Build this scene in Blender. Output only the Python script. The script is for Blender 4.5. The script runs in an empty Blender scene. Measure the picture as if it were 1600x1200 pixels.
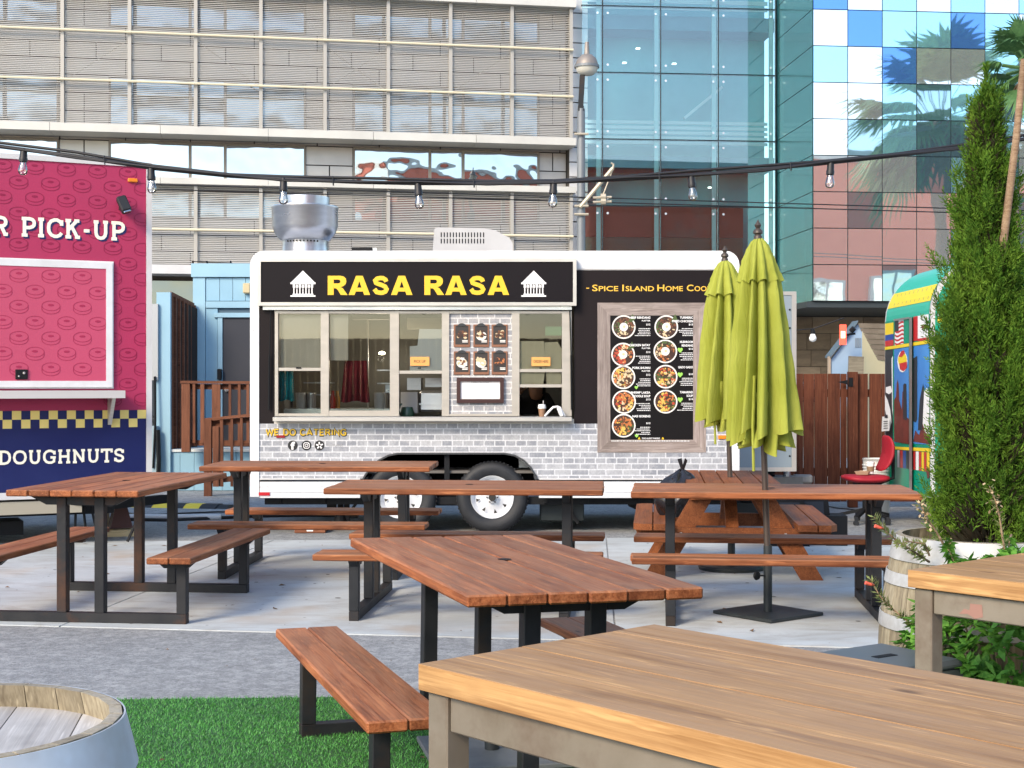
import bpy, bmesh, math, random
import numpy as np
from mathutils import Vector, Matrix, Euler
R = math.radians
random.seed(7)
S = bpy.context.scene
COL = S.collection

# ------------------------------------------------------------------ camera, sky, sun, exposure
HC, F = 1.40, 2220.0                       # eye height in metres, focal length in photograph pixels
cam_d = bpy.data.cameras.new('camera'); cam = bpy.data.objects.new('camera', cam_d); COL.objects.link(cam)
cam.location = (0, 0, HC); cam.rotation_euler = (R(90), 0, 0)
cam_d.sensor_width = 36; cam_d.lens = 36 * F / 1600; cam_d.clip_end = 900; cam_d.clip_start = 0.05
cam_d.dof.use_dof = False
S.camera = cam
SUN_EL, SUN_AZ = R(33), R(214)             # azimuth clockwise from +Y
W = bpy.data.worlds.new('World'); S.world = W; W.use_nodes = True
wn = W.node_tree.nodes; wl = W.node_tree.links
sky = wn.new('ShaderNodeTexSky'); sky.sky_type = 'NISHITA'; sky.sun_disc = False
sky.sun_elevation = SUN_EL; sky.sun_rotation = SUN_AZ; sky.air_density = 1.0; sky.dust_density = 0.9; sky.ozone_density = 0.7
wl.new(sky.outputs[0], wn['Background'].inputs[0]); wn['Background'].inputs[1].default_value = 0.14
sun_d = bpy.data.lights.new('sun', 'SUN'); sun_d.energy = 1.5; sun_d.angle = R(18); sun_d.color = (1.0, 0.83, 0.62)
sun = bpy.data.objects.new('sun', sun_d); COL.objects.link(sun)
sd = Vector((math.sin(SUN_AZ) * math.cos(SUN_EL), math.cos(SUN_AZ) * math.cos(SUN_EL), math.sin(SUN_EL)))
sun.rotation_euler = sd.to_track_quat('Z', 'Y').to_euler(); sun.location = sd * 60
S.view_settings.view_transform = 'Standard'; S.view_settings.look = 'None'
S.view_settings.exposure = 1.32; S.view_settings.gamma = 1.0; S.view_settings.use_curve_mapping = False
S.cycles.max_bounces = 8; S.cycles.transparent_max_bounces = 24; S.cycles.caustics_reflective = False; S.cycles.caustics_refractive = False

# ------------------------------------------------------------------ measuring helpers
def at(u, v, Y):                            # a measured photo point at a known distance -> world point
    return Vector(((u - 800) * Y / F, Y, HC + (600 - v) * Y / F))
def gnd(u, v):                              # a measured photo point on the ground -> world point
    Y = HC * F / (v - 600.0)
    return Vector(((u - 800) * Y / F, Y, 0))
class Plane:                                # a vertical plane through p0 with horizontal direction ang; measured point -> (along, up)
    def __init__(s, p0, ang): s.p = p0; s.d = (math.cos(ang), math.sin(ang))
    def uz(s, x, y):
        k = (x - 800) / F
        u = (s.p[0] - k * s.p[1]) / (k * s.d[1] - s.d[0])
        return u, HC + (600 - y) / F * (s.p[1] + u * s.d[1])

# ------------------------------------------------------------------ objects
def tag(o, label=None, cat=None, group=None, kind=None):
    if label: o['label'] = label
    if cat: o['category'] = cat
    if group: o['group'] = group
    if kind: o['kind'] = kind
    return o
def root(name, label, cat, loc=(0, 0, 0), rz=0, group=None):
    o = bpy.data.objects.new(name, None); COL.objects.link(o)
    o.location = loc; o.rotation_euler = (0, 0, rz); o.empty_display_size = .1
    return tag(o, label, cat, group)
def link(name, me, parent=None, loc=(0, 0, 0), rot=(0, 0, 0)):
    o = bpy.data.objects.new(name, me); COL.objects.link(o)
    o.location = loc; o.rotation_euler = rot
    if parent: o.parent = parent
    return o

class MB:
    def __init__(s): s.v = []; s.f = []; s.m = []; s.cm = 0; s.jit = 0
    def mat(s, i): s.cm = i; return s
    def add(s, vs, fs, M=None):
        b = len(s.v)
        for p in vs:
            p = Vector(p)
            s.v.append(tuple(M @ p) if M else tuple(p))
        for f in fs: s.f.append(tuple(b + i for i in f)); s.m.append(s.cm)
        return s
    def box(s, c, d, rot=None, M=None):
        x, y, z = d[0] / 2, d[1] / 2, d[2] / 2
        vs = [(-x,-y,-z),(x,-y,-z),(x,y,-z),(-x,y,-z),(-x,-y,z),(x,-y,z),(x,y,z),(-x,y,z)]
        T = Matrix.Translation(c)
        if rot: T = T @ Euler(rot).to_matrix().to_4x4()
        if M: T = M @ T
        return s.add(vs, [(0,3,2,1),(4,5,6,7),(0,1,5,4),(1,2,6,5),(2,3,7,6),(3,0,4,7)], T)
    def bb(s, x0, x1, y0, y1, z0, z1):      # box by bounds
        return s.box(((x0+x1)/2, (y0+y1)/2, (z0+z1)/2), (abs(x1-x0), abs(y1-y0), abs(z1-z0)))
    def cbox(s, c, d, ch, M=None, rot=None):    # box with chamfered edges along its longest axis and ends
        bm = bmesh.new(); bmesh.ops.create_cube(bm, size=1)
        for v in bm.verts: v.co = Vector((v.co.x*d[0], v.co.y*d[1], v.co.z*d[2]))
        bmesh.ops.bevel(bm, geom=bm.edges[:], offset=ch, segments=1, affect='EDGES')
        T = Matrix.Translation(c)
        if rot: T = T @ Euler(rot).to_matrix().to_4x4()
        if M: T = M @ T
        bm.verts.index_update()
        s.add([v.co[:] for v in bm.verts], [[v.index for v in f.verts] for f in bm.faces], T); bm.free(); return s
    def prism(s, pts, axis, a, b):          # polygon pts (2D) extruded along an axis from a to b
        n = len(pts)
        def P(p, t): return {'x': (t, p[0], p[1]), 'y': (p[0], t, p[1]), 'z': (p[0], p[1], t)}[axis]
        vs = [P(p, a) for p in pts] + [P(p, b) for p in pts]
        fs = [tuple(range(n))[::-1], tuple(range(n, 2*n))] + [(i, (i+1) % n, n+(i+1) % n, n+i) for i in range(n)]
        return s.add(vs, fs)
    def bar(s, p, q, w, h=None):            # square bar between two points
        p, q = Vector(p), Vector(q); d = q - p; h = h or w
        up = Vector((0, 0, 1)) if abs(d.normalized().z) < .95 else Vector((0, 1, 0))
        a = d.cross(up).normalized(); b = a.cross(d).normalized()
        vs = [p + a*i*w/2 + b*j*h/2 for i, j in ((-1,-1),(1,-1),(1,1),(-1,1))] + [q + a*i*w/2 + b*j*h/2 for i, j in ((-1,-1),(1,-1),(1,1),(-1,1))]
        return s.add(vs, [(0,1,2,3),(7,6,5,4),(0,4,5,1),(1,5,6,2),(2,6,7,3),(3,7,4,0)])
    def tube(s, pts, r, n=8, cap=True):
        pts = [Vector(p) for p in pts]; rr = r if isinstance(r, (list, tuple)) else [r]*len(pts)
        b = len(s.v); prev = None
        for i, p in enumerate(pts):
            d = (pts[min(i+1, len(pts)-1)] - pts[max(i-1, 0)]).normalized()
            if prev is None:
                a = d.cross(Vector((0, 0, 1)) if abs(d.z) < .9 else Vector((1, 0, 0))).normalized()
            else: a = (prev - d * prev.dot(d)).normalized()
            prev = a; c = d.cross(a)
            for k in range(n):
                t = 2*math.pi*k/n; s.v.append(tuple(p + (a*math.cos(t) + c*math.sin(t))*rr[i]))
        for i in range(len(pts)-1):
            for k in range(n):
                s.f.append((b+i*n+k, b+i*n+(k+1) % n, b+(i+1)*n+(k+1) % n, b+(i+1)*n+k)); s.m.append(s.cm)
        if cap:
            s.f.append(tuple(b+k for k in range(n))[::-1]); s.m.append(s.cm)
            e = b+(len(pts)-1)*n; s.f.append(tuple(e+k for k in range(n))); s.m.append(s.cm)
        return s
    def lathe(s, prof, n=24, c=(0, 0, 0), axis='z', a0=0, a1=2*math.pi):
        full = abs(a1-a0-2*math.pi) < 1e-6; m = n if full else n+1; b = len(s.v)
        for r, z in prof:
            for k in range(m):
                t = a0+(a1-a0)*k/n; x, y = r*math.cos(t), r*math.sin(t)
                p = (x, y, z) if axis == 'z' else (x, z, y)
                s.v.append((p[0]+c[0], p[1]+c[1], p[2]+c[2]))
        for i in range(len(prof)-1):
            for k in range(n):
                k2 = (k+1) % m
                s.f.append((b+i*m+k, b+i*m+k2, b+(i+1)*m+k2, b+(i+1)*m+k)); s.m.append(s.cm)
        return s
    def disc(s, c, r, n=16, axis='y', ry=None):
        ry = ry or r
        vs = []
        for k in range(n):
            t = 2*math.pi*k/n; a, e = r*math.cos(t), ry*math.sin(t)
            vs.append({'y': (c[0]+a, c[1], c[2]+e), 'z': (c[0]+a, c[1]+e, c[2]), 'x': (c[0], c[1]+a, c[2]+e)}[axis])
        return s.add(vs, [tuple(range(n))])
    def poly(s, pts): return s.add(pts, [tuple(range(len(pts)))])
    def line(s, pts, w, y=0.0, closed=False):       # flat mitred ribbon in the xz plane
        P = [Vector(p) for p in pts]
        P = [p for i, p in enumerate(P) if i == 0 or (p-P[i-1]).length > 1e-6]
        if closed and (P[0]-P[-1]).length < 1e-6: P.pop()
        n = len(P)
        if n < 2: return s
        def nrm(a, b_): d = (b_-a).normalized(); return Vector((-d.y, d.x))
        L_, R_ = [], []
        for i in range(n):
            ns = []
            if i > 0 or closed: ns.append(nrm(P[i-1], P[i]))
            if i < n-1 or closed: ns.append(nrm(P[i], P[(i+1) % n]))
            m = sum(ns, Vector((0, 0)))
            m = m.normalized() if m.length > 1e-6 else ns[0]
            k = w/2/max(m.dot(ns[0]), .45); L_.append(P[i]+m*k); R_.append(P[i]-m*k)
        y -= s.jit*.00003; s.jit = (s.jit+1) % 9
        vs = [(p.x, y, p.y) for p in L_]+[(p.x, y, p.y) for p in R_]
        return s.add(vs, [(i, (i+1) % n, n+(i+1) % n, n+i) for i in range(n if closed else n-1)])
    def mesh(s, mats, smooth=False):
        me = bpy.data.meshes.new('m'); me.from_pydata(s.v, [], s.f)
        for m in (mats if isinstance(mats, (list, tuple)) else [mats]): me.materials.append(m)
        if any(s.m): me.polygons.foreach_set('material_index', s.m)
        bm = bmesh.new(); bm.from_mesh(me); bmesh.ops.recalc_face_normals(bm, faces=bm.faces[:]); bm.to_mesh(me); bm.free()
        if smooth:
            me.polygons.foreach_set('use_smooth', [True]*len(me.polygons))
            try: me.set_sharp_from_angle(angle=R(smooth if smooth > 1 else 40))
            except Exception: pass
        me.update(); return me
    def build(s, name, mats, parent=None, smooth=False, loc=(0, 0, 0), rot=(0, 0, 0)):
        return link(name, s.mesh(mats, smooth), parent, loc, rot)

# ------------------------------------------------------------------ lettering (outline font -> flat mesh fitted to a measured box)
def glyphs(txt, bold=0.0, ext=0.0):
    c = bpy.data.curves.new('t', 'FONT'); c.body = txt; c.offset = bold; c.resolution_u = 3; c.extrude = ext; c.fill_mode = 'FRONT' if ext == 0 else 'BOTH'
    o = bpy.data.objects.new('t', c); COL.objects.link(o)
    dg = bpy.context.evaluated_depsgraph_get(); dg.update()
    me = bpy.data.meshes.new_from_object(o.evaluated_get(dg))
    v = np.empty(len(me.vertices)*3); me.vertices.foreach_get('co', v); v = v.reshape(-1, 3)
    f = [tuple(p.vertices) for p in me.polygons]
    bpy.data.objects.remove(o); bpy.data.curves.remove(c); bpy.data.meshes.remove(me)
    return v, f
def put_text(mb, txt, x0, x1, z0, z1, y=0.0, bold=0.0):
    v, f = glyphs(txt, bold)
    if not len(v): return
    lo, hi = v.min(0), v.max(0)
    b = len(mb.v)
    for p in v:
        mb.v.append((x0+(p[0]-lo[0])/max(hi[0]-lo[0], 1e-6)*(x1-x0), y, z0+(p[1]-lo[1])/max(hi[1]-lo[1], 1e-6)*(z1-z0)))
    for q in f: mb.f.append(tuple(b+i for i in q)); mb.m.append(mb.cm)
SLAB = {  # strokes on a 0..1 grid; slab serifs are strokes too
 'P': (.74, [[(.16,0),(.16,1)],[(.0,0),(.34,0)],[(.0,1),(.45,1),(.62,.95),(.7,.85),(.72,.75),(.7,.62),(.62,.52),(.45,.46),(.16,.46)]]),
 'R': (.82, [[(.16,0),(.16,1)],[(.0,0),(.34,0)],[(.0,1),(.45,1),(.62,.95),(.7,.85),(.72,.75),(.7,.62),(.62,.52),(.45,.48),(.16,.48)],[(.46,.48),(.68,0)],[(.58,0),(.84,0)]]),
 'I': (.34, [[(.17,0),(.17,1)],[(0,0),(.34,0)],[(0,1),(.34,1)]]),
 'C': (.84, [[(.82,.78),(.72,.92),(.56,1),(.4,1),(.22,.92),(.09,.74),(.06,.5),(.09,.26),(.22,.08),(.4,0),(.56,0),(.72,.08),(.82,.22)],[(.82,.66),(.82,1)]]),
 'K': (.84, [[(.16,0),(.16,1)],[(0,0),(.34,0)],[(0,1),(.34,1)],[(.16,.42),(.66,1)],[(.38,.62),(.7,0)],[(.52,1),(.82,1)],[(.56,0),(.86,0)]]),
 '-': (.42, [[(.04,.42),(.38,.42)]]),
 'U': (.86, [[(.14,1),(.14,.36),(.18,.16),(.28,.04),(.43,0),(.58,.04),(.68,.16),(.72,.36),(.72,1)],[(0,1),(.3,1)],[(.56,1),(.86,1)]]),
 'D': (.86, [[(.16,0),(.16,1)],[(0,0),(.42,0),(.62,.06),(.76,.24),(.8,.5),(.76,.76),(.62,.94),(.42,1),(0,1)]]),
 'O': (.94, [[(.47,0),(.26,.05),(.11,.22),(.05,.5),(.11,.78),(.26,.95),(.47,1),(.68,.95),(.83,.78),(.89,.5),(.83,.22),(.68,.05),(.47,0)]]),
 'G': (.9, [[(.82,.78),(.72,.92),(.56,1),(.4,1),(.22,.92),(.09,.74),(.06,.5),(.09,.26),(.22,.08),(.4,0),(.6,0),(.78,.1),(.8,.44)],[(.52,.44),(.92,.44)],[(.82,.68),(.82,1)]]),
 'H': (.9, [[(.15,0),(.15,1)],[(.75,0),(.75,1)],[(.15,.5),(.75,.5)],[(0,0),(.3,0)],[(0,1),(.3,1)],[(.6,0),(.9,0)],[(.6,1),(.9,1)]]),
 'N': (.92, [[(.15,0),(.15,1)],[(.15,1),(.77,0)],[(.77,0),(.77,1)],[(0,0),(.3,0)],[(0,1),(.2,1)],[(.62,1),(.92,1)]]),
 'T': (.8, [[(.4,0),(.4,1)],[(.22,0),(.58,0)],[(.03,.76),(.03,1),(.77,1),(.77,.76)]]),
 'S': (.7, [[(.62,.76),(.58,.9),(.46,.99),(.32,1),(.16,.95),(.08,.84),(.08,.7),(.16,.58),(.34,.51),(.5,.46),(.62,.36),(.65,.24),(.6,.1),(.46,.01),(.3,0),(.14,.06),(.07,.22)],[(.63,.7),(.63,1)],[(.06,0),(.06,.3)]]),
 'E': (.76, [[(.16,0),(.16,1)],[(0,0),(.7,0),(.7,.24)],[(0,1),(.68,1),(.68,.78)],[(.16,.51),(.5,.51)],[(.5,.4),(.5,.62)]]),
 ' ': (.4, []),
}
def slab_text(mb, txt, x0, x1, z0, h, y, w=.15, gap=.2, each=None):
    tot = sum(SLAB[c][0] for c in txt) + gap*(len(txt)-1); k = (x1-x0)/tot; x = x0
    for c in txt:
        for st in SLAB[c][1]:
            pts = [(x+p[0]*k, z0+(w/2+p[1]*(1-w))*h) for p in st]
            mb.line(pts, w*h, y, closed=False)
        x += (SLAB[c][0]+gap)*k
        if each and mb.v: each(mb); mb = MB()

HEAVY = {
 'R': (.97, [[(0,0),(.29,0),(.29,1),(0,1)], [(.291,1),(.62,1),(.78,.96),(.88,.86),(.91,.72),(.88,.58),(.78,.47),(.64,.41),(.291,.41),(.291,.60),(.53,.60),(.60,.64),(.62,.70),(.60,.77),(.53,.80),(.291,.80)], [(.30,.409),(.63,.409),(.73,.36),(.81,.24),(.97,0),(.64,0),(.50,.25),(.42,.34),(.30,.35)]], []),
 'A': (1.05, [[(0,0),(.29,0),(.35,.18),(.42,.38),(.5245,.72),(.5245,1),(.36,1)], [(1.05,0),(.76,0),(.70,.18),(.63,.38),(.5255,.72),(.5255,1),(.69,1)], [(.351,.18),(.699,.18),(.629,.38),(.421,.38)]], []),
 'S': (.92, [], [(.74,.69),(.70,.80),(.58,.875),(.44,.885),(.29,.85),(.20,.75),(.24,.63),(.38,.565),(.54,.51),(.69,.43),(.755,.30),(.70,.18),(.56,.118),(.42,.115),(.27,.15),(.16,.31)]),
}
def heavy_text(mb, txt, x0, x1, z0, z1, y, gap=.05, each=None):
    tot = sum(HEAVY[c][0] for c in txt)+gap*(len(txt)-1); k = (x1-x0)/tot; x = x0; h = z1-z0
    for c in txt:
        w, polys, rib = HEAVY[c]
        for p in polys: mb.poly([(x+a*k, y, z0+b*h) for a, b in p])
        if rib: mb.line([(x+a*k, z0+b*h) for a, b in rib], .225*h, y)
        x += (w+gap)*k
        if each and mb.v: each(mb); mb = MB()

def split_parts(mb, name, mat, parent, smooth=False):      # every loose piece becomes an object of its own
    n = len(mb.v); par = list(range(n))
    def find(a):
        while par[a] != a: par[a] = par[par[a]]; a = par[a]
        return a
    for f in mb.f:
        r0 = find(f[0])
        for i in f[1:]: par[find(i)] = r0
    groups = {}
    for f, m in zip(mb.f, mb.m): groups.setdefault(find(f[0]), []).append((f, m))
    for fs in groups.values():
        q = MB(); idx = {}
        for f, m in fs:
            for i in f:
                if i not in idx: idx[i] = len(q.v); q.v.append(mb.v[i])
            q.f.append(tuple(idx[i] for i in f)); q.m.append(m)
        q.build(name, mat, parent, smooth)

SANS = {'W': (1.1, [[(.02,1),(.27,0),(.55,.86),(.83,0),(1.08,1)]]), 'E': (.72, [[(.68,1),(.1,1),(.1,0),(.68,0)],[(.1,.5),(.6,.5)]]), 'D': (.86, [[(.1,0),(.1,1),(.42,1),(.64,.92),(.76,.72),(.78,.5),(.76,.28),(.64,.08),(.42,0),(.1,0)]]),
 'O': SLAB['O'], 'C': (.86, SLAB['C'][1][:1]), 'A': (.92, [[(.05,0),(.46,1),(.87,0)],[(.2,.3),(.72,.3)]]), 'T': (.8, [[(.4,0),(.4,1)],[(.02,1),(.78,1)]]), 'R': (.86, [[(.1,0),(.1,1),(.5,1),(.68,.92),(.74,.76),(.68,.58),(.5,.5),(.1,.5)],[(.46,.5),(.8,0)]]), 'I': (.24, [[(.12,0),(.12,1)]]), 'N': (.86, [[(.1,0),(.1,1),(.76,0),(.76,1)]]), 'G': (.9, [SLAB['G'][1][0], SLAB['G'][1][1]]), ' ': (.38, [])}
def sans_text(txt, x0, x1, z0, h, y, w, each, gap=.16):
    tot = sum(SANS[c][0] for c in txt)+gap*(len(txt)-1); k = (x1-x0)/tot; x = x0
    for c in txt:
        q = MB()
        for st in SANS[c][1]: q.line([(x+p[0]*k, z0+(.1+p[1]*.8)*h) for p in st], w*h, y)
        if q.v: each(q)
        x += (SANS[c][0]+gap)*k
# ------------------------------------------------------------------ materials
MATS = {}
def newmat(name):
    m = bpy.data.materials.new(name); m.use_nodes = True
    nt = m.node_tree; b = nt.nodes['Principled BSDF']; return m, nt, b
def rgba(c): return (c[0], c[1], c[2], 1)
def N(nt, t, **k):
    n = nt.nodes.new(t)
    for a, v in k.items():
        if a.startswith('i_'):
            n.inputs[a[2:].replace('_', ' ')].default_value = v
        else: setattr(n, a, v)
    return n
def coord(nt, stretch=(1, 1, 1), rand=True, kind='Object'):
    tc = N(nt, 'ShaderNodeTexCoord'); mp = N(nt, 'ShaderNodeMapping'); mp.inputs['Scale'].default_value = stretch
    nt.links.new(tc.outputs[kind], mp.inputs['Vector'])
    if rand:
        oi = N(nt, 'ShaderNodeObjectInfo'); mu = N(nt, 'ShaderNodeVectorMath', operation='SCALE'); cb = N(nt, 'ShaderNodeCombineXYZ')
        for i in range(3): nt.links.new(oi.outputs['Random'], cb.inputs[i])
        mu.inputs['Scale'].default_value = 37.0
        nt.links.new(cb.outputs[0], mu.inputs[0]); nt.links.new(mu.outputs[0], mp.inputs['Location'])
    return mp.outputs[0]
def ramp(nt, fac, stops):
    r = N(nt, 'ShaderNodeValToRGB'); e = r.color_ramp.elements
    while len(e) < len(stops): e.new(.5)
    for i, (p, c) in enumerate(stops): e[i].position = p; e[i].color = rgba(c)
    nt.links.new(fac, r.inputs[0]); return r.outputs[0]
def mixc(nt, fac, a, b, mode='MIX'):
    n = N(nt, 'ShaderNodeMix', data_type='RGBA', blend_type=mode)
    for s_, v in ((0, fac), (6, a), (7, b)):
        if hasattr(v, 'links') or hasattr(v, 'is_linked'): nt.links.new(v, n.inputs[s_])
        else: n.inputs[s_].default_value = v if s_ == 0 else rgba(v)
    return n.outputs[2]
def noise(nt, vec, scale, detail=4, rough=.55, dist=0):
    n = N(nt, 'ShaderNodeTexNoise'); n.inputs['Scale'].default_value = scale; n.inputs['Detail'].default_value = detail
    n.inputs['Roughness'].default_value = rough; n.inputs['Distortion'].default_value = dist
    nt.links.new(vec, n.inputs['Vector']); return n.outputs[0]
def bump(nt, b, h, st, dist=.01):
    n = N(nt, 'ShaderNodeBump'); n.inputs['Strength'].default_value = st; n.inputs['Distance'].default_value = dist
    nt.links.new(h, n.inputs['Height']); nt.links.new(n.outputs[0], b.inputs['Normal'])
def M(name, col, rough=.6, metal=0.0, var=None, scale=6, bmp=0, stretch=(1, 1, 1), spec=None, emit=None, fine=None, dirt=None, rand=True):
    m, nt, b = newmat(name)
    b.inputs['Roughness'].default_value = rough; b.inputs['Metallic'].default_value = metal; b.inputs['Base Color'].default_value = rgba(col)
    if spec is not None: b.inputs['Specular IOR Level'].default_value = spec
    if var or bmp or dirt:
        v = coord(nt, stretch, rand); n1 = noise(nt, v, scale)
        if var:
            c = ramp(nt, n1, [(.32, col), (.68, var)])
            if dirt:
                n2 = noise(nt, v, scale*.35, 6, .7); f = ramp(nt, n2, [(.52, (0, 0, 0)), (.72, (1, 1, 1))])
                c = mixc(nt, f, c, dirt)
            nt.links.new(c, b.inputs['Base Color'])
        if bmp: bump(nt, b, noise(nt, v, fine or scale*4, 5, .6), bmp)
        rr = N(nt, 'ShaderNodeMapRange'); rr.inputs[3].default_value = max(rough-.1, .02); rr.inputs[4].default_value = min(rough+.12, 1)
        nt.links.new(n1, rr.inputs[0]); nt.links.new(rr.outputs[0], b.inputs['Roughness'])
    if emit: b.inputs['Emission Color'].default_value = rgba(emit[0]); b.inputs['Emission Strength'].default_value = emit[1]
    MATS[name] = m; return m
def wood(name, dark, mid, light, rough=.5, grain=1.0, worn=None, wornamt=.6, vary=.2, stains=.75):
    m, nt, b = newmat(name)
    v = coord(nt, (1.0, 9.0, 9.0)); g1 = noise(nt, v, 2.2*grain, 6, .62, .6)
    v2 = coord(nt, (1.4, 60, 60)); g2 = noise(nt, v2, 2.0*grain, 3, .6)
    v3 = coord(nt, (1, 1.6, 1.6)); g3 = noise(nt, v3, 2.6, 4, .6)
    c = ramp(nt, g1, [(.28, dark), (.5, mid), (.75, light)])
    c = mixc(nt, .35, c, ramp(nt, g2, [(.35, dark), (.6, light)]))
    oi = N(nt, 'ShaderNodeObjectInfo'); hv = N(nt, 'ShaderNodeHueSaturation')
    mr = N(nt, 'ShaderNodeMapRange'); mr.inputs[3].default_value = 1-vary; mr.inputs[4].default_value = 1+vary
    nt.links.new(oi.outputs['Random'], mr.inputs[0]); nt.links.new(mr.outputs[0], hv.inputs['Value']); nt.links.new(c, hv.inputs['Color']); c = hv.outputs[0]
    dk = ramp(nt, g3, [(.55, (0, 0, 0)), (.78, (stains, stains, stains))]); c = mixc(nt, dk, c, [x*.45 for x in dark])
    if worn:
        v4 = coord(nt, (1.0, 11, 11)); g4 = noise(nt, v4, 1.5, 8, .72, .7)
        wf = ramp(nt, g4, [(.36, (.05, .05, .05)), (.60, (wornamt, wornamt, wornamt))]); 
        ge = N(nt, 'ShaderNodeNewGeometry'); sx = N(nt, 'ShaderNodeSeparateXYZ'); nt.links.new(ge.outputs['Normal'], sx.inputs[0])
        gs = noise(nt, coord(nt, (.8, 7.5, 7.5)), 1.6, 5, .7, .5); c = mixc(nt, ramp(nt, gs, [(.50, (0, 0, 0)), (.66, (.62, .62, .62))]), c, [x*1.1 for x in dark])
        up = ramp(nt, sx.outputs[2], [(.25, (0, 0, 0)), (.55, (1, 1, 1))]); wf = mixc(nt, 1.0, wf, up, 'MULTIPLY'); c = mixc(nt, wf, c, worn)
    b.inputs['Specular IOR Level'].default_value = .28
    # fine scratches, spills and faded patches
    vs_ = coord(nt, (2.5, 26, 26)); sn = noise(nt, vs_, 2.2, 2, .8, .15); c = mixc(nt, ramp(nt, sn, [(.60, (0, 0, 0)), (.72, (.38, .38, .38))]), c, [min(x*1.5, 1) for x in light])
    # knots
    vk = coord(nt, (2.2, 5.5, 5.5)); vo = N(nt, 'ShaderNodeTexVoronoi'); vo.inputs['Scale'].default_value = 1.0; nt.links.new(vk, vo.inputs['Vector'])
    kf = ramp(nt, vo.outputs['Distance'], [(.03, (.7, .7, .7)), (.085, (0, 0, 0))]); c = mixc(nt, kf, c, [x*.3 for x in dark])
    nt.links.new(c, b.inputs['Base Color'])
    mr2 = N(nt, 'ShaderNodeMapRange'); mr2.inputs[3].default_value = rough-.12; mr2.inputs[4].default_value = rough+.2
    nt.links.new(g1, mr2.inputs[0]); nt.links.new(mr2.outputs[0], b.inputs['Roughness'])
    bump(nt, b, g2, .35, .004); MATS[name] = m; return m
def glassmat(name, tint, refl=.12, rough=.02, clear=1.0):
    m, nt, b = newmat(name); nt.nodes.remove(b); out = nt.nodes['Material Output']
    t = N(nt, 'ShaderNodeBsdfTransparent'); t.inputs[0].default_value = rgba(tint)
    g = N(nt, 'ShaderNodeBsdfGlossy'); g.inputs['Roughness'].default_value = rough; g.inputs[0].default_value = (1, 1, 1, 1)
    fr = N(nt, 'ShaderNodeFresnel'); fr.inputs[0].default_value = 1.5
    ad = N(nt, 'ShaderNodeMath', operation='ADD', use_clamp=True); ad.inputs[1].default_value = refl
    nt.links.new(fr.outputs[0], ad.inputs[0])
    mx = N(nt, 'ShaderNodeMixShader'); nt.links.new(ad.outputs[0], mx.inputs[0]); nt.links.new(t.outputs[0], mx.inputs[1]); nt.links.new(g.outputs[0], mx.inputs[2])
    nt.links.new(mx.outputs[0], out.inputs[0]); MATS[name] = m; return m
def mirror(name, tint, base, refl=.6, wav=0.012, rough=.015):   # coated facade glass: mostly reflection, some body colour, slightly bowed
    m, nt, b = newmat(name)
    b.inputs['Base Color'].default_value = rgba(base); b.inputs['Roughness'].default_value = .25
    g = N(nt, 'ShaderNodeBsdfGlossy'); g.inputs['Roughness'].default_value = rough; g.inputs[0].default_value = rgba(tint)
    v = coord(nt, (1, 1, 1)); n = noise(nt, v, 1.1, 2, .4); bn = N(nt, 'ShaderNodeBump'); bn.inputs['Strength'].default_value = 1; bn.inputs['Distance'].default_value = wav
    nt.links.new(n, bn.inputs['Height']); nt.links.new(bn.outputs[0], g.inputs['Normal'])
    mx = N(nt, 'ShaderNodeMixShader'); mx.inputs[0].default_value = refl
    nt.links.new(b.outputs[0], mx.inputs[1]); nt.links.new(g.outputs[0], mx.inputs[2]); nt.links.new(mx.outputs[0], nt.nodes['Material Output'].inputs[0])
    MATS[name] = m; return m
def screenmat(name, col, var, alpha):     # perforated sheet: part opaque, part see-through
    m, nt, b = newmat(name); v = coord(nt, (1, 1, 1), True); n = noise(nt, v, 1.3, 3)
    b.inputs['Roughness'].default_value = .5; b.inputs['Metallic'].default_value = .2
    nt.links.new(ramp(nt, n, [(.35, col), (.65, var)]), b.inputs['Base Color'])
    t = N(nt, 'ShaderNodeBsdfTransparent'); mx = N(nt, 'ShaderNodeMixShader')
    w = N(nt, 'ShaderNodeTexWave', wave_type='BANDS', bands_direction='Z'); w.inputs['Scale'].default_value = 7.2; w.inputs['Distortion'].default_value = 1.6; w.inputs['Detail Scale'].default_value = .7
    nt.links.new(coord(nt, (.25, 1, 1), True), w.inputs['Vector'])
    mr = N(nt, 'ShaderNodeMapRange'); mr.inputs[3].default_value = alpha-.015; mr.inputs[4].default_value = alpha+.02
    nt.links.new(w.outputs['Fac'], mr.inputs[0]); nt.links.new(mr.outputs[0], mx.inputs[0])
    nt.links.new(t.outputs[0], mx.inputs[1]); nt.links.new(b.outputs[0], mx.inputs[2]); nt.links.new(mx.outputs[0], nt.nodes['Material Output'].inputs[0])
    MATS[name] = m; return m
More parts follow.
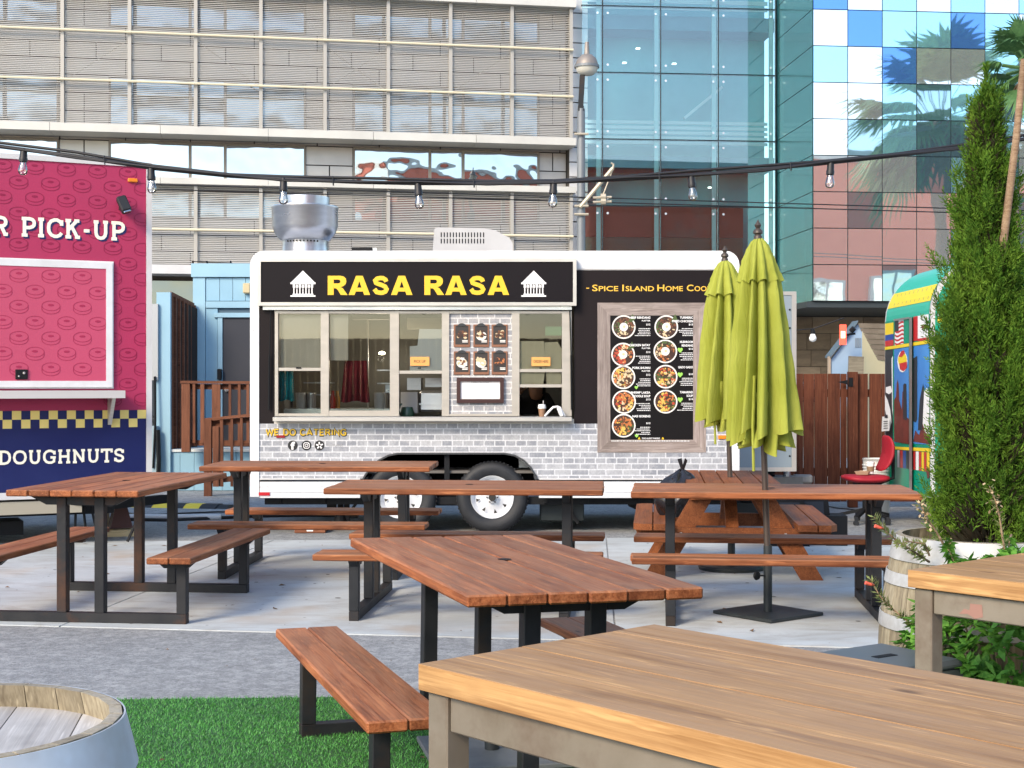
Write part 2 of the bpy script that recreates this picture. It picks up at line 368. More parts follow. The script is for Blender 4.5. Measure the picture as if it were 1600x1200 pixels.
def brickprint(name, c1, c2, c3, mortar, rough=.35):
    m, nt, b = newmat(name); v = coord(nt, (1, 1, 1), False)
    sp = N(nt, 'ShaderNodeSeparateXYZ'); nt.links.new(v, sp.inputs[0]); cb = N(nt, 'ShaderNodeCombineXYZ')
    nt.links.new(sp.outputs[0], cb.inputs[0]); nt.links.new(sp.outputs[2], cb.inputs[1])
    br = N(nt, 'ShaderNodeTexBrick'); nt.links.new(cb.outputs[0], br.inputs['Vector'])
    br.inputs['Scale'].default_value = 1.0; br.inputs['Brick Width'].default_value = .160; br.inputs['Row Height'].default_value = .0545
    br.inputs['Mortar Size'].default_value = .0065; br.inputs['Mortar Smooth'].default_value = .3; br.inputs['Bias'].default_value = -.1
    br.inputs['Color1'].default_value = rgba(c1); br.inputs['Color2'].default_value = rgba(c2); br.inputs['Mortar'].default_value = rgba(mortar)
    br.offset_frequency = 2; br.squash = .62; br.squash_frequency = 3
    n = noise(nt, v, 9, 5, .7); n2 = noise(nt, v, 55, 3, .7)
    c = mixc(nt, ramp(nt, n, [(.45, (0, 0, 0)), (.7, (.8, .8, .8))]), br.outputs['Color'], c3)
    c = mixc(nt, br.outputs['Fac'], c, mortar)
    c = mixc(nt, ramp(nt, n2, [(.45, (.0, .0, .0)), (.7, (.35, .35, .35))]), c, [x*.55 for x in c1])
    nt.links.new(c, b.inputs['Base Color']); b.inputs['Roughness'].default_value = rough; MATS[name] = m; return m

stain = wood('red_stained_wood', (.085, .020, .006), (.285, .082, .026), (.45, .175, .07), .5, 1, (.43, .23, .13), .42, .28)
stain2 = wood('brown_stained_wood', (.08, .022, .007), (.21, .062, .019), (.33, .115, .04), .55, 1, None, 0, .25)
teak = wood('weathered_teak', (.15, .065, .022), (.42, .22, .08), (.62, .37, .155), .5, .7, (.385, .235, .125), .8, .06, .4)
teak_edge = teak
fencew = wood('red_brown_fence_wood', (.07, .020, .010), (.135, .040, .020), (.19, .068, .035), .8)
rampw = wood('brown_ramp_wood', (.10, .035, .018), (.17, .062, .032), (.24, .10, .055), .7)
palew = wood('pale_lumber', (.35, .26, .14), (.5, .39, .22), (.6, .48, .3), .7)
greyw = wood('weathered_grey_board', (.13, .11, .08), (.24, .21, .15), (.33, .29, .21), .8)
oak = wood('weathered_barrel_oak', (.15, .12, .08), (.33, .275, .18), (.47, .41, .29), .75, 1, (.36, .34, .30), .6)
oakgrey = wood('grey_barrel_head', (.36, .34, .32), (.50, .485, .465), (.60, .585, .56), .75, .7)
blackm = M('black_powder_steel', (.010, .012, .015), .5, .0, (.020, .022, .026), 5, .1, spec=.3, dirt=(.04, .025, .016))
rustm = M('rusty_black_steel', (.012, .014, .018), .5, .0, (.024, .024, .026), 6, .12, spec=.3, dirt=(.085, .035, .016))
darkm = M('flat_black', (.007, .008, .010), .65, spec=.25)
rubber = M('tyre_rubber', (.012, .014, .018), .62, 0, (.022, .024, .028), 14, .15)
white = M('white_painted_metal', (.76, .78, .80), .35, 0, (.68, .70, .73), 1.5, dirt=(.55, .55, .55))
whitetrim = M('white_trim', (.62, .62, .63), .4, 0, (.54, .54, .54), 2.5, dirt=(.5, .47, .43))
alu = M('brushed_aluminium', (.60, .57, .52), .38, .55, (.5, .48, .44), 4, .05, (1, 14, 1))
alu_b = M('bright_aluminium', (.75, .74, .72), .3, .85, (.6, .6, .6), 3, .04)
steel_g = M('galvanised_steel', (.56, .58, .62), .3, .85, (.42, .44, .48), 3, .03, (1, 1, 5))
hoopm = M('galvanised_hoop', (.62, .68, .73), .5, .25, (.44, .51, .57), 3.2, .12, dirt=(.34, .33, .32))
hoopw = M('white_painted_hoop', (.54, .55, .55), .6, 0, (.44, .44, .43), 5, .15, dirt=(.24, .22, .18))
taupe = M('taupe_steel', (.21, .175, .125), .5, .25, (.27, .23, .175), 7, .1, dirt=(.15, .10, .065))
stoolm = M('grey_stool_steel', (.10, .115, .12), .45, .35, (.14, .155, .16), 4, .04)
# ------------------------------------------------------------------ ground
def groundmats():
    m, nt, b = newmat('asphalt'); v = coord(nt, (1, 1, 1), False)
    big = noise(nt, v, .55, 5, .6); mid = noise(nt, v, 4.0, 6, .7, .3); fin = noise(nt, v, 60, 4, .85); pat = noise(nt, v, 14, 4, .75)
    vo = N(nt, 'ShaderNodeTexVoronoi'); vo.inputs['Scale'].default_value = 150; nt.links.new(v, vo.inputs['Vector'])
    c = ramp(nt, big, [(.3, (.31, .327, .325)), (.7, (.43, .445, .44))])
    c = mixc(nt, .55, c, ramp(nt, mid, [(.3, (.175, .18, .18)), (.72, (.47, .47, .46))]))
    c = mixc(nt, ramp(nt, pat, [(.42, (.55, .55, .55)), (.60, (0, 0, 0))]), c, (.15, .155, .16))
    c = mixc(nt, ramp(nt, fin, [(.52, (0, 0, 0)), (.66, (.5, .5, .5))]), c, (.46, .465, .465))
    c = mixc(nt, ramp(nt, fin, [(.36, (.55, .55, .55)), (.46, (0, 0, 0))]), c, (.07, .075, .08))
    c = mixc(nt, ramp(nt, vo.outputs['Distance'], [(.1, (.5, .5, .5)), (.35, (0, 0, 0))]), c, (.06, .064, .07))
    nt.links.new(c, b.inputs['Base Color']); b.inputs['Roughness'].default_value = .88; bump(nt, b, fin, .7, .006); MATS['asphalt'] = m
    m, nt, b = newmat('concrete'); v = coord(nt, (1, 1, 1), False)
    big = noise(nt, v, .7, 6, .62, .5); mid = noise(nt, coord(nt, (1, 2.2, 1), False), 2.4, 6, .7, .6); fin = noise(nt, v, 120, 2, .6)
    c = ramp(nt, big, [(.3, (.38, .41, .415)), (.5, (.50, .54, .545)), (.72, (.60, .635, .635))])
    c = mixc(nt, ramp(nt, mid, [(.46, (0, 0, 0)), (.70, (.75, .75, .75))]), c, (.33, .32, .295))
    st = noise(nt, coord(nt, (1, 1, 1), False), 1.15, 3, .5); c = mixc(nt, ramp(nt, st, [(.58, (0, 0, 0)), (.72, (.6, .6, .6))]), c, (.42, .31, .20))
    c = mixc(nt, ramp(nt, fin, [(.5, (0, 0, 0)), (.75, (.25, .25, .25))]), c, (.26, .26, .26))
    sp = N(nt, 'ShaderNodeTexVoronoi'); sp.inputs['Scale'].default_value = 4.5; nt.links.new(v, sp.inputs['Vector'])
    c = mixc(nt, ramp(nt, sp.outputs['Distance'], [(.03, (.75, .75, .75)), (.06, (0, 0, 0))]), c, (.12, .11, .1))
    nt.links.new(c, b.inputs['Base Color']); b.inputs['Roughness'].default_value = .72; bump(nt, b, mid, .25, .01); MATS['concrete'] = m
groundmats()
grd = MB(); grd.poly([(-260, -160, -.006), (260, -160, -.006), (260, 330, -.006), (-260, 330, -.006)])
tag(grd.build('ground', MATS['asphalt']), 'grey asphalt lot under the trailers and tables', None, kind='structure')

def lerp2(a, b, x):                        # point on line a-b at world X = x
    t = (x-a.x)/(b.x-a.x); return a + (b-a)*t
n0, n1 = gnd(0, 976), gnd(1240, 1009); f0, f1 = gnd(129, 846), gnd(1304, 838)
j1 = (gnd(99, 976), gnd(440, 839)); j2 = (gnd(962.7, 1000), gnd(946.7, 838))
slab = root('concrete_slab', None, None); slab['kind'] = 'structure'; slab['label'] = 'pale concrete slab under the picnic tables'
def on_joint(j, e0, e1):                   # joint line meets edge line
    d = j[1]-j[0]; e = e1-e0; den = d.x*e.y-d.y*e.x; w = e0-j[0]; t = (w.x*e.y-w.y*e.x)/den; return j[0]+d*t
a_n, a_f = on_joint(j1, n0, n1), on_joint(j1, f0, f1); b_n, b_f = on_joint(j2, n0, n1), on_joint(j2, f0, f1)
L_n, L_f = lerp2(n0, n1, -7), lerp2(f0, f1, -7); R_n, R_f = lerp2(n0, n1, 6.5), lerp2(f0, f1, 6.5)
def mid(p, q, t): return p+(q-p)*t
slabs = [(L_n, a_n, a_f, L_f), (a_n, b_n, b_f, a_f), (b_n, R_n, R_f, b_f)]
for q in slabs:
    c = sum(q, Vector())/4; pts = [p + (c-p).normalized()*.009 for p in q]
    MB().prism([(p.x, p.y) for p in pts], 'z', -.06, 0.0).build('slab_panel', MATS['concrete'], slab)

# artificial turf: backing sheet plus blades
def turf():
    base = M('turf_backing', (.03, .09, .03), .9, 0, (.045, .12, .04), 30)
    e0, e1 = gnd(205, 1094), gnd(640, 1089)
    def yfar(x): return e0.y + (e1.y-e0.y)*(x-e0.x)/(e1.x-e0.x)
    x0, x1 = -3.0, 1.55; y0 = 3.4
    mb = MB(); mb.prism([(x0, y0), (x1, y0), (x1, yfar(x1)), (x0, yfar(x0))], 'z', -.010, .004)
    t = tag(mb.build('turf_mat', base), 'green artificial turf mat laid on the asphalt', None, kind='structure')
    m, nt, b = newmat('turf_blade'); v = coord(nt, (1, 1, 1), False)
    n1 = noise(nt, v, 1.6, 4, .6); n2 = noise(nt, v, 160, 2, .6)
    c = ramp(nt, n2, [(.3, (.035, .175, .032)), (.5, (.075, .31, .055)), (.72, (.16, .46, .10))])
    c = mixc(nt, ramp(nt, n1, [(.4, (0, 0, 0)), (.7, (.4, .4, .4))]), c, (.02, .085, .022)); nt.links.new(c, b.inputs['Base Color']); b.inputs['Roughness'].default_value = .55
    rng = np.random.default_rng(3); n = 210000
    X = rng.uniform(x0, x1, n); Y = y0 + (rng.random(n)**.8)*(6.4-y0)
    keep = (Y < yfar(0)+(X*(e1.y-e0.y)/(e1.x-e0.x)) + rng.uniform(-.03, .028, n)) & (X > -2.99) & ((Y > 4.7) | (np.abs(X) < 1.7))
    X, Y = X[keep], Y[keep]; n = len(X)
    h = rng.uniform(.010, .020, n); th = rng.uniform(0, 6.283, n); w = rng.uniform(.0016, .0030, n); ln = rng.uniform(.2, 1.1, n); ph = rng.uniform(0, 6.283, n)
    V = np.zeros((n, 3, 3)); cx, sx = np.cos(th)*w, np.sin(th)*w
    V[:, 0] = np.stack([X-cx, Y-sx, np.zeros(n)], 1); V[:, 1] = np.stack([X+cx, Y+sx, np.zeros(n)], 1)
    V[:, 2] = np.stack([X+np.cos(ph)*h*ln, Y+np.sin(ph)*h*ln, h], 1)
    me = bpy.data.meshes.new('blades'); me.vertices.add(n*3); me.vertices.foreach_set('co', V.reshape(-1))
    me.loops.add(n*3); me.loops.foreach_set('vertex_index', np.arange(n*3)); me.polygons.add(n)
    me.polygons.foreach_set('loop_start', np.arange(n)*3); me.polygons.foreach_set('loop_total', np.full(n, 3)); me.update(); me.validate()
    me.materials.append(m); tag(link('grass', me), 'short green artificial grass blades beside the barrel', None, kind='stuff')
turf()

# ------------------------------------------------------------------ metal-clad office building, left and centre background
OA = R(9.7); OP = Plane((1.283, 30.0), OA)
office = root('office_building', 'beige metal-clad office building with perforated screens and ribbon windows behind the trailers', 'building', (1.283, 30.0, 0), OA)
clad = M('beige_metal_cladding', (.50, .48, .44), .35, .45, (.42, .405, .38), 1.2, .02)
cladw = M('white_metal_cladding', (.66, .66, .66), .35, .25, (.56, .56, .57), 1.0)
jointm = M('dark_panel_joint', (.05, .045, .04), .8)
beamm = M('pale_beam_paint', (.62, .61, .56), .4, .1, (.52, .51, .47), 1.2)
railm = M('cream_rail', (.68, .62, .45), .45)
mullm = M('screen_mullion', (.42, .40, .36), .5, .3)
winframe = M('bronze_window_frame', (.22, .20, .17), .5, .2)
#scrim = screenmat('perforated_screen', (.47, .43, .355), (.38, .37, .335), .40)
owin = mirror('office_window_glass', (.8, .84, .86), (.05, .06, .065), .62, .02)
owin2 = mirror('office_blind_glass', (.55, .62, .66), (.10, .12, .12), .5, .012)
sh = {}
def panel(parent, name, mat, x0, x1, y0, y1, z0, z1, gap=.012):
    key = (name, mat.name, round(x1-x0, 3), round(y1-y0, 3), round(z1-z0, 3), gap)
    if key not in sh:
        sh[key] = MB().box((0, 0, 0), (x1-x0-gap*2, y1-y0, z1-z0-gap*2)).mesh(mat)
    return link(name, sh[key], parent, ((x0+x1)/2, (y0+y1)/2, (z0+z1)/2))
def zo(y): return HC+(600-y)/74.0
PER = 4.965; bays = [(-.60-PER*i-3.98, -.60-PER*i) for i in range(4)]
XL = -17.0
MB().bb(XL, .42, .70, 6, 0, 13.5).build('wall', jointm, office)
rows_w = [(4.81, 5.41), (5.58, 6.38), (6.60, 7.71), (8.70, 9.36), (9.66, 10.6)]
def fill_rows(x0, x1, z0, z1, n, stagger):
    h = (z1-z0)/n
    for i in range(n):
        xs = [x0]
        step = 1.297 if (x1-x0) > 1.4 else (x1-x0)/(1 if (i+stagger) % 3 == 0 else 2)
        x = x0 + (step if (i % 2 == 0 or x1-x0 < 1.4) else step*.55)
        while x < x1-.12: xs.append(x); x += step
        xs.append(x1)
        for a, b_ in zip(xs, xs[1:]): panel(office, 'cladding_panel', clad, a, b_, .66, .69, z0+i*h, z0+(i+1)*h)
fill_rows(XL, 0, 7.71, 8.70, 3, 0)
fill_rows(XL, 0, 3.80, 4.81, 3, 1)
for (z0, z1) in rows_w:
    edges = [0.0]
    for (a, b_) in bays: edges += [b_, a]
    edges.append(XL)
    for i in range(0, len(edges)-1, 2):
        if edges[i]-edges[i+1] > .05: fill_rows(edges[i+1], edges[i], z0, z1, max(2, round((z1-z0)/.33)), i)
    for (a, b_) in bays:
        strip = z0 == 5.58
        wf = MB()
        for xx in (a+.02, b_-.02): wf.bb(xx-.02, xx+.02, .60, .66, z0, z1)
        for m_ in (a+2.33, a+1.62): wf.bb(m_-.03, m_+.03, .60, .66, z0, z1)
        wf.bb(a+.04, b_-.04, .61, .66, z0, z0+.04); wf.bb(a+.04, b_-.04, .61, .66, z1-.05, z1)
        w_ = wf.build('window_frame', winframe, office)
        cuts = [a+.04, a+1.59, a+1.65, a+2.30, a+2.36, b_-.04]
        for k in range(3):
            g = panel(w_, 'pane', owin if strip else owin2, cuts[2*k], cuts[2*k+1], .635, .645, z0+.04, z1-.05, .001)
            g.rotation_euler = (random.uniform(-.006, .006), 0, random.uniform(-.008, .008))
fill_rows(XL, 0, 6.38, 6.60, 1, 0); fill_rows(XL, 0, 5.41, 5.58, 1, 1); fill_rows(XL, 0, 9.36, 9.66, 1, 0)
for i in range(27):                        # white end panels at the building's corner
    z0 = 2.0+i*.319; panel(office, 'end_panel', cladw, .0, .42, .38, .42, z0, z0+.319)
MB().bb(.005, .415, .425, .69, 1.5, 11).build('end_wall', jointm, office)
def beam(name, z0, z1, d=.85):
    n = 8; w = (0.06-XL)/n
    for i in range(n): panel(office, name, beamm, XL+i*w, XL+(i+1)*w, -.10, d-.30, z0, z1, .004)
beam('beam', 9.33, 9.62); beam('beam', 6.42, 6.585); beam('beam', 5.42, 5.555)
for z in (8.44, 7.455, 4.51):
    MB().tube([(XL, -.06, z), (-.0, -.06, z)], .026, 8).build('rail', railm, office)
slatm = M('screen_slat', (.60, .585, .545), .42, .4, (.52, .505, .47), .8)
def screen(x0, x1, z0, z1):
    key = ('scr', round(x1-x0, 3), round(z1-z0, 3))
    if key not in sh:
        q = MB(); n = int((z1-z0)/.036); p = (z1-z0)/n
        for i in range(n): z = -(z1-z0)/2+p*(i+.5); q.poly([(-(x1-x0)/2, .0, z-.0092), ((x1-x0)/2, .0, z-.0092), ((x1-x0)/2, .012, z+.0092), (-(x1-x0)/2, .012, z+.0092)])
        sh[key] = q.mesh(slatm)
    o = link('screen_panel', sh[key], office, ((x0+x1)/2, .05, (z0+z1)/2)); o.rotation_euler = (random.uniform(-.01, .01), 0, 0)
for k in range(13):
    x = -1.297*k - (.03 if k == 0 else 0)
    for (z0, z1) in ((6.59, 9.33), (3.75, 5.42)): panel(office, 'mullion', mullm, x-.035, x+.035, .0, .12, z0, z1, 0)
    if k < 12:
        for (z0, z1) in ((6.60, 7.44), (7.47, 8.42), (8.46, 9.32), (4.53, 5.40), (3.78, 4.49)):
            screen(x-1.262, x-.035, z0, z1)
for k in (1, 3, 4, 6, 7, 9):               # thin diagonal braces between screen and wall
    x = -1.297*k; s_ = 1 if k % 2 else -1
    MB().tube([(x, .3, 8.4), (x-1.29*s_, .3, 7.5)], .012, 5).build('brace', mullm, office)
MB().bb(XL, -6.2, -.3, .4, 3.60, 3.78).build('canopy_edge', whitetrim, office)
for i in range(7):
    panel(office, 'ground_floor_pane', MATS['ground_floor_glass'] if 'ground_floor_glass' in MATS else mirror('ground_floor_glass', (.6, .65, .66), (.03, .035, .035), .22, .01), -16.4+i*1.45, -15.0+i*1.45, .62, .66, .1, 3.55, .03)

# ------------------------------------------------------------------ glass tower
GA = R(5.0); G0 = at(1270, 600, 28.0)
tower = root('glass_tower', 'teal and mirrored glass office tower with a chequered blue and white glass bay', 'building', (G0.x, G0.y, 0), GA)
mir = {'w': mirror('mirror_glass_clear', (1.0, 1.0, 1.0), (.75, .8, .82), .84, .0012),
       'c': mirror('mirror_glass_pale_cyan', (.55, .88, 1.0), (.26, .55, .66), .74, .0012),
       'b': mirror('mirror_glass_blue', (.22, .45, .90), (.06, .18, .50), .60, .0012),
       'g': mirror('mirror_glass_grey', (.60, .78, .84), (.10, .20, .25), .72, .0015)}
tealwall = M('teal_interior', (.075, .40, .45), .7, 0, (.13, .50, .54), 1.2)
tealdark = M('teal_dark_interior', (.05, .22, .30), .7, 0, (.07, .26, .33), 1.2)
tglass = glassmat('teal_glass', (.84, .965, .97), .07, .01)
tret = mirror('teal_return_glass', (.25, .60, .62), (.02, .12, .135), .22, .008)
gline = M('black_glass_joint', (.01, .018, .022), .5)
fit_m = M('spider_fitting', (.75, .78, .78), .3, .8)
tint = ['bwcwcwcwbcwc', 'wbccbcwccbwc', 'cwbwwcwbcwcb', 'wwcgcgcwbccw', 'wgcggcwcwbcw', 'wwwgcgwcgwww', 'wgwwwwgwcgww', 'wwwwcwgwwgww', 'wwgwwwgwgwww']
CW, RH, Z0 = .70, .7185, 3.035
for r in range(13):
    for c in range(11):
        ch = tint[min(max(9-1-r, -1), 8)][c] if r < 9 else random.choice('wcbwcg')
        if r < 9: ch = tint[8-r][c]
        o = panel(tower, 'pane', mir[ch], c*CW, (c+1)*CW, -.02, 0, Z0+r*RH, Z0+(r+1)*RH, .009)
        o.rotation_euler = (random.uniform(-.003, .003), 0, random.uniform(-.003, .003))
MB().bb(0.01, 11*CW, .004, .2, Z0, Z0+13*RH).build('bay_wall', gline, tower)
# return wall, receding
RW = 2.51
for r in range(13):
    for k in range(3):
        o = panel(tower, 'return_pane', tret, -.015, 0.0, k*RW/3, (k+1)*RW/3, Z0+r*RH, Z0+(r+1)*RH, .006 if r % 2 else .009)
MB().bb(0.004, .2, .21, RW+.2, Z0, Z0+13*RH).build('return_wall', gline, tower)
# set-back curtain wall
zr = [.94, 2.357, 3.774, 5.19, 6.607, 8.024, 9.441, 10.858]; xc = [-.05, -1.30, -2.55, -3.80, -4.25]
LW = []
for i in range(4):
    for j in range(7):
        panel(tower, 'curtain_pane', tglass, xc[i+1], xc[i], RW, RW+.02, zr[j], zr[j+1], .012)
gj = MB()
for x in xc[:4]: gj.bb(x-.011, x+.011, RW+.0, RW+.06, .94, 10.858)
for z in zr: gj.bb(-4.25, -.05, RW+.025, RW+.085, z-.013, z+.013)
gj.build('glazing_joint', gline, tower)
fins = MB()
for x in xc[:4]: fins.bb(x-.12, x-.025, RW+.09, RW+.13, .94, 10.858)
split_parts(fins, 'glass_fin', M('pale_teal_fin', (.55, .85, .86), .3), tower)
ft = MB()
for x in xc[:4]:
    for z in zr:
        for sx in (-1, 1):
            for sz in (-1, 1): ft.disc((x+sx*.11, RW-.004, z+sz*.16), .026, 8, 'y')
tag(ft.build('glass_fitting', fit_m, tower), kind='stuff')
MB().bb(-4.4, .0, RW+1.1, RW+1.2, 0, 10.86).build('interior_wall', tealwall, tower)
for (z, h) in ((9.02, .30), (6.05, .25), (3.3, .3)):
    MB().bb(-4.3, -.0, RW+.3, RW+1.1, z, z+h).build('floor_slab', tealdark, tower)
blindm = M('pale_blind', (.62, .78, .80), .5)
for (z0, z1, n) in ((9.45, 10.7, 9), (8.05, 9.0, 0), (6.55, 7.1, 5), (9.4, 9.43, 0)):
    for k in range(n):
        z = z0+(z1-z0)*k/max(n, 1)
        MB().bb(-4.2, -.15, RW+.28, RW+.30, z, z+(z1-z0)/n*.62).build('blind_slat', blindm, tower)
lamp = M('ceiling_light', (.9, .9, .85), .5, emit=((1, .97, .85), 2.2))
for (x, z) in ((-3.6, 9.38), (-1.2, 9.36), (-2.9, 8.72), (-3.2, 8.4), (-2.1, 8.4), (-1.3, 5.7)):
    MB().bb(x-.04, x+.04, RW+.75, RW+.83, z, z+.02).build('ceiling_lamp', lamp, tower)
MB().bar((-1.9, RW+.7, 7.2), (-1.05, RW+.7, 7.9), .06, .06).build('stair_rail', blindm, tower)
redi = M('red_reflection_paint', (.25, .06, .05), .7, 0, (.17, .055, .05), 1.2, dirt=(.07, .13, .12))
MB().bb(-4.2, -.7, RW+.24, RW+.28, 4.55, 5.22).build('red_reflection', redi, tower); MB().bb(-4.2, -.7, RW+.26, RW+.30, 2.0, 4.54).build('lower_reflection', M('dark_green_reflection', (.09, .10, .07), .7, 0, (.05, .12, .12), 1.6, dirt=(.20, .10, .07)), tower)  # red and dark green sheets colour in the reflection these panes carry
# soffit and stone base
MB().bb(-.1, 11*CW, .05, 4.4, Z0-.12, Z0-.004).build('soffit', M('dark_soffit', (.03, .04, .045), .6), tower)
stone = M('tan_stone', (.30, .225, .145), .7, 0, (.22, .165, .11), 3.0, .1, (1, 1, 3), dirt=(.14, .1, .07))
stone_b = M('tan_stone_light', (.36, .28, .19), .7, 0, (.28, .21, .14), 3.0, .1, (1, 1, 3))
MB().bb(-3.9, 11*CW, 3.75, 4.3, 0, Z0).build('base_wall', jointm, tower)
for r in range(8):
    z0 = Z0-.13-(r+1)*.372
    x = -.9-random.random()*.3
    while x < 4.4:
        w = random.choice((.42, .55, .62, .75, .85)); panel(tower, 'stone_tile', random.choice((stone, stone, stone_b)), x, x+w, 3.70+random.random()*.012, 3.745, z0, z0+.372, .006); x += w
fr = MB(); fr.bb(.38, 1.95, 3.66, 3.72, 1.0, 1.50); fr.build('low_window_frame', gline, tower)
panel(tower, 'low_window', mir['g'], .42, 1.91, 3.645, 3.658, 1.04, 1.46, 0)

# ------------------------------------------------------------------ what the glass looks back at: the far side of the yard
redb = M('terracotta_render', (.90, .19, .095), .75, 0, (.85, .17, .085), 1.5)
rb = root('red_building', 'terracotta red building across the yard, seen mirrored in the glass tower', 'building', (12, -30, 0), 0)
MB().bb(0, 60, -12, 0, 0, 15.4).build('wall', redb, rb); MB().bb(-.3, 60.3, -12.3, .3, 15.4, 15.9).build('parapet', MATS['beige_metal_cladding'], rb)
bayw = M('pale_bay_frame', (.6, .58, .52), .6)
for i in range(12):
    for z in (1.2, 5.4):
        x = 2.2+i*4.8; w_ = MB().bb(x-.15, x+2.6, 0, .25, z, z+2.9).build('window_frame', bayw, rb)
        MB().bb(x+.05, x+1.15, .26, .28, z+.2, z+2.7).build('pane', owin, w_); MB().bb(x+1.3, x+2.4, .26, .28, z+.2, z+2.7).build('pane', owin, w_)

yf = MB()  # unseen fence, added so the trailer glass mirrors something darker
for k in range(150): yf.bb(k*.2, k*.2+.19, 0, .025, 0, 2.6+random.uniform(-.01, .01))
yfo = yf.build('reflection_fence', fencew, None, loc=(-15, -11, 0)); tag(yfo, 'unseen brown board fence added behind the viewpoint to darken the window reflections', 'fence')
# ------------------------------------------------------------------ black and brick-wrapped food trailer (centre)
TY = 13.3; TS = F/TY
def X(u): return (u-773)/TS
def Z(v): return HC+(600-v)/TS
rasa = root('food_trailer', 'white food trailer with black sign and printed grey brick wrap around its serving windows', 'food trailer', (-27/TS, TY, 0))
wrapblack = M('black_vinyl_wrap', (.008, .005, .006), .55, 0, (.012, .008, .009), 1.5, spec=.18)
signblack = M('black_sign_sheet', (.006, .004, .006), .55, spec=.18)
brick = brickprint('printed_grey_brick', (.25, .265, .30), (.43, .44, .465), (.52, .53, .555), (.62, .635, .665))
brick2 = brickprint('printed_brick_wallpaper', (.24, .26, .30), (.42, .41, .42), (.55, .52, .5), (.66, .66, .66), .5)
yellow = M('yellow_lettering', (.80, .50, .02), .4)
whitep = M('white_print', (.85, .85, .85), .45)
blackp = M('black_print', (.012, .012, .014), .45)
greyp = M('grey_print', (.35, .35, .36), .5)
DEP = 2.15
# shell: roof, two ends, floor with a rounded outline
def rrect(x0, x1, z0, z1, r, n=5):
    pts = [(x0, z0), (x1, z0)]
    for k in range(n+1): t = k*math.pi/2/n; pts.append((x1-r+r*math.cos(t), z1-r+r*math.sin(t)))
    for k in range(n+1): t = math.pi/2+k*math.pi/2/n; pts.append((x0+r+r*math.cos(t), z1-r+r*math.sin(t)))
    return pts
sh_ = MB(); xo0, xo1 = X(391), X(1155); zo0, zo1 = Z(776), Z(392)
outer = rrect(xo0, xo1, zo0, zo1, .13); inner = rrect(X(405), X(1140), zo0, Z(420), .02)
n_ = len(outer); vs = []
for (pts, y) in ((outer, -.012), (inner, -.012), (outer, DEP), (inner, DEP)): vs += [(p[0], y, p[1]) for p in pts]
fs = []
for i in range(1, n_):
    j = (i+1) % n_
    fs += [(i, j, n_+j, n_+i), (2*n_+i, 2*n_+j, j, i), (n_+i, n_+j, 3*n_+j, 3*n_+i), (2*n_+i, 3*n_+i, 3*n_+j, 2*n_+j)]
sh_.add(vs, fs); sh_.bb(X(405), X(1140), DEP-.03, DEP-.002, zo0, Z(420))
sh_.build('body_shell', white, rasa, smooth=35)
MB().bb(X(405), X(1140), .06, DEP-.04, Z(740), Z(736)).build('floor', M('trailer_floor', (.12, .11, .10), .7), rasa)
MB().bb(X(395), X(1150), -.004, .004, Z(422), Z(418)).build('roof_rail', whitetrim, rasa)
riv = MB()
for k in range(38): riv.lathe([(.006, 0), (.004, -.004), (0, -.005)], 6, (X(398+k*19.9), -.013, Z(408)), 'y')
for k in range(16):
    for u in (396, 1149): riv.lathe([(.006, 0), (.004, -.004), (0, -.005)], 6, (X(u), -.013, Z(440+k*19)), 'y')
tag(riv.build('rivet', alu_b, rasa), kind='stuff')
# printed side: black above, brick below, with a wheel arch
b = MB()
b.bb(X(897), X(1140.5), .0, .02, Z(662), Z(420.5)); b.bb(X(405), X(428), .0, .02, Z(662), Z(420.5)); b.bb(X(428), X(897), .0, .02, Z(480), Z(420.5))
b.build('upper_side_panel', wrapblack, rasa)
arch = [(838, 749), (836, 742), (829, 730), (818, 719), (804, 711.5), (788, 708.5), (622, 708.5), (607, 711.5), (592, 719), (580, 730), (571, 742), (567, 749)]
pts = [(X(405), Z(662)), (X(405), Z(748)), (X(567), Z(748))] + [(X(u), Z(v)) for u, v in arch[::-1]] + [(X(838), Z(748)), (X(1140.5), Z(748)), (X(1140.5), Z(662))]
MB().prism(pts, 'y', .0, .02).build('lower_side_panel', brick, rasa)
MB().bb(X(428), X(897), .001, .02, Z(662), Z(655)).build('window_apron', alu, rasa)
at_ = MB(); ap = [(X(u), Z(v)) for u, v in arch]
for p, q in zip(ap, ap[1:]): at_.bar((p[0], -.006, p[1]), (q[0], -.006, q[1]), .03, .016)
at_.build('wheel_arch_trim', M('dark_arch_trim', (.05, .052, .055), .4), rasa)
wl_ = MB(); ap3 = [(X(u), .022, Z(v)) for u, v in arch]
for i in range(len(ap3)-1):
    p, q = ap3[i], ap3[i+1]; wl_.poly([p, q, (q[0], .5, q[2]), (p[0], .5, p[2])])
wl_.poly([(p[0], .5, p[2]) for p in ap3]+[(X(567), .5, .45), (X(838), .5, .45)])
wl_.bb(X(694), X(702), .03, .06, Z(760), Z(709))
wl_.build('wheel_well', darkm, rasa)
def skirt(u0, u1):
    for k in range(3): MB().cbox(((X(u0)+X(u1))/2, -.004, Z(774-k*8.6)+.0), (X(u1)-X(u0), .02, 8.2/TS), .004).build('skirt_plank', white, rasa)
    MB().bb(X(u0), X(u1), -.016, .01, Z(749.5), Z(747)).build('skirt_trim', whitetrim, rasa)
skirt(406, 563); skirt(842, 1139)
ch = MB(); ch.bb(X(410), X(1140), .12, .2, Z(790), Z(778)); ch.bb(X(410), X(1140), 1.8, 1.9, Z(790), Z(778))
for u in (430, 500, 560, 850, 920, 1000, 1080, 1130): ch.bb(X(u), X(u+6), .1, 1.9, Z(788), Z(780))
ch.bb(X(640), X(800), .35, .45, Z(795), Z(776))
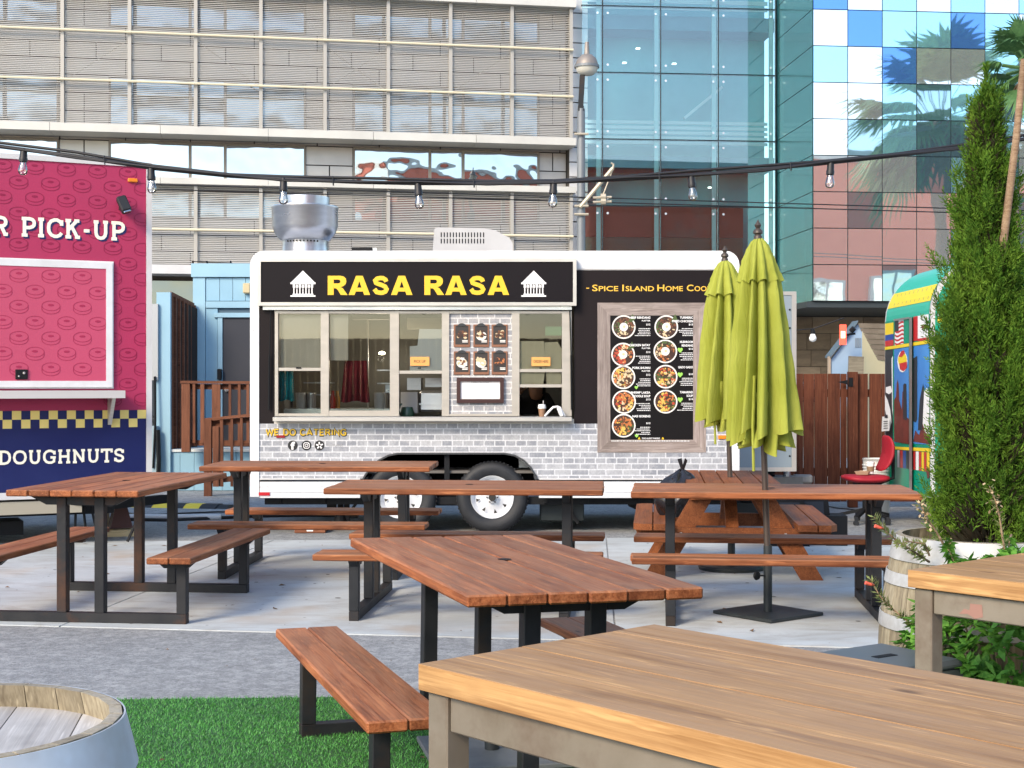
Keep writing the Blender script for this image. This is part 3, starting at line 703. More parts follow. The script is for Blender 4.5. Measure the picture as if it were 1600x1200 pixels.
ch.tube([(X(990), .3, Z(788)), (X(1000), .25, Z(792))], .05, 10); ch.bar((X(880), .25, Z(776)), (X(905), .25, Z(822)), .03); ch.bar((X(560), .2, Z(780)), (X(545), .2, Z(800)), .025)
ch.build('chassis', darkm, rasa)
def wheel(u):
    t = root('wheel', None, None); t.parent = rasa; t.location = (X(u), .04, .336)
    MB().lathe([(.20, .02), (.215, .0), (.27, -.012), (.31, -.004), (.330, .03), (.336, .05), (.336, .16), (.325, .2), (.29, .215), (.2, .2), (.2, .02)], 40, (0, 0, 0), 'y').build('tyre', rubber, t, smooth=50)
    tr = MB()
    for k in range(56):
        a = 2*math.pi*k/56; tr.box((.337*math.cos(a), .09, .337*math.sin(a)), (.016, .12, .008), (0, -a+math.pi/2+.3*(k % 2-.5), 0))
    tr.build('tyre', rubber, t)
    MB().lathe([(.207, .0), (.2, -.008), (.19, .004), (.175, .05), (.165, .055), (.10, .02), (.06, .012), (.055, -.012), (.0, -.012)], 40, (0, .02, 0), 'y').build('rim', white, t, smooth=50)
    hb = MB()
    hb.lathe([(.034, 0), (.034, -.035), (.026, -.045), (0, -.045)], 16, (0, .006, 0), 'y')
    for k in range(8):
        a = 2*math.pi*k/8+.2; c = (.134*math.cos(a), .134*math.sin(a)); d = (math.cos(a), math.sin(a)); e = (-d[1], d[0])
        hb.poly([(c[0]+d[0]*.02+e[0]*.016, .056-.02, c[1]+d[1]*.02+e[1]*.016), (c[0]+d[0]*.02-e[0]*.016, .056-.02, c[1]+d[1]*.02-e[1]*.016), (c[0]-d[0]*.02, .028, c[1]-d[1]*.02)])
    for k in range(6):
        a = 2*math.pi*k/6; hb.lathe([(.008, 0), (.008, -.014), (0, -.016)], 6, (.05*math.cos(a), .006+.004, .05*math.sin(a)), 'y')
    hb.build('hub', M('hub_dark', (.06, .055, .05), .4, .6), t)
wheel(769); wheel(625)
# raised awning with the name
aw = root('awning', None, None); aw.parent = rasa
fr = MB(); a0, a1, z1, z0 = X(405), X(900), Z(405), Z(478.5); ft_ = .032
fr.bb(a0, a1, -.10, -.003, z1-ft_, z1); fr.bb(a0, a1, -.10, -.003, z0, z0+ft_); fr.bb(a0, a0+ft_, -.10, -.003, z0+ft_, z1-ft_); fr.bb(a1-ft_, a1, -.10, -.003, z0+ft_, z1-ft_)
fr.build('awning_frame', alu, aw)
MB().bb(a0+ft_, a1-ft_, -.086, -.004, z0+ft_, z1-ft_).build('awning_sheet', signblack, aw)
tx = MB()
for (w, u0, u1) in (('RASA', 514, 645.5), ('RASA', 664, 795.5)): heavy_text(MB(), w, X(u0), X(u1), Z(461.8), Z(432), -.0885, each=lambda m: m.build('letter', yellow, aw))
def temple(u0, u1):
    t = MB(); w = u1-u0; y = -.0885; P = lambda a, v: (X(u0+w*a), y, Z(v))
    t.poly([P(.02, 442.5), P(.98, 442.5), P(.5, 424)])
    t.poly([P(.0, 445), P(1, 445), P(1, 442.2), P(0, 442.2)])
    for k in range(7):
        a = .14+.12*k
        if k % 2 == 0: t.poly([P(a-.045, 450.5), P(a+.045, 450.5), P(a+.045, 445), P(a-.045, 445)]); t.poly([P(a-.022, 460), P(a+.022, 460), P(a+.022, 450), P(a-.022, 450)])
        else: t.disc((X(u0+w*a), y, Z(449)), .05*w/TS, 10, 'y', 3.6/TS); t.poly([P(a-.02, 460), P(a+.02, 460), P(a+.02, 450), P(a-.02, 450)])
    t.poly([P(.08, 461.5), P(.92, 461.5), P(.92, 460), P(.08, 460)]); t.poly([P(.0, 464.5), P(1, 464.5), P(1, 462.4), P(0, 462.4)])
    t.build('temple_emblem', whitep, aw)
temple(456, 495); temple(814.5, 853)
MB().bb(X(412), X(893), -.05, .0, Z(484.5), Z(479)).build('awning_hinge', alu_b, rasa)
st = MB()
for u, s_ in ((424, 1), (890, -1)):
    st.tube([(X(u), -.03, Z(486)), (X(u-2*s_), -.035, Z(560))], .006, 6); st.tube([(X(u-2*s_), -.035, Z(555)), (X(u-3*s_), -.03, Z(640))], .010, 6)
split_parts(st, 'gas_strut', darkm, rasa)
# serving windows: frames, sashes, panes
alw = M('window_aluminium', (.50, .46, .40), .4, .35, (.42, .39, .34), 3, 0, (1, 1, 3))
glass = glassmat('window_glass', (.90, .92, .90), .0, .015)
wf = MB()
for (u0, u1) in ((430, 435), (501.5, 514), (609.5, 623.5), (690.5, 702), (800, 811.5), (878, 893)): wf.bb(X(u0), X(u1), -.02, .05, Z(650), Z(486))
wf.bb(X(435), X(501.5), -.016, .05, Z(650), Z(646)); wf.bb(X(514), X(609.5), -.016, .05, Z(650), Z(641.5)); wf.bb(X(702), X(800), -.016, .05, Z(650), Z(646.6))
for (u0, u1) in ((435, 501.5), (514, 609.5), (623.5, 690.5), (702, 800), (811.5, 878)): wf.bb(X(u0), X(u1), -.016, .05, Z(490), Z(486))
wf.build('window_frame', alw, rasa)
for (u0, u1, v) in ((435, 501.5, 577), (623.5, 690.5, 581.5), (811.5, 878, 579), (811.5, 878, 602.8)):
    s_ = MB().bb(X(u0), X(u1), -.012, .03, Z(v+2.4), Z(v-2.4)).build('sash_rail', alw, rasa)
lt = MB(); lt.bb(X(463), X(471), -.02, -.012, Z(576), Z(573.5)); lt.bb(X(653), X(658), -.016, -.012, Z(576), Z(574)); lt.bb(X(843), X(847), -.016, -.012, Z(576), Z(574)); split_parts(lt, 'sash_latch', darkm, rasa)
for (u0, u1, v0, v1) in ((435, 501.5, 490, 574.6), (435, 501.5, 579.4, 646), (514, 609.5, 490, 641.5), (623.5, 690.5, 490, 579), (811.5, 878, 490, 576.6), (811.5, 878, 581.4, 600.4)):
    MB().bb(X(u0), X(u1), .012, .016, Z(v1), Z(v0)).build('window_pane', glass, rasa)
MB().bb(X(702), X(800), .004, .02, Z(646.6), Z(490)).build('brick_wallpaper', brick2, rasa)
MB().cbox(((X(430)+X(893))/2, -.07, Z(654.5)), (X(893)-X(430), .17, 7/TS), .006).build('counter_sill', alu, rasa)
# inside
cream = M('cream_interior', (.68, .61, .50), .6, 0, (.56, .50, .41), 2)
MB().bb(X(410), X(1135), DEP-.3, DEP-.28, Z(735), Z(425)).build('back_wall', M('interior_steel', (.26, .24, .20), .5, .2, (.19, .18, .15), 2), rasa)
MB().bb(X(410), X(1135), .5, DEP-.3, Z(424), Z(422)).build('ceiling', cream, rasa)
MB().bb(X(437), X(500), .05, .054, Z(575), Z(490)).build('reflection_sheet', cream, rasa); MB().bb(X(515), X(543), .05, .054, Z(563), Z(490)).build('reflection_sheet', cream, rasa)  # cream sheets give these panes the beige of a reflection
inter = MB(); inter.bb(X(565), X(567), .5, .55, Z(640), Z(496)); inter.bb(X(543), X(610), .4, .5, Z(496), Z(490)); inter.bb(X(625), X(700), .9, 1.0, Z(508), Z(490))
split_parts(inter, 'interior_trim', cream, rasa)
ks = MB(); ks.bb(X(430), X(620), .5, 1.1, Z(735), Z(640)); ks.bb(X(811), X(893), .45, 1.1, Z(735), Z(652)); ks.bb(X(620), X(811), .5, 1.1, Z(735), Z(655)); split_parts(ks, 'work_counter', alu_b, rasa)
sf = MB(); sf.bb(X(452), X(498), .9, 1.2, Z(599), Z(597)); sf.bb(X(452), X(498), .9, 1.2, Z(619), Z(617)); sf.bb(X(575), X(606), .9, 1.2, Z(578), Z(576)); sf.bb(X(575), X(606), .9, 1.2, Z(600), Z(598)); sf.bb(X(590), X(609), .8, 1.1, Z(625), Z(601)); sf.bb(X(625), X(648), .9, 1.2, Z(610), Z(590)); sf.bb(X(655), X(690), .9, 1.2, Z(605), Z(590))
split_parts(sf, 'shelf', steel_g, rasa)
hc_ = MB(); hc_.cbox((X(671), .62, Z(628)), (.25, .4, .20), .02); hc_.bb(X(650), X(690.4), .41, .43, Z(634), Z(631)); hc_.build('holding_cabinet', alu_b, rasa)
cb_ = MB(); cb_.bb(X(622), X(649), .3, .5, Z(646), Z(613)); tag(cb_.build('carton', M('white_carton', (.5, .47, .43), .7), None, loc=rasa.location[:]), 'white carton behind the pick-up window of the black-signed trailer', 'carton')
jug = MB(); jug.lathe([(.0, 0), (.06, 0), (.07, .05), (.05, .11), (.0, .115)], 14, (X(634)+rasa.location.x, TY+.2, Z(655))); jug.tube([(X(634)+rasa.location.x-.06, TY+.19, Z(650)), (X(634)+rasa.location.x-.09, TY+.17, Z(638)), (X(634)+rasa.location.x-.05, TY+.18, Z(631))], .008, 6)
tag(jug.build('kettle', M('dark_green_enamel', (.02, .06, .04), .3), smooth=40), 'dark green kettle by the carton in the pick-up window', 'kettle')
papr = M('white_paper', (.78, .78, .76), .6); paper_o = M('orange_card', (.75, .36, .10), .6)
pa = MB(); pa.poly([(X(u), .022, Z(v)) for u, v in ((640, 579), (690, 579), (690, 514), (655, 514), (652, 540), (640, 541))]); pa.build('lit_pane_sheet', papr, rasa)  # white sheet standing in for the pale reflection in this pane
pa = MB(); pa.poly([(X(u), .022, Z(v)) for u, v in ((812, 600), (849, 600), (853, 570), (850, 533), (812, 533))]); pa.poly([(X(u), .024, Z(v)) for u, v in ((854, 600), (877, 600), (878, 545), (871, 534), (851, 535))]); pa.build('lit_pane_sheet', M('warm_lit_paper', (.78, .68, .47), .6), rasa)  # papers with the warm light put into their colour
MB().bb(X(852), X(878), .03, .034, Z(524), Z(510)).build('green_sticker', M('green_sheet', (.12, .32, .16), .6), rasa)
for (u0, u1, v0, v1, t) in ((641, 671, 557.5, 571.5, 'PICK UP'), (830.5, 860, 558, 572, 'ORDER HERE')):
    c = MB().bb(X(u0), X(u1), -.003, .008, Z(v1), Z(v0)).build('window_card', paper_o, rasa)
    q = MB(); q.jit = 0; put_text(q, t, X(u0+(6 if len(t) < 8 else 3)), X(u1-(6 if len(t) < 8 else 3)), Z(567), Z(562.5), -.0045); q.build('card_lettering', blackp, rasa)
def cloth(name, label, u0, u1, v0, v1, flare, mat, y=.14, nf=5):
    mb = MB(); nx, nz = 36, 10; g = []
    for j in range(nz+1):
        t = j/nz
        for i in range(nx+1):
            s_ = i/nx; w = (u1-u0)*(1+flare*t); uc = (u0+u1)/2-(flare*t*4)
            g.append((X(uc+(s_-.5)*w)+rasa.location.x, TY+y+.022*math.sin(s_*nf*6.28+.6*t)*(0.5+t), Z(v0+(v1-v0)*t+1.5*t*math.sin(s_*9))))
    mb.add(g, [(j*(nx+1)+i, j*(nx+1)+i+1, (j+1)*(nx+1)+i+1, (j+1)*(nx+1)+i) for j in range(nz) for i in range(nx)])
    return tag(mb.build(name, mat, smooth=60), label, 'cloth')
cloth('teal_cloth', 'teal cloth hanging behind the leftmost trailer window', 434, 456, 577, 626, .15, M('teal_fabric', (.0, .22, .26), .85, 0, (.0, .28, .32), 8), .10, 3)
cloth('red_cloth', 'dark red cloth hanging in the second trailer window', 536, 571, 563, 628, .32, M('red_fabric', (.24, .018, .03), .85, 0, (.17, .012, .022), 8))
lampg = M('lit_lamp', (1, .9, .7), .5, emit=((1, .85, .55), 6))
MB().lathe([(.0, .03), (.03, .018), (.034, 0), (0, -.008)], 14, (X(583), .9, Z(550))).build('lit_lamp', lampg, rasa)
pl_ = bpy.data.lights.new('trailer_lamp', 'POINT'); pl_.energy = 3.5; pl_.color = (1, .85, .68); pl_.shadow_soft_size = .05; plo = bpy.data.objects.new('trailer_lamp', pl_); COL.objects.link(plo); plo.parent = rasa; plo.location = (X(583), .86, Z(556))
# clipboards and whiteboard hang on the wallpaper
clipwood = M('clipboard_brown', (.20, .085, .045), .5, 0, (.27, .12, .065), 4); shade = M('food_photo_dark', (.035, .028, .026), .35)
food = [M('food_print_'+n, c, .4) for n, c in (('brown', (.16, .06, .025)), ('orange', (.52, .17, .05)), ('cream', (.66, .52, .32)), ('white', (.78, .75, .70)), ('red', (.45, .06, .03)), ('green', (.07, .11, .03)), ('dark', (.05, .022, .014)), ('yellow', (.70, .46, .10)))]
what = ['round fritters', 'a dark stew bowl', 'a brown grilled dish', 'a brown stew on a white rim', 'a pale bowl', 'an orange-topped card']
k = 0
for r, (v0, v1) in enumerate(((507, 542.5), (549, 585.5))):
    for c, (u0, u1) in enumerate(((709, 734.5), (739.6, 764.3), (768.2, 793.2))):
        t = root('clipboard', 'brown clipboard with %s, %s, %s row over the whiteboard' % (what[k], ('left', 'middle', 'right')[c], ('upper', 'lower')[r]), 'clipboard', (rasa.location.x+X((u0+u1)/2), TY-.004, Z(v1)), group='clipboards on the brick panel')
        w, h = (u1-u0)/TS, (v1-v0)/TS
        MB().cbox((0, 0, h/2), (w, .008, h), .003).build('board', clipwood, t)
        MB().bb(-w*.40, w*.40, -.006, -.0045, h*.12, h*.94).build('photo_card', shade, t)
        p = MB(); rng = random.Random(k+5)
        cols = [(0, 6), (0, 6), (6, 0), (0, 3), (2, 3), (1, 6)][k]
        if k not in (0, 2, 5): p.mat(3).disc((0, -.0066, h*.50), w*.33, 20, 'y', h*.20)
        for q in range(26):
            p.mat(rng.choice(cols+((2,) if k != 5 else ()))).disc((rng.uniform(-.24, .24)*w, -.0070-.0002*q, h*(.55+rng.uniform(-.14, .16))), w*rng.uniform(.06, .14), 8, 'y', h*rng.uniform(.03, .07))
        for q in range(2): p.mat(3).poly([(w*.02, -.0125, h*(.27-.06*q)), (w*.36, -.0125, h*(.27-.06*q)), (w*.36, -.0125, h*(.31-.06*q)), (w*.02, -.0125, h*(.31-.06*q))])
        p.build('photo_print', food, t)
        MB().prism([(-w*.3, h*.93), (w*.3, h*.93), (w*.2, h*1.01), (w*.07, h*1.05), (-w*.07, h*1.05), (-w*.2, h*1.01)], 'y', -.016, -.0045).build('clip', M('clip_black_steel', (.06, .062, .065), .35, .7) if 'clip_black_steel' not in MATS else MATS['clip_black_steel'], t)
        k += 1
wb = root('whiteboard', 'dark framed whiteboard headed Today Specials below the clipboards', 'whiteboard', (rasa.location.x+X(750.5), TY-.004, Z(629.5)))
w, h = 73.5/TS, 39.5/TS; q = MB(); e = 6/TS
q.bb(-w/2, w/2, -.03, .003, 0, e); q.bb(-w/2, w/2, -.03, .003, h-e, h); q.bb(-w/2, -w/2+e, -.03, .003, e, h-e); q.bb(w/2-e, w/2, -.03, .003, e, h-e)
q.build('frame', M('dark_wood_frame', (.045, .014, .012), .35), wb); MB().bb(-w/2+e, w/2-e, -.012, .0, e, h-e).build('board', M('whiteboard_white', (.82, .80, .80), .25), wb)
q = MB(); put_text(q, 'Today Specials', -w*.20, w*.19, h*.765, h*.835, -.0135); q.build('handwriting', greyp, wb)
# lower lettering and small emblems
sans_text('WE DO CATERING', X(416.6), X(541.6), Z(681.6), 11.6/TS, -.0015, .32, lambda m: m.build('letter_outline', blackp, rasa))
sans_text('WE DO CATERING', X(416), X(541), Z(680.8), 11/TS, -.0035, .19, lambda m: m.build('letter', M('gold_lettering', (.72, .46, .02), .4) if 'gold_lettering' not in MATS else MATS['gold_lettering'], rasa))
for u in (457.5, 479, 499.3):
    MB().disc((X(u), -.002, Z(696)), 7.8/TS, 28).build('emblem_disc', blackp, rasa)
q = MB(); put_text(q, 'f', X(454.2), X(461), Z(702.5), Z(690), -.0045, .05)
q.line([(X(479)+a*4.3/TS, Z(696)+b_*4.3/TS) for a, b_ in ((-1, -.6), (-.6, -1), (.6, -1), (1, -.6), (1, .6), (.6, 1), (-.6, 1), (-1, .6))], 1.1/TS, -.0045, True)
q.line([(X(479)+2.1/TS*math.cos(t*.524), Z(696)+2.1/TS*math.sin(t*.524)) for t in range(12)], .9/TS, -.0045, True); q.disc((X(481.6), -.0045, Z(693.2)), .6/TS, 8)
for a in (95, 165, 235, 305, 20):
    d = (math.cos(R(a)), math.sin(R(a))); q.line([(X(499.3)+d[0]*1.6/TS, Z(696)+d[1]*1.6/TS), (X(499.3)+d[0]*5.6/TS, Z(696)+d[1]*5.6/TS)], 2.1/TS, -.0045)
q.build('emblem_mark', whitep, rasa)
q = MB()
rr_ = random.Random(4)
for k in range(9): q.line([(X(510+k*2.8), Z(697+rr_.uniform(-1, 1))), (X(511.5+k*2.8), Z(694+rr_.uniform(-1, 2))), (X(512.5+k*2.8), Z(698+rr_.uniform(-1, 1)))], .6/TS, -.002)
for k in range(12): q.line([(X(466+k*2.2), Z(739+rr_.uniform(-1, 1))), (X(467+k*2.2), Z(736.5+rr_.uniform(-1, 1)))], .7/TS, -.002)
q.build('faint_script', greyp, rasa)
MB().bb(X(432), X(445), -.012, .0, Z(684), Z(680)).build('side_marker', M('red_marker', (.28, .012, .02), .25), rasa)
MB().bb(X(405), X(422), -.026, -.014, Z(774), Z(769)).build('reflector', M('red_reflector', (.5, .02, .03), .2), rasa)
MB().cbox((X(1128), -.012, Z(683)), (12/TS, .02, 6/TS), .004).build('amber_marker', M('amber_marker', (.75, .23, .02), .25), rasa)
# right-hand lettering and the menu
q = MB()
for (t, u0, u1, v1, v0) in (('-', 916, 920.5, 451, 449.6), ('S', 925.3, 933.8, 455, 444.8), ('PICE', 935.5, 966, 455, 447), ('I', 972.3, 974.8, 455, 444.8), ('SLAND', 977.5, 1022, 455, 447), ('H', 1027, 1038, 455, 444.8), ('OME', 1039.5, 1067, 455, 447), ('C', 1073, 1083.5, 455, 444.8), ('OOKING', 1085, 1133, 455, 447), ('-', 1136, 1139, 451, 449.6)):
    put_text(q, t, X(u0), X(u1), Z(v1), Z(v0), -.003, .014)
split_parts(q, 'letter', M('slogan_gold', (.78, .47, .05), .4), rasa)
greyw2 = wood('printed_grey_wood', (.16, .12, .10), (.29, .24, .22), (.40, .34, .31), .5, 1.3)
mf = root('menu_board', None, None); mf.parent = rasa
m0, m1, mz0, mz1, e = X(933.5), X(1103), Z(707), Z(473), 20/TS
for (name, pts) in (('t', [(m0, mz1), (m1, mz1), (m1-e, mz1-e), (m0+e, mz1-e)]), ('b', [(m0, mz0), (m1, mz0), (m1-e, mz0+e), (m0+e, mz0+e)])):
    cx, cz = (m0+m1)/2, sum(p[1] for p in pts)/4
    MB().prism([(p[0]-cx, p[1]-cz) for p in pts], 'y', -.005, .0).build('frame_board', greyw2, mf, loc=(cx, 0, cz))
for pts in ([(m0, mz0), (m0, mz1), (m0+e, mz1-e), (m0+e, mz0+e)], [(m1, mz0), (m1, mz1), (m1-e, mz1-e), (m1-e, mz0+e)]):
    cx, cz = sum(p[0] for p in pts)/4, (mz0+mz1)/2
    MB().prism([(p[1]-cz, -(p[0]-cx)) for p in pts], 'y', -.005, .0).build('frame_board', greyw2, mf, loc=(cx, 0, cz), rot=(0, -math.pi/2, 0))
MB().bb(m0+e, m1-e, -.004, .0, mz0+e, mz1-e).build('menu_sheet', M('menu_black', (.006, .005, .0055), .55, spec=.18), mf)
dishes = [(974.5, 511, 'BEEF RENDANG', 'PLATTER', '$12', 1), (973.5, 554, 'CHICKEN SATAY', 'PLATTER', '$12', 0), (974, 589.5, 'PORK SHUMAI', 'PLATTER', '$12', 2), (975, 628, 'SHRIMP LAKSA', 'NOODLE SOUP', '$13', 3), (974.5, 665, 'NASI GORENG', '', '$12', 4),
          (1041, 511, 'TURMERIC', 'FRIED CHICKEN', '$13', 1), (1039.5, 549, 'MUSHROOM', 'RENDANG', '$12', 5), (1040, 588.5, 'GADO GADO', '', '$10', 6), (1040, 627.5, 'TAMARIND', 'SOUP', '$10', 7)]
heart = M('lime_heart', (.30, .62, .10), .4)
pal = {0: (1, 2, 4, 4, 6), 1: (0, 0, 5, 2, 6), 2: (2, 7, 1, 2, 0), 3: (1, 1, 4, 2, 7), 4: (1, 0, 1, 7, 5), 5: (0, 5, 2, 1, 6), 6: (1, 4, 5, 7, 2), 7: (1, 4, 7, 7, 5)}
txm = MB(); hm = MB()
for i, (u, v, a, b_, pr, kind) in enumerate(dishes):
    rg = random.Random(40+i); p = MB(); r0 = 18.5/TS; c = (X(u), Z(v))
    p.mat(3).disc((c[0], -.0052, c[1]), r0, 32); p.mat(6).disc((c[0], -.0058, c[1]), r0*.88, 28); y = -.0062
    for q in range(110):
        t, rad = rg.uniform(0, 6.283), r0*.80*math.sqrt(rg.random()); sec = int((t/6.283)*5) % 5
        p.mat(pal[kind][sec if rg.random() < .6 else rg.randrange(5)])
        aa = rg.uniform(.05, .15)*r0; x_, z_ = c[0]+rad*math.cos(t), c[1]+rad*math.sin(t); ang = rg.uniform(0, 3.14); bb_ = aa*rg.uniform(.35, .9)
        p.poly([(x_+aa*math.cos(w_*.7854)*math.cos(ang)-bb_*math.sin(w_*.7854)*math.sin(ang), y, z_+aa*math.cos(w_*.7854)*math.sin(ang)+bb_*math.sin(w_*.7854)*math.cos(ang)) for w_ in range(8)]); y -= .00003
    if kind in (0, 1, 5): p.mat(3).disc((c[0], -.0098, c[1]), r0*.36, 18); p.mat(2).disc((c[0]+.004, -.0101, c[1]+.003), r0*.12, 10)
    if kind in (0, 1): p.mat(5).poly([(c[0]+r0*.35, -.0103, c[1]+r0*.4), (c[0]+r0*.75, -.0103, c[1]+r0*1.1), (c[0]+r0*.95, -.0103, c[1]+r0*.6)])
    p.build('dish_print', food, mf)
    right = X(1016 if i < 5 else 1082.5); top = v-16.5
    for k, (t, wd, hh) in enumerate(((a, len(a)*2.55, 3.6), (b_, len(b_)*(2.5 if b_ not in ('PLATTER',) else 1.9), 3.6 if b_ != 'PLATTER' else 2.2))):
        if t: put_text(txm, t, right-wd/TS, right, Z(top+k*5.6+hh), Z(top+k*5.6), -.0106, .03)
    put_text(txm, pr, right-6.5/TS, right, Z(top+14.4), Z(top+11.2), -.0106, .02)
    for k in range(5):
        vv = top+18.5+k*2.7; wd = rg.uniform(14, 25); xs = right-wd/TS
        while xs < right-.003:
            ln = min(rg.uniform(.8, 3.0)/TS, right-xs); txm.poly([(xs, -.0106, Z(vv+1.1)), (xs+ln, -.0106, Z(vv+1.1)), (xs+ln, -.0106, Z(vv)), (xs, -.0106, Z(vv))]); xs += ln+.7/TS
    if i in (2, 3+1, 6, 7, 8):
        hu, hv = (u+20, v+16) if i < 5 else (1062.5, v-3 if i != 6 else v-2); s_ = (2.9 if i < 5 else 4.4)/TS
        hm.poly([(X(hu)+s_*a_, -.011, Z(hv)+s_*c_) for a_, c_ in ((0, -1), (.85, -.1), (.95, .45), (.6, .8), (.2, .75), (0, .45), (-.2, .75), (-.6, .8), (-.95, .45), (-.85, -.1))])
txm_o = txm; put_text(txm, 'FOOD ALLERGY WARNING', X(1003), X(1031), Z(686), Z(683.6), -.0106, .02)
xs = X(955)
rg = random.Random(9)
while xs < X(1077): ln = rg.uniform(1, 4)/TS; txm.poly([(xs, -.0106, Z(689.6)), (xs+ln, -.0106, Z(689.6)), (xs+ln, -.0106, Z(688.3)), (xs, -.0106, Z(688.3))]); xs += ln+.8/TS
tag(txm.build('menu_lettering', whitep, mf), kind='stuff'); split_parts(hm, 'heart_mark', heart, mf)
q = MB()
for u in (998.5, 1035.5): q.poly([(X(u-2.2), -.0106, Z(686.5)), (X(u+2.2), -.0106, Z(686.5)), (X(u), -.0106, Z(682.5))])
split_parts(q, 'warning_mark', yellow, mf)
# roof gear
rg_ = root('exhaust_fan', None, None); rg_.parent = rasa; rg_.location = (at(476.5, 600, TY+.55).x-rasa.location.x, .55, zo1); rg_.scale = (1.08, 1.08, 1.14)
MB().lathe([(.205, 0), (.205, .06), (.20, .10), (.205, .13), (.22, .135), (.27, .19), (.295, .25), (.297, .40), (.303, .41), (.30, .42), (.29, .41), (.22, .41)], 40).build('fan_bowl', steel_g, rg_, smooth=50)
MB().lathe([(.22, .41), (.22, .50), (.20, .505), (.17, .49), (0, .49)], 36).build('fan_cap', steel_g, rg_, smooth=50)
q = MB()
for k in range(10):
    for z in (.02, .115): q.lathe([(.008, 0), (.008, -.012), (0, -.012)], 6, (.2*math.sin(-.7+k*.16), -.207*math.cos(-.7+k*.16)+.006, z), 'y')
q.bar((.2, -.02, .41), (.2, -.02, .5), .02); split_parts(q, 'bolt', darkm, rg_)
ac = root('air_conditioner', None, None); ac.parent = rasa; ac.location = (at(737, 600, TY+.4).x-rasa.location.x, .7, zo1); ac.scale = (1.03, 1, 1.1)
prof = [(-.365, .035), (.385, .03), (.385, .10), (.35, .15), (.22, .215), (.10, .235), (-.33, .24), (-.35, .225)]
MB().prism(prof, 'y', -.3, .35).build('cover', M('offwhite_plastic', (.44, .44, .44), .45, 0, (.37, .37, .37), 3), ac)
MB().bb(-.35, .375, -.27, .3, 0, .033).build('gasket', darkm, ac)
for row in range(2):
    for k in range(15): MB().cbox((-.285+k*.0283, -.3015, .145-row*.055+.03), (.010, .006, .042), .002).build('vent_slot', darkm, ac)
q = MB(); q.bb(X(528), X(545), .4, .7, zo1, Z(386)); q.bb(X(543), X(575), .35, .8, zo1, Z(381)); q.bb(X(574), X(590), .45, .7, zo1, Z(386)); q.tube([(X(505), .5, Z(390)), (X(530), .5, Z(388))], .012, 6); q.build('roof_vent', darkm, rasa)
MB().bb(X(577), X(583), .34, .352, zo1, Z(382)).build('vent_strap', alu_b, rasa)
# end door swung open at the right, tongue and jack
dr = root('end_door', None, None); dr.parent = rasa; dr.location = (X(1156), .62, 0); dr.rotation_euler = (0, 0, R(4))
DS = F/(TY+.62)
def dx(u): return (u-1156)/DS-.0
def dz(v): return HC+(600-v)/DS
q = MB(); w1, zb, zt = .665, dz(737), dz(455)
q.bb(0, w1, 0, .04, zb, zb+.04); q.bb(0, w1, 0, .04, zt-.035, zt); q.bb(w1-.045, w1, 0, .04, zb+.04, zt-.035); q.bb(0, .03, 0, .04, zb+.04, zt-.035); q.build('door_frame', alu, dr)
MB().bb(.03, w1-.045, .008, .03, zb+.04, zt-.035).build('door_skin', M('blue_grey_sheet', (.30, .36, .40), .4, .2, (.25, .31, .35), 1.4), dr)
q = MB()
for k in range(9): q.lathe([(.010, 0), (.009, -.008), (0, -.01)], 8, (w1-.065, .008, zb+.15+k*.18), 'y')
split_parts(q, 'bolt', darkm, dr)
tg = MB(); tg.bar((X(1140), .6, .42), (X(1285), 1.05, .42), .10, .10); tg.bar((X(1140), 1.55, .42), (X(1285), 1.08, .42), .10, .10); tg.cbox((X(1290), 1.06, .44), (.2, .11, .09), .02); tg.tube([(X(1262), 1.05, .15), (X(1262), 1.05, .45)], .03, 10)
tg.build('tongue', M('grey_tongue_paint', (.26, .26, .25), .5, .3, (.2, .19, .18), 5), rasa)
q = MB(); q.tube([(X(1262), 1.0, .42), (X(1262), 1.0, .80)], .036, 12); q.build('jack_tube', steel_g, rasa)
q = MB(); q.tube([(X(1266), 1.0, .82), (X(1246), .98, .83), (X(1244), .98, .94)], .011, 6); q.lathe([(.03, .78), (.034, .82), (0, .84)], 10, (X(1262), 1.0, 0)); q.build('jack_crank', darkm, rasa)

# small things at the order window
per = None
def phone():
    q = MB(); x0 = rasa.location.x
    q.tube([(x0+X(851), TY-.09, Z(650)), (x0+X(857), TY-.1, Z(643)), (x0+X(864), TY-.1, Z(636)), (x0+X(871), TY-.1, Z(635)), (x0+X(876), TY-.09, Z(640)), (x0+X(882), TY-.08, Z(650))], .011, 8)
    q.cbox((x0+X(875), TY-.1, Z(643)), (.04, .03, .10), .01, rot=(0, -.35, 0))
    tag(q.build('white_handset', M('white_plastic', (.8, .8, .8), .35), smooth=40), 'white handset with looped cord on the sill of the order window', 'handset')
    c = root('drink_cup', 'white lidded drink cup standing in the order window', 'cup', (x0+X(847), TY+.02, Z(651)))
    MB().lathe([(0, 0), (.028, 0), (.034, .075), (0, .075)], 18).build('cup', M('brown_cup', (.3, .17, .1), .5), c, smooth=40)
    MB().lathe([(.038, .075), (.04, .083), (.036, .10), (.034, .115), (0, .117)], 18).build('lid', MATS['white_plastic'], c, smooth=40)
    MB().tube([(0.01, 0, .11), (.013, 0, .15)], .003, 6).build('straw', MATS['white_plastic'], c)
phone()
btl = [M('sauce_red', (.35, .03, .02), .3), M('sauce_amber', (.45, .22, .04), .3), M('tub_white', (.7, .7, .68), .45), M('tin_steel', (.5, .5, .5), .3, .8)]
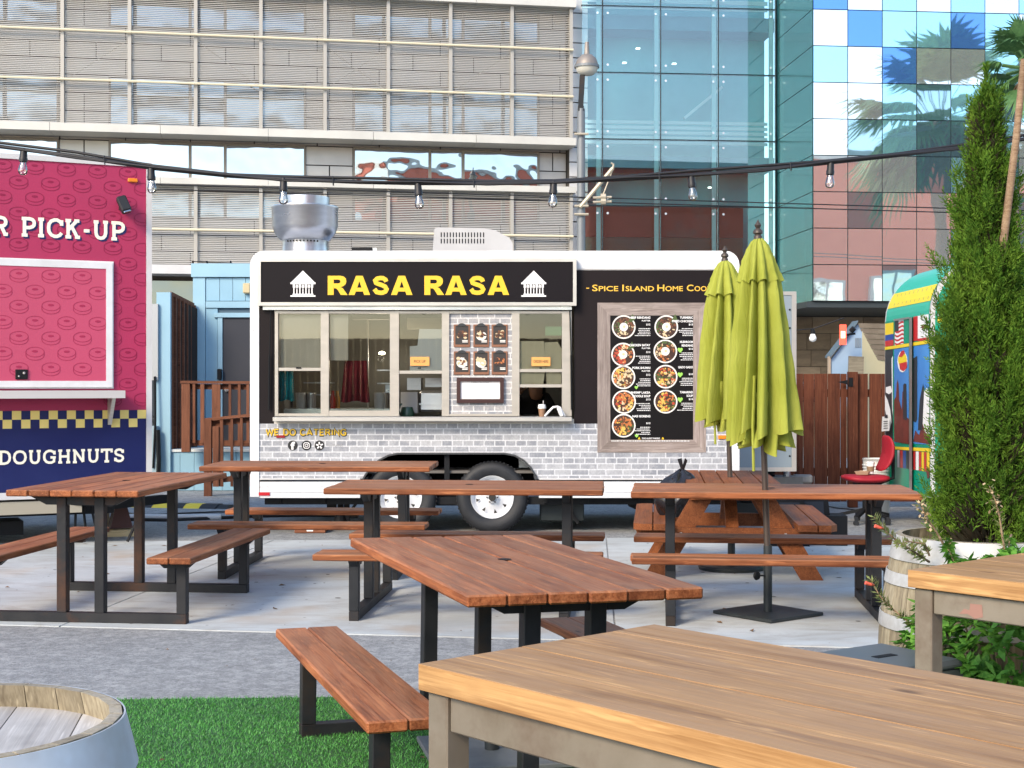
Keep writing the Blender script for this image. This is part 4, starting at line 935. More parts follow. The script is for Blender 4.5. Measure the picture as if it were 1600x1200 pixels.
for i, (u, v, y, lab, c) in enumerate(((520, 640, .62, 'red sauce bottle at the left of the second trailer window', 0), (527, 640, .7, 'amber sauce bottle beside the red one in the second window', 1), (592, 640, .6, 'white tub at the right foot of the second trailer window', 2), (600, 640, .68, 'steel tin behind the white tub in the second window', 3), (470, 640, .62, 'white tub low in the leftmost trailer window', 2), (486, 640, .66, 'steel tin low in the leftmost trailer window', 3))):
    x0 = at(u, 600, TY+y).x; k = 1.0 if c > 1 else .55
    q = MB(); q.lathe([(0, 0), (.045*k, 0), (.05*k, .09), (.03*k if c < 2 else .05*k, .13), (.014 if c < 2 else .052*k, .15), (.014 if c < 2 else .05*k, .175 if c < 2 else .155), (0, .175 if c < 2 else .155)], 14)
    o = q.build('bottle' if c < 2 else ('tub' if c == 2 else 'tin'), btl[c], smooth=40); o.location = (x0, TY+y, Z(640)); tag(o, lab, 'bottle' if c < 2 else 'container')
# ------------------------------------------------------------------ pink doughnut trailer (left)
PA = R(25.5); PP = Plane((-3.246, 12.6), PA)
pink = root('doughnut_trailer', 'pink and navy food trailer with printed doughnuts and a yellow chequer stripe', 'food trailer', (-3.246, 12.6, 0), PA)
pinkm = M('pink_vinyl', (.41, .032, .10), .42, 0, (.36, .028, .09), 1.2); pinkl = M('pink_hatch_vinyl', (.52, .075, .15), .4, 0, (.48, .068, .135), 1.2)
navy = M('navy_vinyl', (.006, .012, .085), .38, 0, (.008, .016, .10), 1.5); plum = M('plum_print', (.26, .010, .055), .4); cyellow = M('pale_yellow_print', (.85, .66, .20), .45)
creamp = M('cream_lettering', (.86, .83, .70), .45)
def pz(x, y): return PP.uz(x, y)
zt, zb = pz(228, 262)[1], pz(228, 772)[1]; zc1, zc0 = pz(228, 640.5)[1], pz(228, 667)[1]
LEN = -5.2
MB().bb(LEN, 0, 0.0, .03, zc0, zt).build('upper_side_panel', pinkm, pink)
MB().bb(LEN, 0, 0.0, .03, zb+.05, zc0).build('lower_side_panel', navy, pink)
q = MB(); q.bb(LEN, 0.0, .031, 2.2, zb, zt+.02); q.bb(.002, .05, -.012, 2.2, zb, zt+.03); q.build('body_shell', whitetrim, pink)
q = MB(); q.bb(LEN, .05, -.012, .03, zt, zt+.045); q.build('top_trim', whitetrim, pink)
MB().bb(LEN, .0, -.02, .03, zb-.01, zb+.05).build('bottom_trim', whitetrim, pink)
sq = (zc1-zc0)/2; q = MB()
for r in range(2):
    for k in range(int(-LEN/sq)):
        if (k+r) % 2 == (1 if r == 0 else 1): q.poly([(-(k+1)*sq, -.003, zc0+r*sq), (-k*sq, -.003, zc0+r*sq), (-k*sq, -.003, zc0+(r+1)*sq), (-(k+1)*sq, -.003, zc0+(r+1)*sq)])
MB().bb(LEN, 0, -.0015, .0, zc0, zc1).build('chequer_ground', navy, pink); split_parts(q, 'chequer_square', cyellow, pink)
# hatch
hu, hz1 = pz(175, 411); _, hz0 = pz(175, 605)
HL = hu-2.0; e = .055
q = MB(); q.bb(HL, hu, -.03, 0, hz1-e, hz1); q.bb(HL, hu, -.03, 0, hz0, hz0+e); q.bb(hu-e, hu, -.03, 0, hz0+e, hz1-e); q.bb(HL, HL+e, -.03, 0, hz0+e, hz1-e); q.bb(HL, hu+.012, -.012, 0, hz0-.012, hz1+.012); q.build('hatch_frame', white, pink)
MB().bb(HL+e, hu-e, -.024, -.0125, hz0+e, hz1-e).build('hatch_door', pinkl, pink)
sz1 = pz(186, 610)[1]; sz0 = pz(186, 627)[1]; su = pz(186, 620)[0]
q = MB(); q.bb(HL, su, -.30, -.01, sz1-.03, sz1); q.bb(HL, su, -.30, -.285, sz1-.065, sz1-.03); q.build('serving_shelf', M('shelf_steel', (.72, .71, .69), .35, .4), pink)
MB().prism([(-.28, sz1-.03), (-.01, sz1-.03), (-.01, sz1-.30), (-.04, sz1-.30)], 'x', su-.10, su-.07).build('shelf_bracket', alu, pink)
la = pz(33, 585); q = MB(); q.cbox((la[0], -.03, la[1]), (.10, .018, .085), .004); q.build('hatch_latch', darkm, pink)
q = MB(); q.cbox((la[0]+.02, -.042, la[1]+.012), (.02, .01, .02), .004); q.cbox((la[0]-.022, -.042, la[1]-.016), (.015, .01, .015), .004); split_parts(q, 'latch_pin', alu_b, pink)
# doughnuts
def donuts(y, x0, x1, z0, z1, inside, mat):
    DX, DZ = .262, .133; i0 = pz(128, 291)
    for r in range(-20, 26):
        for c in range(-24, 8):
            u = i0[0]+c*DX+(DX/2 if r % 2 else 0); z = i0[1]+r*DZ
            if not inside(u, z): continue
            q = MB()
            def cl(pts): return [(min(max(a, x0), x1), min(max(b_, z0), z1)) for a, b_ in pts]
            n = 20; q.line(cl([(u+.075*math.cos(t*6.2832/n), z+.016+.042*math.sin(t*6.2832/n)) for t in range(n)]), .0055, y, True)
            q.line(cl([(u+.075*math.cos(math.pi+t*math.pi/10), z-.012+.042*math.sin(math.pi+t*math.pi/10)) for t in range(11)]), .0055, y)
            for s_ in (-1, 1): q.line(cl([(u+s_*.075, z+.016), (u+s_*.075, z-.012)]), .0055, y)
            if x0+.03 < u < x1-.03 and z0+.02 < z < z1-.03: q.disc((u, y, z+.022), .026, 12, 'y', .010)
            if q.v: q.build('doughnut_print', mat, pink)
donuts(-.002, -5.19, -.002, zc1+.01, zt-.002, lambda u, z: -5.15 < u < .06 and zc1-.02 < z < zt+.05 and not (u < hu+.0 and hz0-.12 < z < hz1+.02), plum)
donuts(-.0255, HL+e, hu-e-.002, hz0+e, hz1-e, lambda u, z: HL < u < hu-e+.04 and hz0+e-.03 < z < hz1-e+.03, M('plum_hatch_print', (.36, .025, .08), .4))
# lettering (drop shadow first)
for (t, xa, xb, yb, ya) in (('ER PICK-UP', -38, 193, 376.5, 346.5), ('DOUGHNUTS', -2, 193, 722, 700.5)):
    u1, z0 = pz(xb, yb); u0 = pz(xa, yb)[0]; h = (yb-ya)*(12.6/F)
    if t[0] == 'E':
        k_ = (u1-u0)/(sum(SLAB[c][0] for c in t)+.2*(len(t)-1)); u0 -= k_*(sum(SLAB[c][0] for c in 'ORD')+.6); t = 'ORD'+t
        slab_text(MB(), t, u0+.014, u1+.014, z0-.014, h, -.0035, .17, each=lambda m: m.build('letter_shadow', navy, pink))
    slab_text(MB(), t, u0, u1, z0, h, -.0055, .17, each=lambda m: m.build('letter', creamp, pink))
u, z = pz(207, 282); MB().cbox((u, -.012, z), (.085, .024, .034), .006).build('amber_marker', MATS['amber_marker'], pink)
u, z = pz(190, 322); q = MB(); q.cbox((u, -.11, z), (.085, .07, .16), .012, rot=(R(-28), R(-18), 0)); q.bar((u-.01, 0, z-.02), (u-.01, -.08, z-.02), .03); q.build('floodlight', blackm, pink)
q = MB(); q.cbox((u+.006, -.142, z-.02), (.062, .012, .12), .004, rot=(R(-28), R(-18), 0)); q.build('floodlight_lens', MATS['office_window_glass'], pink)
# underneath
q = MB(); q.bb(LEN, -.25, .15, .28, zb-.17, zb-.01); q.bb(LEN, -.9, .9, 1.0, zb-.17, zb-.01); q.bb(LEN, -1.0, .3, .7, .08, .2)
q.bar((-.3, .2, zb-.1), (.35, .9, zb-.12), .08); q.build('chassis', darkm, pink)
q = MB(); q.bb(-1.9, -.55, -.0, .12, zb-.14, zb-.03); q.build('step_box', M('beige_box', (.36, .33, .26), .6), pink)
q = MB()
for k in range(5): a = -.62+.07*k; q.tube([(a, .1, zb), (a-.03, .15, zb-.15), (a-.06+.02*k, .12, .12)], .012, 6)
q.tube([(-.9, .05, zb-.04), (-.3, -.05, zb-.09), (-.1, .05, zb-.02)], .014, 6); q.tube([(-.05, .0, zb), (-.10, -.1, .2), (-.18, -.1, .02)], .013, 6)
split_parts(q, 'hanging_cable', darkm, pink)
j = gnd(178, 838)
q = MB(); q.prism([(-.10, .0), (.11, .0), (.03, .30), (-.03, .30)], 'y', -.05, .05); jk = q.build('jack_stand', M('brown_jack_paint', (.09, .035, .03), .6)); jk.location = (j.x+.02, j.y+.12, .065); jk.rotation_euler = (0, 0, R(30)); tag(jk, 'brown triangular jack stand under the pink trailer corner', 'jack stand')
q = MB(); q.cbox((0, 0, .03), (.46, .20, .075), .006); bl = q.build('timber_block', palew); bl.location = (j.x+.01, j.y+.12, -.012); bl.rotation_euler = (0, 0, R(14)); tag(bl, 'pale timber block flat under the brown jack stand', 'timber block')
q = MB(); q.cbox((0, 0, .09), (.07, .07, .18), .005); bl = q.build('timber_offcut', palew); bl.location = (j.x-.14, j.y+.2, .066); tag(bl, 'small upright pale timber offcut beside the jack stand', 'timber block')

# ------------------------------------------------------------------ green and yellow trailer with flags (right)
GX, GY = 3.95, 13.4
green = root('flag_trailer', 'green and yellow rounded food trailer covered in printed national flags', 'food trailer', (GX, GY, 0))
gm = M('emerald_vinyl', (.0, .25, .15), .35, 0, (.0, .29, .18), 1.5); tealm = M('sea_green_vinyl', (.02, .42, .30), .35); yel = M('flag_yellow', (.85, .63, .03), .4); fblue = M('flag_blue', (.02, .07, .33), .4); fred = M('flag_red', (.55, .03, .035), .4)
skyb = M('mural_blue', (.045, .20, .58), .35, 0, (.08, .30, .68), 1.2); brickr = M('mural_red_brown', (.18, .04, .03), .4, 0, (.11, .03, .025), 6); dkm = M('mural_dark', (.03, .035, .045), .4)
ZC, RC, ZB, DG = 2.05, .55, .325, 1.65
prof = [(0, ZB), (0, ZC)] + [(RC-RC*math.cos(k*math.pi/16), ZC+RC*math.sin(k*math.pi/16)) for k in range(1, 9)] + [(3.4, ZC+RC), (3.4, ZB)]
MB().prism(prof, 'y', 0, DG).build('body_shell', whitetrim, green)
def curve_strip(mb, k0, k1, y0, y1, off):
    P = lambda k, y: (RC-(RC+off)*math.cos(k*math.pi/16), y, ZC+(RC+off)*math.sin(k*math.pi/16))
    k = k0
    while k < k1-1e-6:
        k2 = min(k+.5, k1); mb.poly([P(k, y0), P(k, y1), P(k2, y1), P(k2, y0)]); k = k2
q = MB(); curve_strip(q, 0, 8, .05, DG-.05, .003); q.build('roof_panel', tealm, green, smooth=60)
q = MB(); curve_strip(q, 1.3, 2.9, .06, DG-.06, .006)
q.build('yellow_band', yel, green, smooth=60)
q = MB()
for k in range(9):
    y = .15+k*.15; P = lambda kk, yy: (RC-(RC+.0085)*math.cos(kk*math.pi/16), yy, ZC+(RC+.0085)*math.sin(kk*math.pi/16)); q.poly([P(1.5, y), P(1.5, y+.014), P(2.7, y+.05), P(2.7, y+.036)])
split_parts(q, 'band_stroke', gm, green)
def fp(u, v, o=.004):                      # measured point on the trailer's flat end, local coordinates
    Y = (GX-o)*F/(u-800); return (-o, Y-GY, HC+(600-v)*Y/F)
lay = {}
def fq(mat, pts, o=.006): lay.setdefault(mat.name, (mat, MB()))[1].poly([fp(u, v, o) for u, v in pts])
def frect(mat, u0, u1, v0l, v1l, v0r, v1r, o=.006): fq(mat, [(u0, v0l), (u1, v0r), (u1, v1r), (u0, v1l)], o)
def ln(va, vb, u): return va+(vb-va)*(u-1382)/(1455-1382)   # rows that converge along the end wall
def cell(mat, u0, u1, ta, tb, ba, bb_, o=.006): frect(mat, u0, u1, ln(ta, tb, u0), ln(ba, bb_, u0), ln(ta, tb, u1), ln(ba, bb_, u1), o)
cell(gm, 1383, 1453, 503, 490, 760, 777, .003)
cell(yel, 1383, 1396, 506, 494, 524, 511); cell(fblue, 1383, 1396, 524, 511, 533, 520.5); cell(fred, 1383, 1396, 533, 520.5, 542, 530)
cell(dkm, 1398, 1404, 504, 491, 521, 509, .008); cell(whitep, 1398, 1412, 504, 491, 542, 530)
for k in range(6): fq(fred, [(1398+i*2.8, ln(506, 494, 1398)+k*6.3+2*math.sin(i*1.1)) for i in range(6)] + [(1412-i*2.8, ln(506, 494, 1398)+k*6.3+3+2*math.sin((5-i)*1.1)) for i in range(6)], .0075)
cell(gm, 1412, 1420, 503, 490, 542, 530); cell(fred, 1427, 1434, 503, 490, 540, 529); cell(whitep, 1434, 1451, 503, 490, 540, 529); cell(fred, 1434, 1451, 537, 526, 541, 530, .008)
fq(brickr, [(1439, 512), (1441, 507), (1443, 509), (1447, 507), (1448, 513), (1445, 512), (1442, 514)], .009)
cell(yel, 1382.5, 1454.5, 542.5, 530.5, 547, 536, .010)
cell(dkm, 1383, 1395, 548, 537, 692, 697); cell(skyb, 1397, 1420, 548, 537, 690, 695); cell(skyb, 1427, 1452, 548, 537, 690, 695)
for pts in ([(1384, 605), (1392, 603), (1394, 612), (1389, 616), (1384, 613)], [(1383, 617), (1387, 625), (1391, 640), (1393, 660), (1390, 672), (1386, 655), (1383, 640)], [(1393, 560), (1395, 556), (1395, 650), (1394, 640)]): fq(whitep, pts, .008)
fq(brickr, [(1397, 690), (1397, 625), (1400, 620), (1401, 600), (1402.5, 593), (1404, 600), (1405, 625), (1409, 640), (1410, 612), (1412, 612), (1413, 648), (1420, 655), (1420, 694)], .008)
fq(dkm, [(1411, 655), (1411, 602), (1413, 599), (1416, 600), (1417, 657)], .009); fq(dkm, [(1427, 560), (1433, 556), (1433, 655), (1431, 660), (1427, 658)], .009)
fq(whitep, [(1440, 640), (1444, 612), (1448, 606), (1452, 612), (1452, 690), (1440, 690)], .008); fq(brickr, [(1427, 690), (1430, 672), (1436, 680), (1441, 660), (1446, 676), (1452, 680), (1452, 694)], .009); fq(dkm, [(1434, 672), (1437, 625), (1442, 600), (1444, 606), (1441, 672)], .010)
c = (1410, 565)
fq(whitep, [(c[0]+8*math.cos(t*.5236), c[1]+17*math.sin(t*.5236)) for t in range(12)], .009); fq(yel, [(c[0]+7*math.cos(t*.5236), c[1]-3+11*math.sin(t*.5236)) for t in range(12)], .010); fq(fred, [(1405, 568), (1417, 565), (1417, 574), (1412, 580), (1406, 577)], .011); fq(fred, [(1404, 557), (1408, 549), (1412, 547), (1414, 552), (1409, 558)], .011)
cell(yel, 1382.5, 1454.5, 697, 700.5, 701, 706, .010)
cs = [dkm, whitep, gm, whitep, fred, fblue, dkm, fred, whitep, fred, yel, fred, yel]
us = [1390, 1394, 1398, 1402, 1406, 1411, 1416, 1427, 1431, 1436, 1440, 1444, 1448, 1453]
for m_, a, b_ in zip(cs, us, us[1:]): cell(m_, a, b_-.6, 702, 707, 727, 738)
fq(brickr, [(1447, 735), (1449, 730), (1452, 734), (1452, 746), (1449, 748)], .010)
for k, (m_, mb) in enumerate(lay.values()): split_parts(mb, 'flag_print', m_, green)
q = MB(); q.add([fp(1420.5, 497, .03), fp(1425, 495, .03), fp(1425, 775, .03), fp(1420.5, 768, .03), fp(1420.5, 497, .002), fp(1425, 495, .002), fp(1425, 775, .002), fp(1420.5, 768, .002)], [(0, 1, 2, 3), (0, 4, 5, 1), (1, 5, 6, 2), (2, 6, 7, 3), (3, 7, 4, 0)]); q.add([fp(u, v, .02) for u, v in ((1396, 499), (1421, 495), (1421, 498), (1396, 502))], [(0, 1, 2, 3)]); q.build('door_jamb', alu_b, green)
q = MB(); q.add([fp(u, v, .06) for u, v in ((1378.5, 651), (1390, 650), (1389.5, 673), (1377.5, 674))], [(0, 1, 2, 3)]); q.build('notice_sheet', papr, green); q = MB(); q.add([fp(u, v, .064) for u, v in ((1382, 648), (1387, 648), (1387, 653), (1382, 653))], [(0, 1, 2, 3)])
for k in range(4): q.add([fp(u, v, .064) for u, v in ((1380.5, 658+k*3.6), (1387, 657.5+k*3.6), (1387, 658.5+k*3.6), (1380.5, 659.2+k*3.6))], [(0, 1, 2, 3)])
q.build('notice_print', dkm, green)
# long side facing the tables, mostly behind the cypress
q = MB(); q.prism([(.04, ZB+.03), (.04, ZC)] + [(RC-(RC-.04)*math.cos(k*math.pi/16), ZC+(RC-.04)*math.sin(k*math.pi/16)) for k in range(1, 9)] + [(3.38, ZC+RC-.04), (3.38, ZB+.03)], 'y', -.004, .0); q.build('side_panel', gm, green)
q = MB(); q.poly([(.08, -.008, 1.60), (.55, -.008, 1.95), (1.05, -.008, 1.6), (.55, -.008, 1.25)]); q.poly([(.06, -.008, 2.03), (3.3, -.008, 2.03), (3.3, -.008, 1.98), (.06, -.008, 1.98)]); q.build('flag_print', yel, green); q = MB(); q.disc((.55, -.012, 1.6), .2, 20); q.build('flag_print', fblue, green)
q = MB(); q.bb(.06, 3.3, -.5, -.005, 2.04, 2.07); q.build('side_awning', alu, green)
q = MB(); q.bb(.1, 3.3, .1, 1.5, ZB-.1, ZB-.004); q.tube([(.9, .06, .3), (.9, .2, .3)], .3, 20); q.tube([(.15, .1, 0), (.15, .1, .35)], .04, 8); q.build('chassis', darkm, green)
# ------------------------------------------------------------------ steel-framed picnic tables
cache = {}
def shared(key, fn):
    if key not in cache: cache[key] = fn()
    return cache[key]
def board(L, w, t, mat, ch=.006):
    return shared(('b', L, w, t, mat.name, ch), lambda: MB().cbox((0, 0, 0), (L, w, t), ch).mesh(mat))
holem = M('umbrella_hole_dark', (.01, .009, .008), .8)
def steel_table(label, x, y, yaw, h=.77, L=1.70, W=.80, hb=.40, fx=.62, roll=0, z=0, fshift=0, wood_m=None, dirt=False):
    wd = wood_m or stain; st_ = rustm if dirt else blackm
    t = root('picnic_table', label, 'picnic table', (x, y, z), yaw, 'steel-framed picnic tables'); t.rotation_euler[0] = roll
    bw = W/6; T = .038
    for k in range(6):
        o = link('plank', board(L, bw-.004, T, wd), t, ((random.random()-.5)*.012, -W/2+bw*(k+.5), h-T/2)); o.rotation_euler = (random.uniform(-.008, .008), 0, math.pi if k % 2 else 0)
    hl = MB(); hl.lathe([(.0, .0), (.021, .0), (.026, .0012), (.024, .0)], 16, (.0, .0, h+.001)); hl.build('umbrella_hole', holem, t)
    bc = W/2+.045+.13
    for s_ in (-1, 1):
        for k in (-1, 1):
            o = link('bench_plank', board(L, .128, T, wd), t, ((random.random()-.5)*.012, s_*bc+k*.0655, hb-T/2)); o.rotation_euler = (random.uniform(-.01, .01), 0, math.pi if k > 0 else 0)
    P = .058
    for e in (-1, 1):
        X0 = e*fx+fshift
        for s_ in (-1, 1):
            hh = h-T-.012-P; link('leg', shared(('leg', round(hh, 3), st_.name), lambda: MB().cbox((0, 0, hh/2), (P, P, hh), .003).mesh(st_)), t, (X0, s_*.115, P))
            h2 = hb-T-.010-P; link('bench_leg', shared(('leg', round(h2, 3), st_.name), lambda: MB().cbox((0, 0, h2/2), (P, P, h2), .003).mesh(st_)), t, (X0, s_*(bc+.035), P))
            link('bench_bracket', shared(('bb', st_.name), lambda: MB().prism([(-.11, 0), (.11, 0), (.07, -.035), (-.07, -.035)], 'x', -.025, .025).mesh(st_)), t, (X0, s_*bc, hb-T-.002))
        link('floor_beam', shared(('fb', round(bc, 3), st_.name), lambda: MB().cbox((0, 0, P/2), (P, 2*(bc+.035)+P, P), .003).mesh(st_)), t, (X0, 0, 0))
        link('top_bracket', shared(('tb', W, st_.name), lambda: MB().prism([(-W/2+.08, 0), (W/2-.08, 0), (W/2-.19, -.055), (-W/2+.19, -.055)], 'x', -.02, .02).mesh(st_)), t, (X0-e*.0, 0, h-T-.002))
        bo = MB()
        for s_ in (-1, 1): bo.lathe([(.009, 0), (.008, -.006), (0, -.008)], 8, (0, 0, 0), 'z')
        for s_ in (-1, 1):
            link('bolt', shared('bolt', lambda: MB().box((0, 0, 0), (.004, .014, .014)).mesh(alu_b)), t, (X0-.023, s_*.115, h-T-.03))
    return t
T1 = steel_table('red-stained picnic table set end-on in front of the navy doughnut trailer', -2.46, 9.06, R(84.2), h=.785, dirt=True, fshift=-.08)
T2 = steel_table('red-stained picnic table nearest the food trailer wheels, left of centre', -1.44, 10.8, R(-2), h=.795)
T3 = steel_table('red-stained picnic table broadside before the trailer wheels, left of the umbrella table', -.27, 8.98, R(-4.2), h=.765)
T4 = steel_table('red-stained picnic table with the nearer green umbrella rising behind its top', 1.60, 8.78, R(-6), h=.757)
T5 = steel_table('nearest red-stained picnic table, half on the turf, with a dark umbrella hole', -.038, 5.25, R(108.5), h=.765, roll=R(.8), z=-.014)

# wooden A-frame picnic table
af = root('wooden_picnic_table', 'brown all-timber picnic table with slanted legs pierced by the farther green umbrella', 'picnic table', (1.64, 10.75, 0), R(84.2))
L = 1.72
for k in range(5):
    o = link('plank', shared('afp', lambda: MB().prism([(-L/2, -.062), (L/2, -.062), (L/2, .062), (-L/2, .062)], 'z', -.04, 0).mesh(stain2)), af, ((random.random()-.5)*.02, -.268+.134*k, .695))
def bench_plank(s_): # outer end corners clipped
    return MB().prism([(-L/2, -.065), (L/2, -.065), (L/2, .02), (L/2-.06, .065), (-L/2+.06, .065), (-L/2, .02)], 'z', -.045, 0).mesh(stain2)
for s_ in (-1, 1):
    link('bench_plank', shared('afb1', lambda: MB().prism([(-L/2, -.065), (L/2, -.065), (L/2, .065), (-L/2, .065)], 'z', -.045, 0).mesh(stain2)), af, (0, s_*.50, .42))
    o = link('bench_plank', shared('afb2', lambda: bench_plank(1)), af, (0, s_*.64, .42)); o.rotation_euler = (0, 0, 0 if s_ > 0 else math.pi)
for e in (-1, 1):
    x = e*.55
    for s_ in (-1, 1):
        q = MB(); q.prism([(s_*.10, .655), (s_*.26, .655), (s_*.64, 0), (s_*.48, 0)], 'x', x-.02, x+.02); q.build('leg', stain2, af)
    q = MB(); q.prism([(-.70, .372), (.70, .372), (.66, .27), (-.66, .27)], 'x', x+e*.022, x+e*.062); q.build('seat_beam', stain2, af)
    q = MB(); q.bb(x+e*.022, x+e*.06, -.30, .30, .57, .655); q.build('top_beam', stain2, af)
    q = MB()
    for yy in (-.36, .36, -.24, .24): q.lathe([(.010, 0), (.009, .008), (0, .009)], 8, (0, 0, 0), 'z')
    for yy in (-.37, .37): link('bolt', shared('bolt2', lambda: MB().box((0, 0, 0), (.006, .016, .016)).mesh(alu_b)), af, (x+e*.064, yy, .33))
q = MB(); q.bar((-.5, 0, .35), (-.08, 0, .62), .09, .04); q.bar((.5, 0, .35), (.08, 0, .62), .09, .04); q.build('brace', stain2, af)

# ------------------------------------------------------------------ tall teak tables and stool
def teak_table(label, c, ang, L, D, n, lx=(0.0,)):
    t = root('teak_table', label, 'table', (c[0], c[1], 0), ang, 'teak-topped tables on taupe frames'); h, T = .915, .045
    w = D/n
    for k in range(n):
        o = link('plank', shared(('tk', L, round(w, 4)), lambda: MB().cbox((0, 0, 0), (L, w-.0014, T), .0007).mesh(teak)), t, (L/2, w*(k+.5), h-T/2+(random.random()-.5)*.0008)); o.rotation_euler = (0, 0, 0 if k % 2 else math.pi)
    p = .052
    for (a, b_) in ((.012+p/2, .012+p/2), (L-.012-p/2, .012+p/2), (.012+p/2, D-.012-p/2), (L-.012-p/2, D-.012-p/2)):
        link('leg', shared('tleg', lambda: MB().cbox((0, 0, .434), (p, p, .868), .003).mesh(taupe)), t, (a, b_, 0))
    for b_ in (.012+.02, D-.012-.02): MB().cbox((L/2, b_, h-T-.034), (L-.024-2*p-.002, .028, .062), .003).build('apron_rail', taupe, t)
    for a in (.012+.02, L-.012-.02): MB().cbox((a, D/2, h-T-.034), (.028, D-.024-2*p-.002, .062), .003).build('apron_rail', taupe, t)
    return t
teak_table('large weathered teak table filling the foreground', (-.163, 2.463), R(-48.1), 1.9, .605, 5)
tr = teak_table('teak table with bright orange edge before the leafy bush', (1.033, 3.71), R(-49.5), 1.8, .66, 6)
sc = MB(); sc.poly([(.14, .0172, .815), (.155, .0172, .83), (.17, .0172, .828), (.172, .0172, .845), (.205, .0172, .846), (.208, .0172, .815), (.185, .0172, .808), (.165, .0172, .818)]); sc.build('scuff_mark', M('pink_scuff', (.32, .17, .13), .6), tr)
st_ = root('metal_stool', 'grey metal stool with a hand slot in its seat beside the teak table', 'stool', (1.075, 4.10, 0), R(33))
q = MB(); q.cbox((0, 0, .600), (.315, .315, .03), .012); q.bb(-.15, .15, -.156, -.152, .56, .588); q.bb(-.15, .15, .152, .156, .56, .588); q.build('seat', stoolm, st_)
q = MB(); q.cbox((0, 0, .6155), (.082, .028, .002), .0008); q.build('hand_slot', darkm, st_)
for i, j in ((-1, -1), (1, -1), (1, 1), (-1, 1)):
    q = MB(); q.bar((i*.135, j*.135, .585), (i*.185, j*.185, 0), .035); q.build('leg', stoolm, st_)
q = MB()
for a, b_ in (((-1, -1), (1, -1)), ((1, -1), (1, 1)), ((1, 1), (-1, 1)), ((-1, 1), (-1, -1))): q.bar((a[0]*.168, a[1]*.168, .2), (b_[0]*.168, b_[1]*.168, .2), .014, .02)
q.build('stretcher', stoolm, st_)

# ------------------------------------------------------------------ barrels
def barrel(label, c, headed, wood_m=oak, hoop=hoopm, rot=0):
    t = root('wine_barrel', label, 'barrel', (c[0], c[1], -.012), rot, 'wine barrels'); h, n = .905, 26
    def r(z): s_ = (z/h-.5)*2; return .272+.062*(1-s_*s_)
    zs = [0, .08, .2, .33, .4525, .57, .7, .82, h]
    def stave():
        mb = MB(); a = math.pi/n*.972
        for sgn in (0,):
            vs = []
            for z in zs:
                R_ = r(z); vs += [(R_*math.cos(-a), R_*math.sin(-a), z), (R_*math.cos(a), R_*math.sin(a), z), ((R_-.019)*math.cos(a), (R_-.019)*math.sin(a), z), ((R_-.019)*math.cos(-a), (R_-.019)*math.sin(-a), z)]
            fs = []
            for i in range(len(zs)-1):
                for k in range(4): fs.append((4*i+k, 4*i+(k+1) % 4, 4*i+4+(k+1) % 4, 4*i+4+k))
            m_ = 4*(len(zs)-1); fs += [(3, 2, 1, 0), (m_, m_+1, m_+2, m_+3)]; mb.add([(v[2], v[0]-.3, v[1]) for v in vs], fs)  # grain runs along local x
        return mb.mesh(wood_m)
    me = shared(('stave', wood_m.name), stave)
    for k in range(n):
        th = 2*math.pi*k/n
        Mx = Matrix(((0, math.cos(th), -math.sin(th), .3*math.cos(th)), (0, math.sin(th), math.cos(th), .3*math.sin(th)), (1, 0, 0, 0), (0, 0, 0, 1)))
        o = link('stave', me, t); o.matrix_local = Mx
    for (z0, z1) in ((.0, .045), (.10, .14), (.25, .29), (.60, .645), (.745, .785), (h-.078, h-.001)):
        link('hoop', shared(('hoop', z0, hoop.name), lambda: MB().lathe([(r(z0)+.0015, z0), (r(z0)+.0042, z0), (r((z0+z1)/2)+.0042, (z0+z1)/2), (r(z1)+.0042, z1), (r(z1)+.0015, z1)], 64).mesh(hoop, 50)), t)
    if headed:
        R_ = r(h-.04)-.021; y = -R_
        ws = [.07, .115, .12, .11, .10, .07]
        for w in ws:
            y2 = min(y+w, R_)
            pts = []
            for q_ in range(9): yy = y+(y2-y)*q_/8; pts.append((math.sqrt(max(R_*R_-yy*yy, 0)), yy))
            pts = [(-p[0], p[1]) for p in pts[::-1]] + pts
            pts = [(p[0], p[1]+(.0012 if p[1] <= y+1e-6 else (-.0012 if p[1] >= y2-1e-6 else 0))) for p in pts]
            if y2-y > .02: MB().prism(pts, 'z', h-.066, h-.038).build('head_board', oakgrey, t)
            y = y2
        MB().lathe([(.225, .8), (R_, .845), (R_, .80), (.225, .8)], 40).build('head_rim', wood_m, t) if False else None
    else:
        MB().disc((0, 0, h-.07), .255, 40, 'z').build('soil', M('potting_soil', (.035, .025, .018), .95, 0, (.06, .045, .03), 25, .5), t)
    return t
barrel('wine barrel with grey plank head and steel hoop at lower left', (-.868, 2.14), True, rot=R(100))
barrel('barrel planter with whitewashed hoops holding the tall cypress', (1.575, 4.785), False, M_oak2 if 'M_oak2' in globals() else oak, hoopw, rot=R(5))
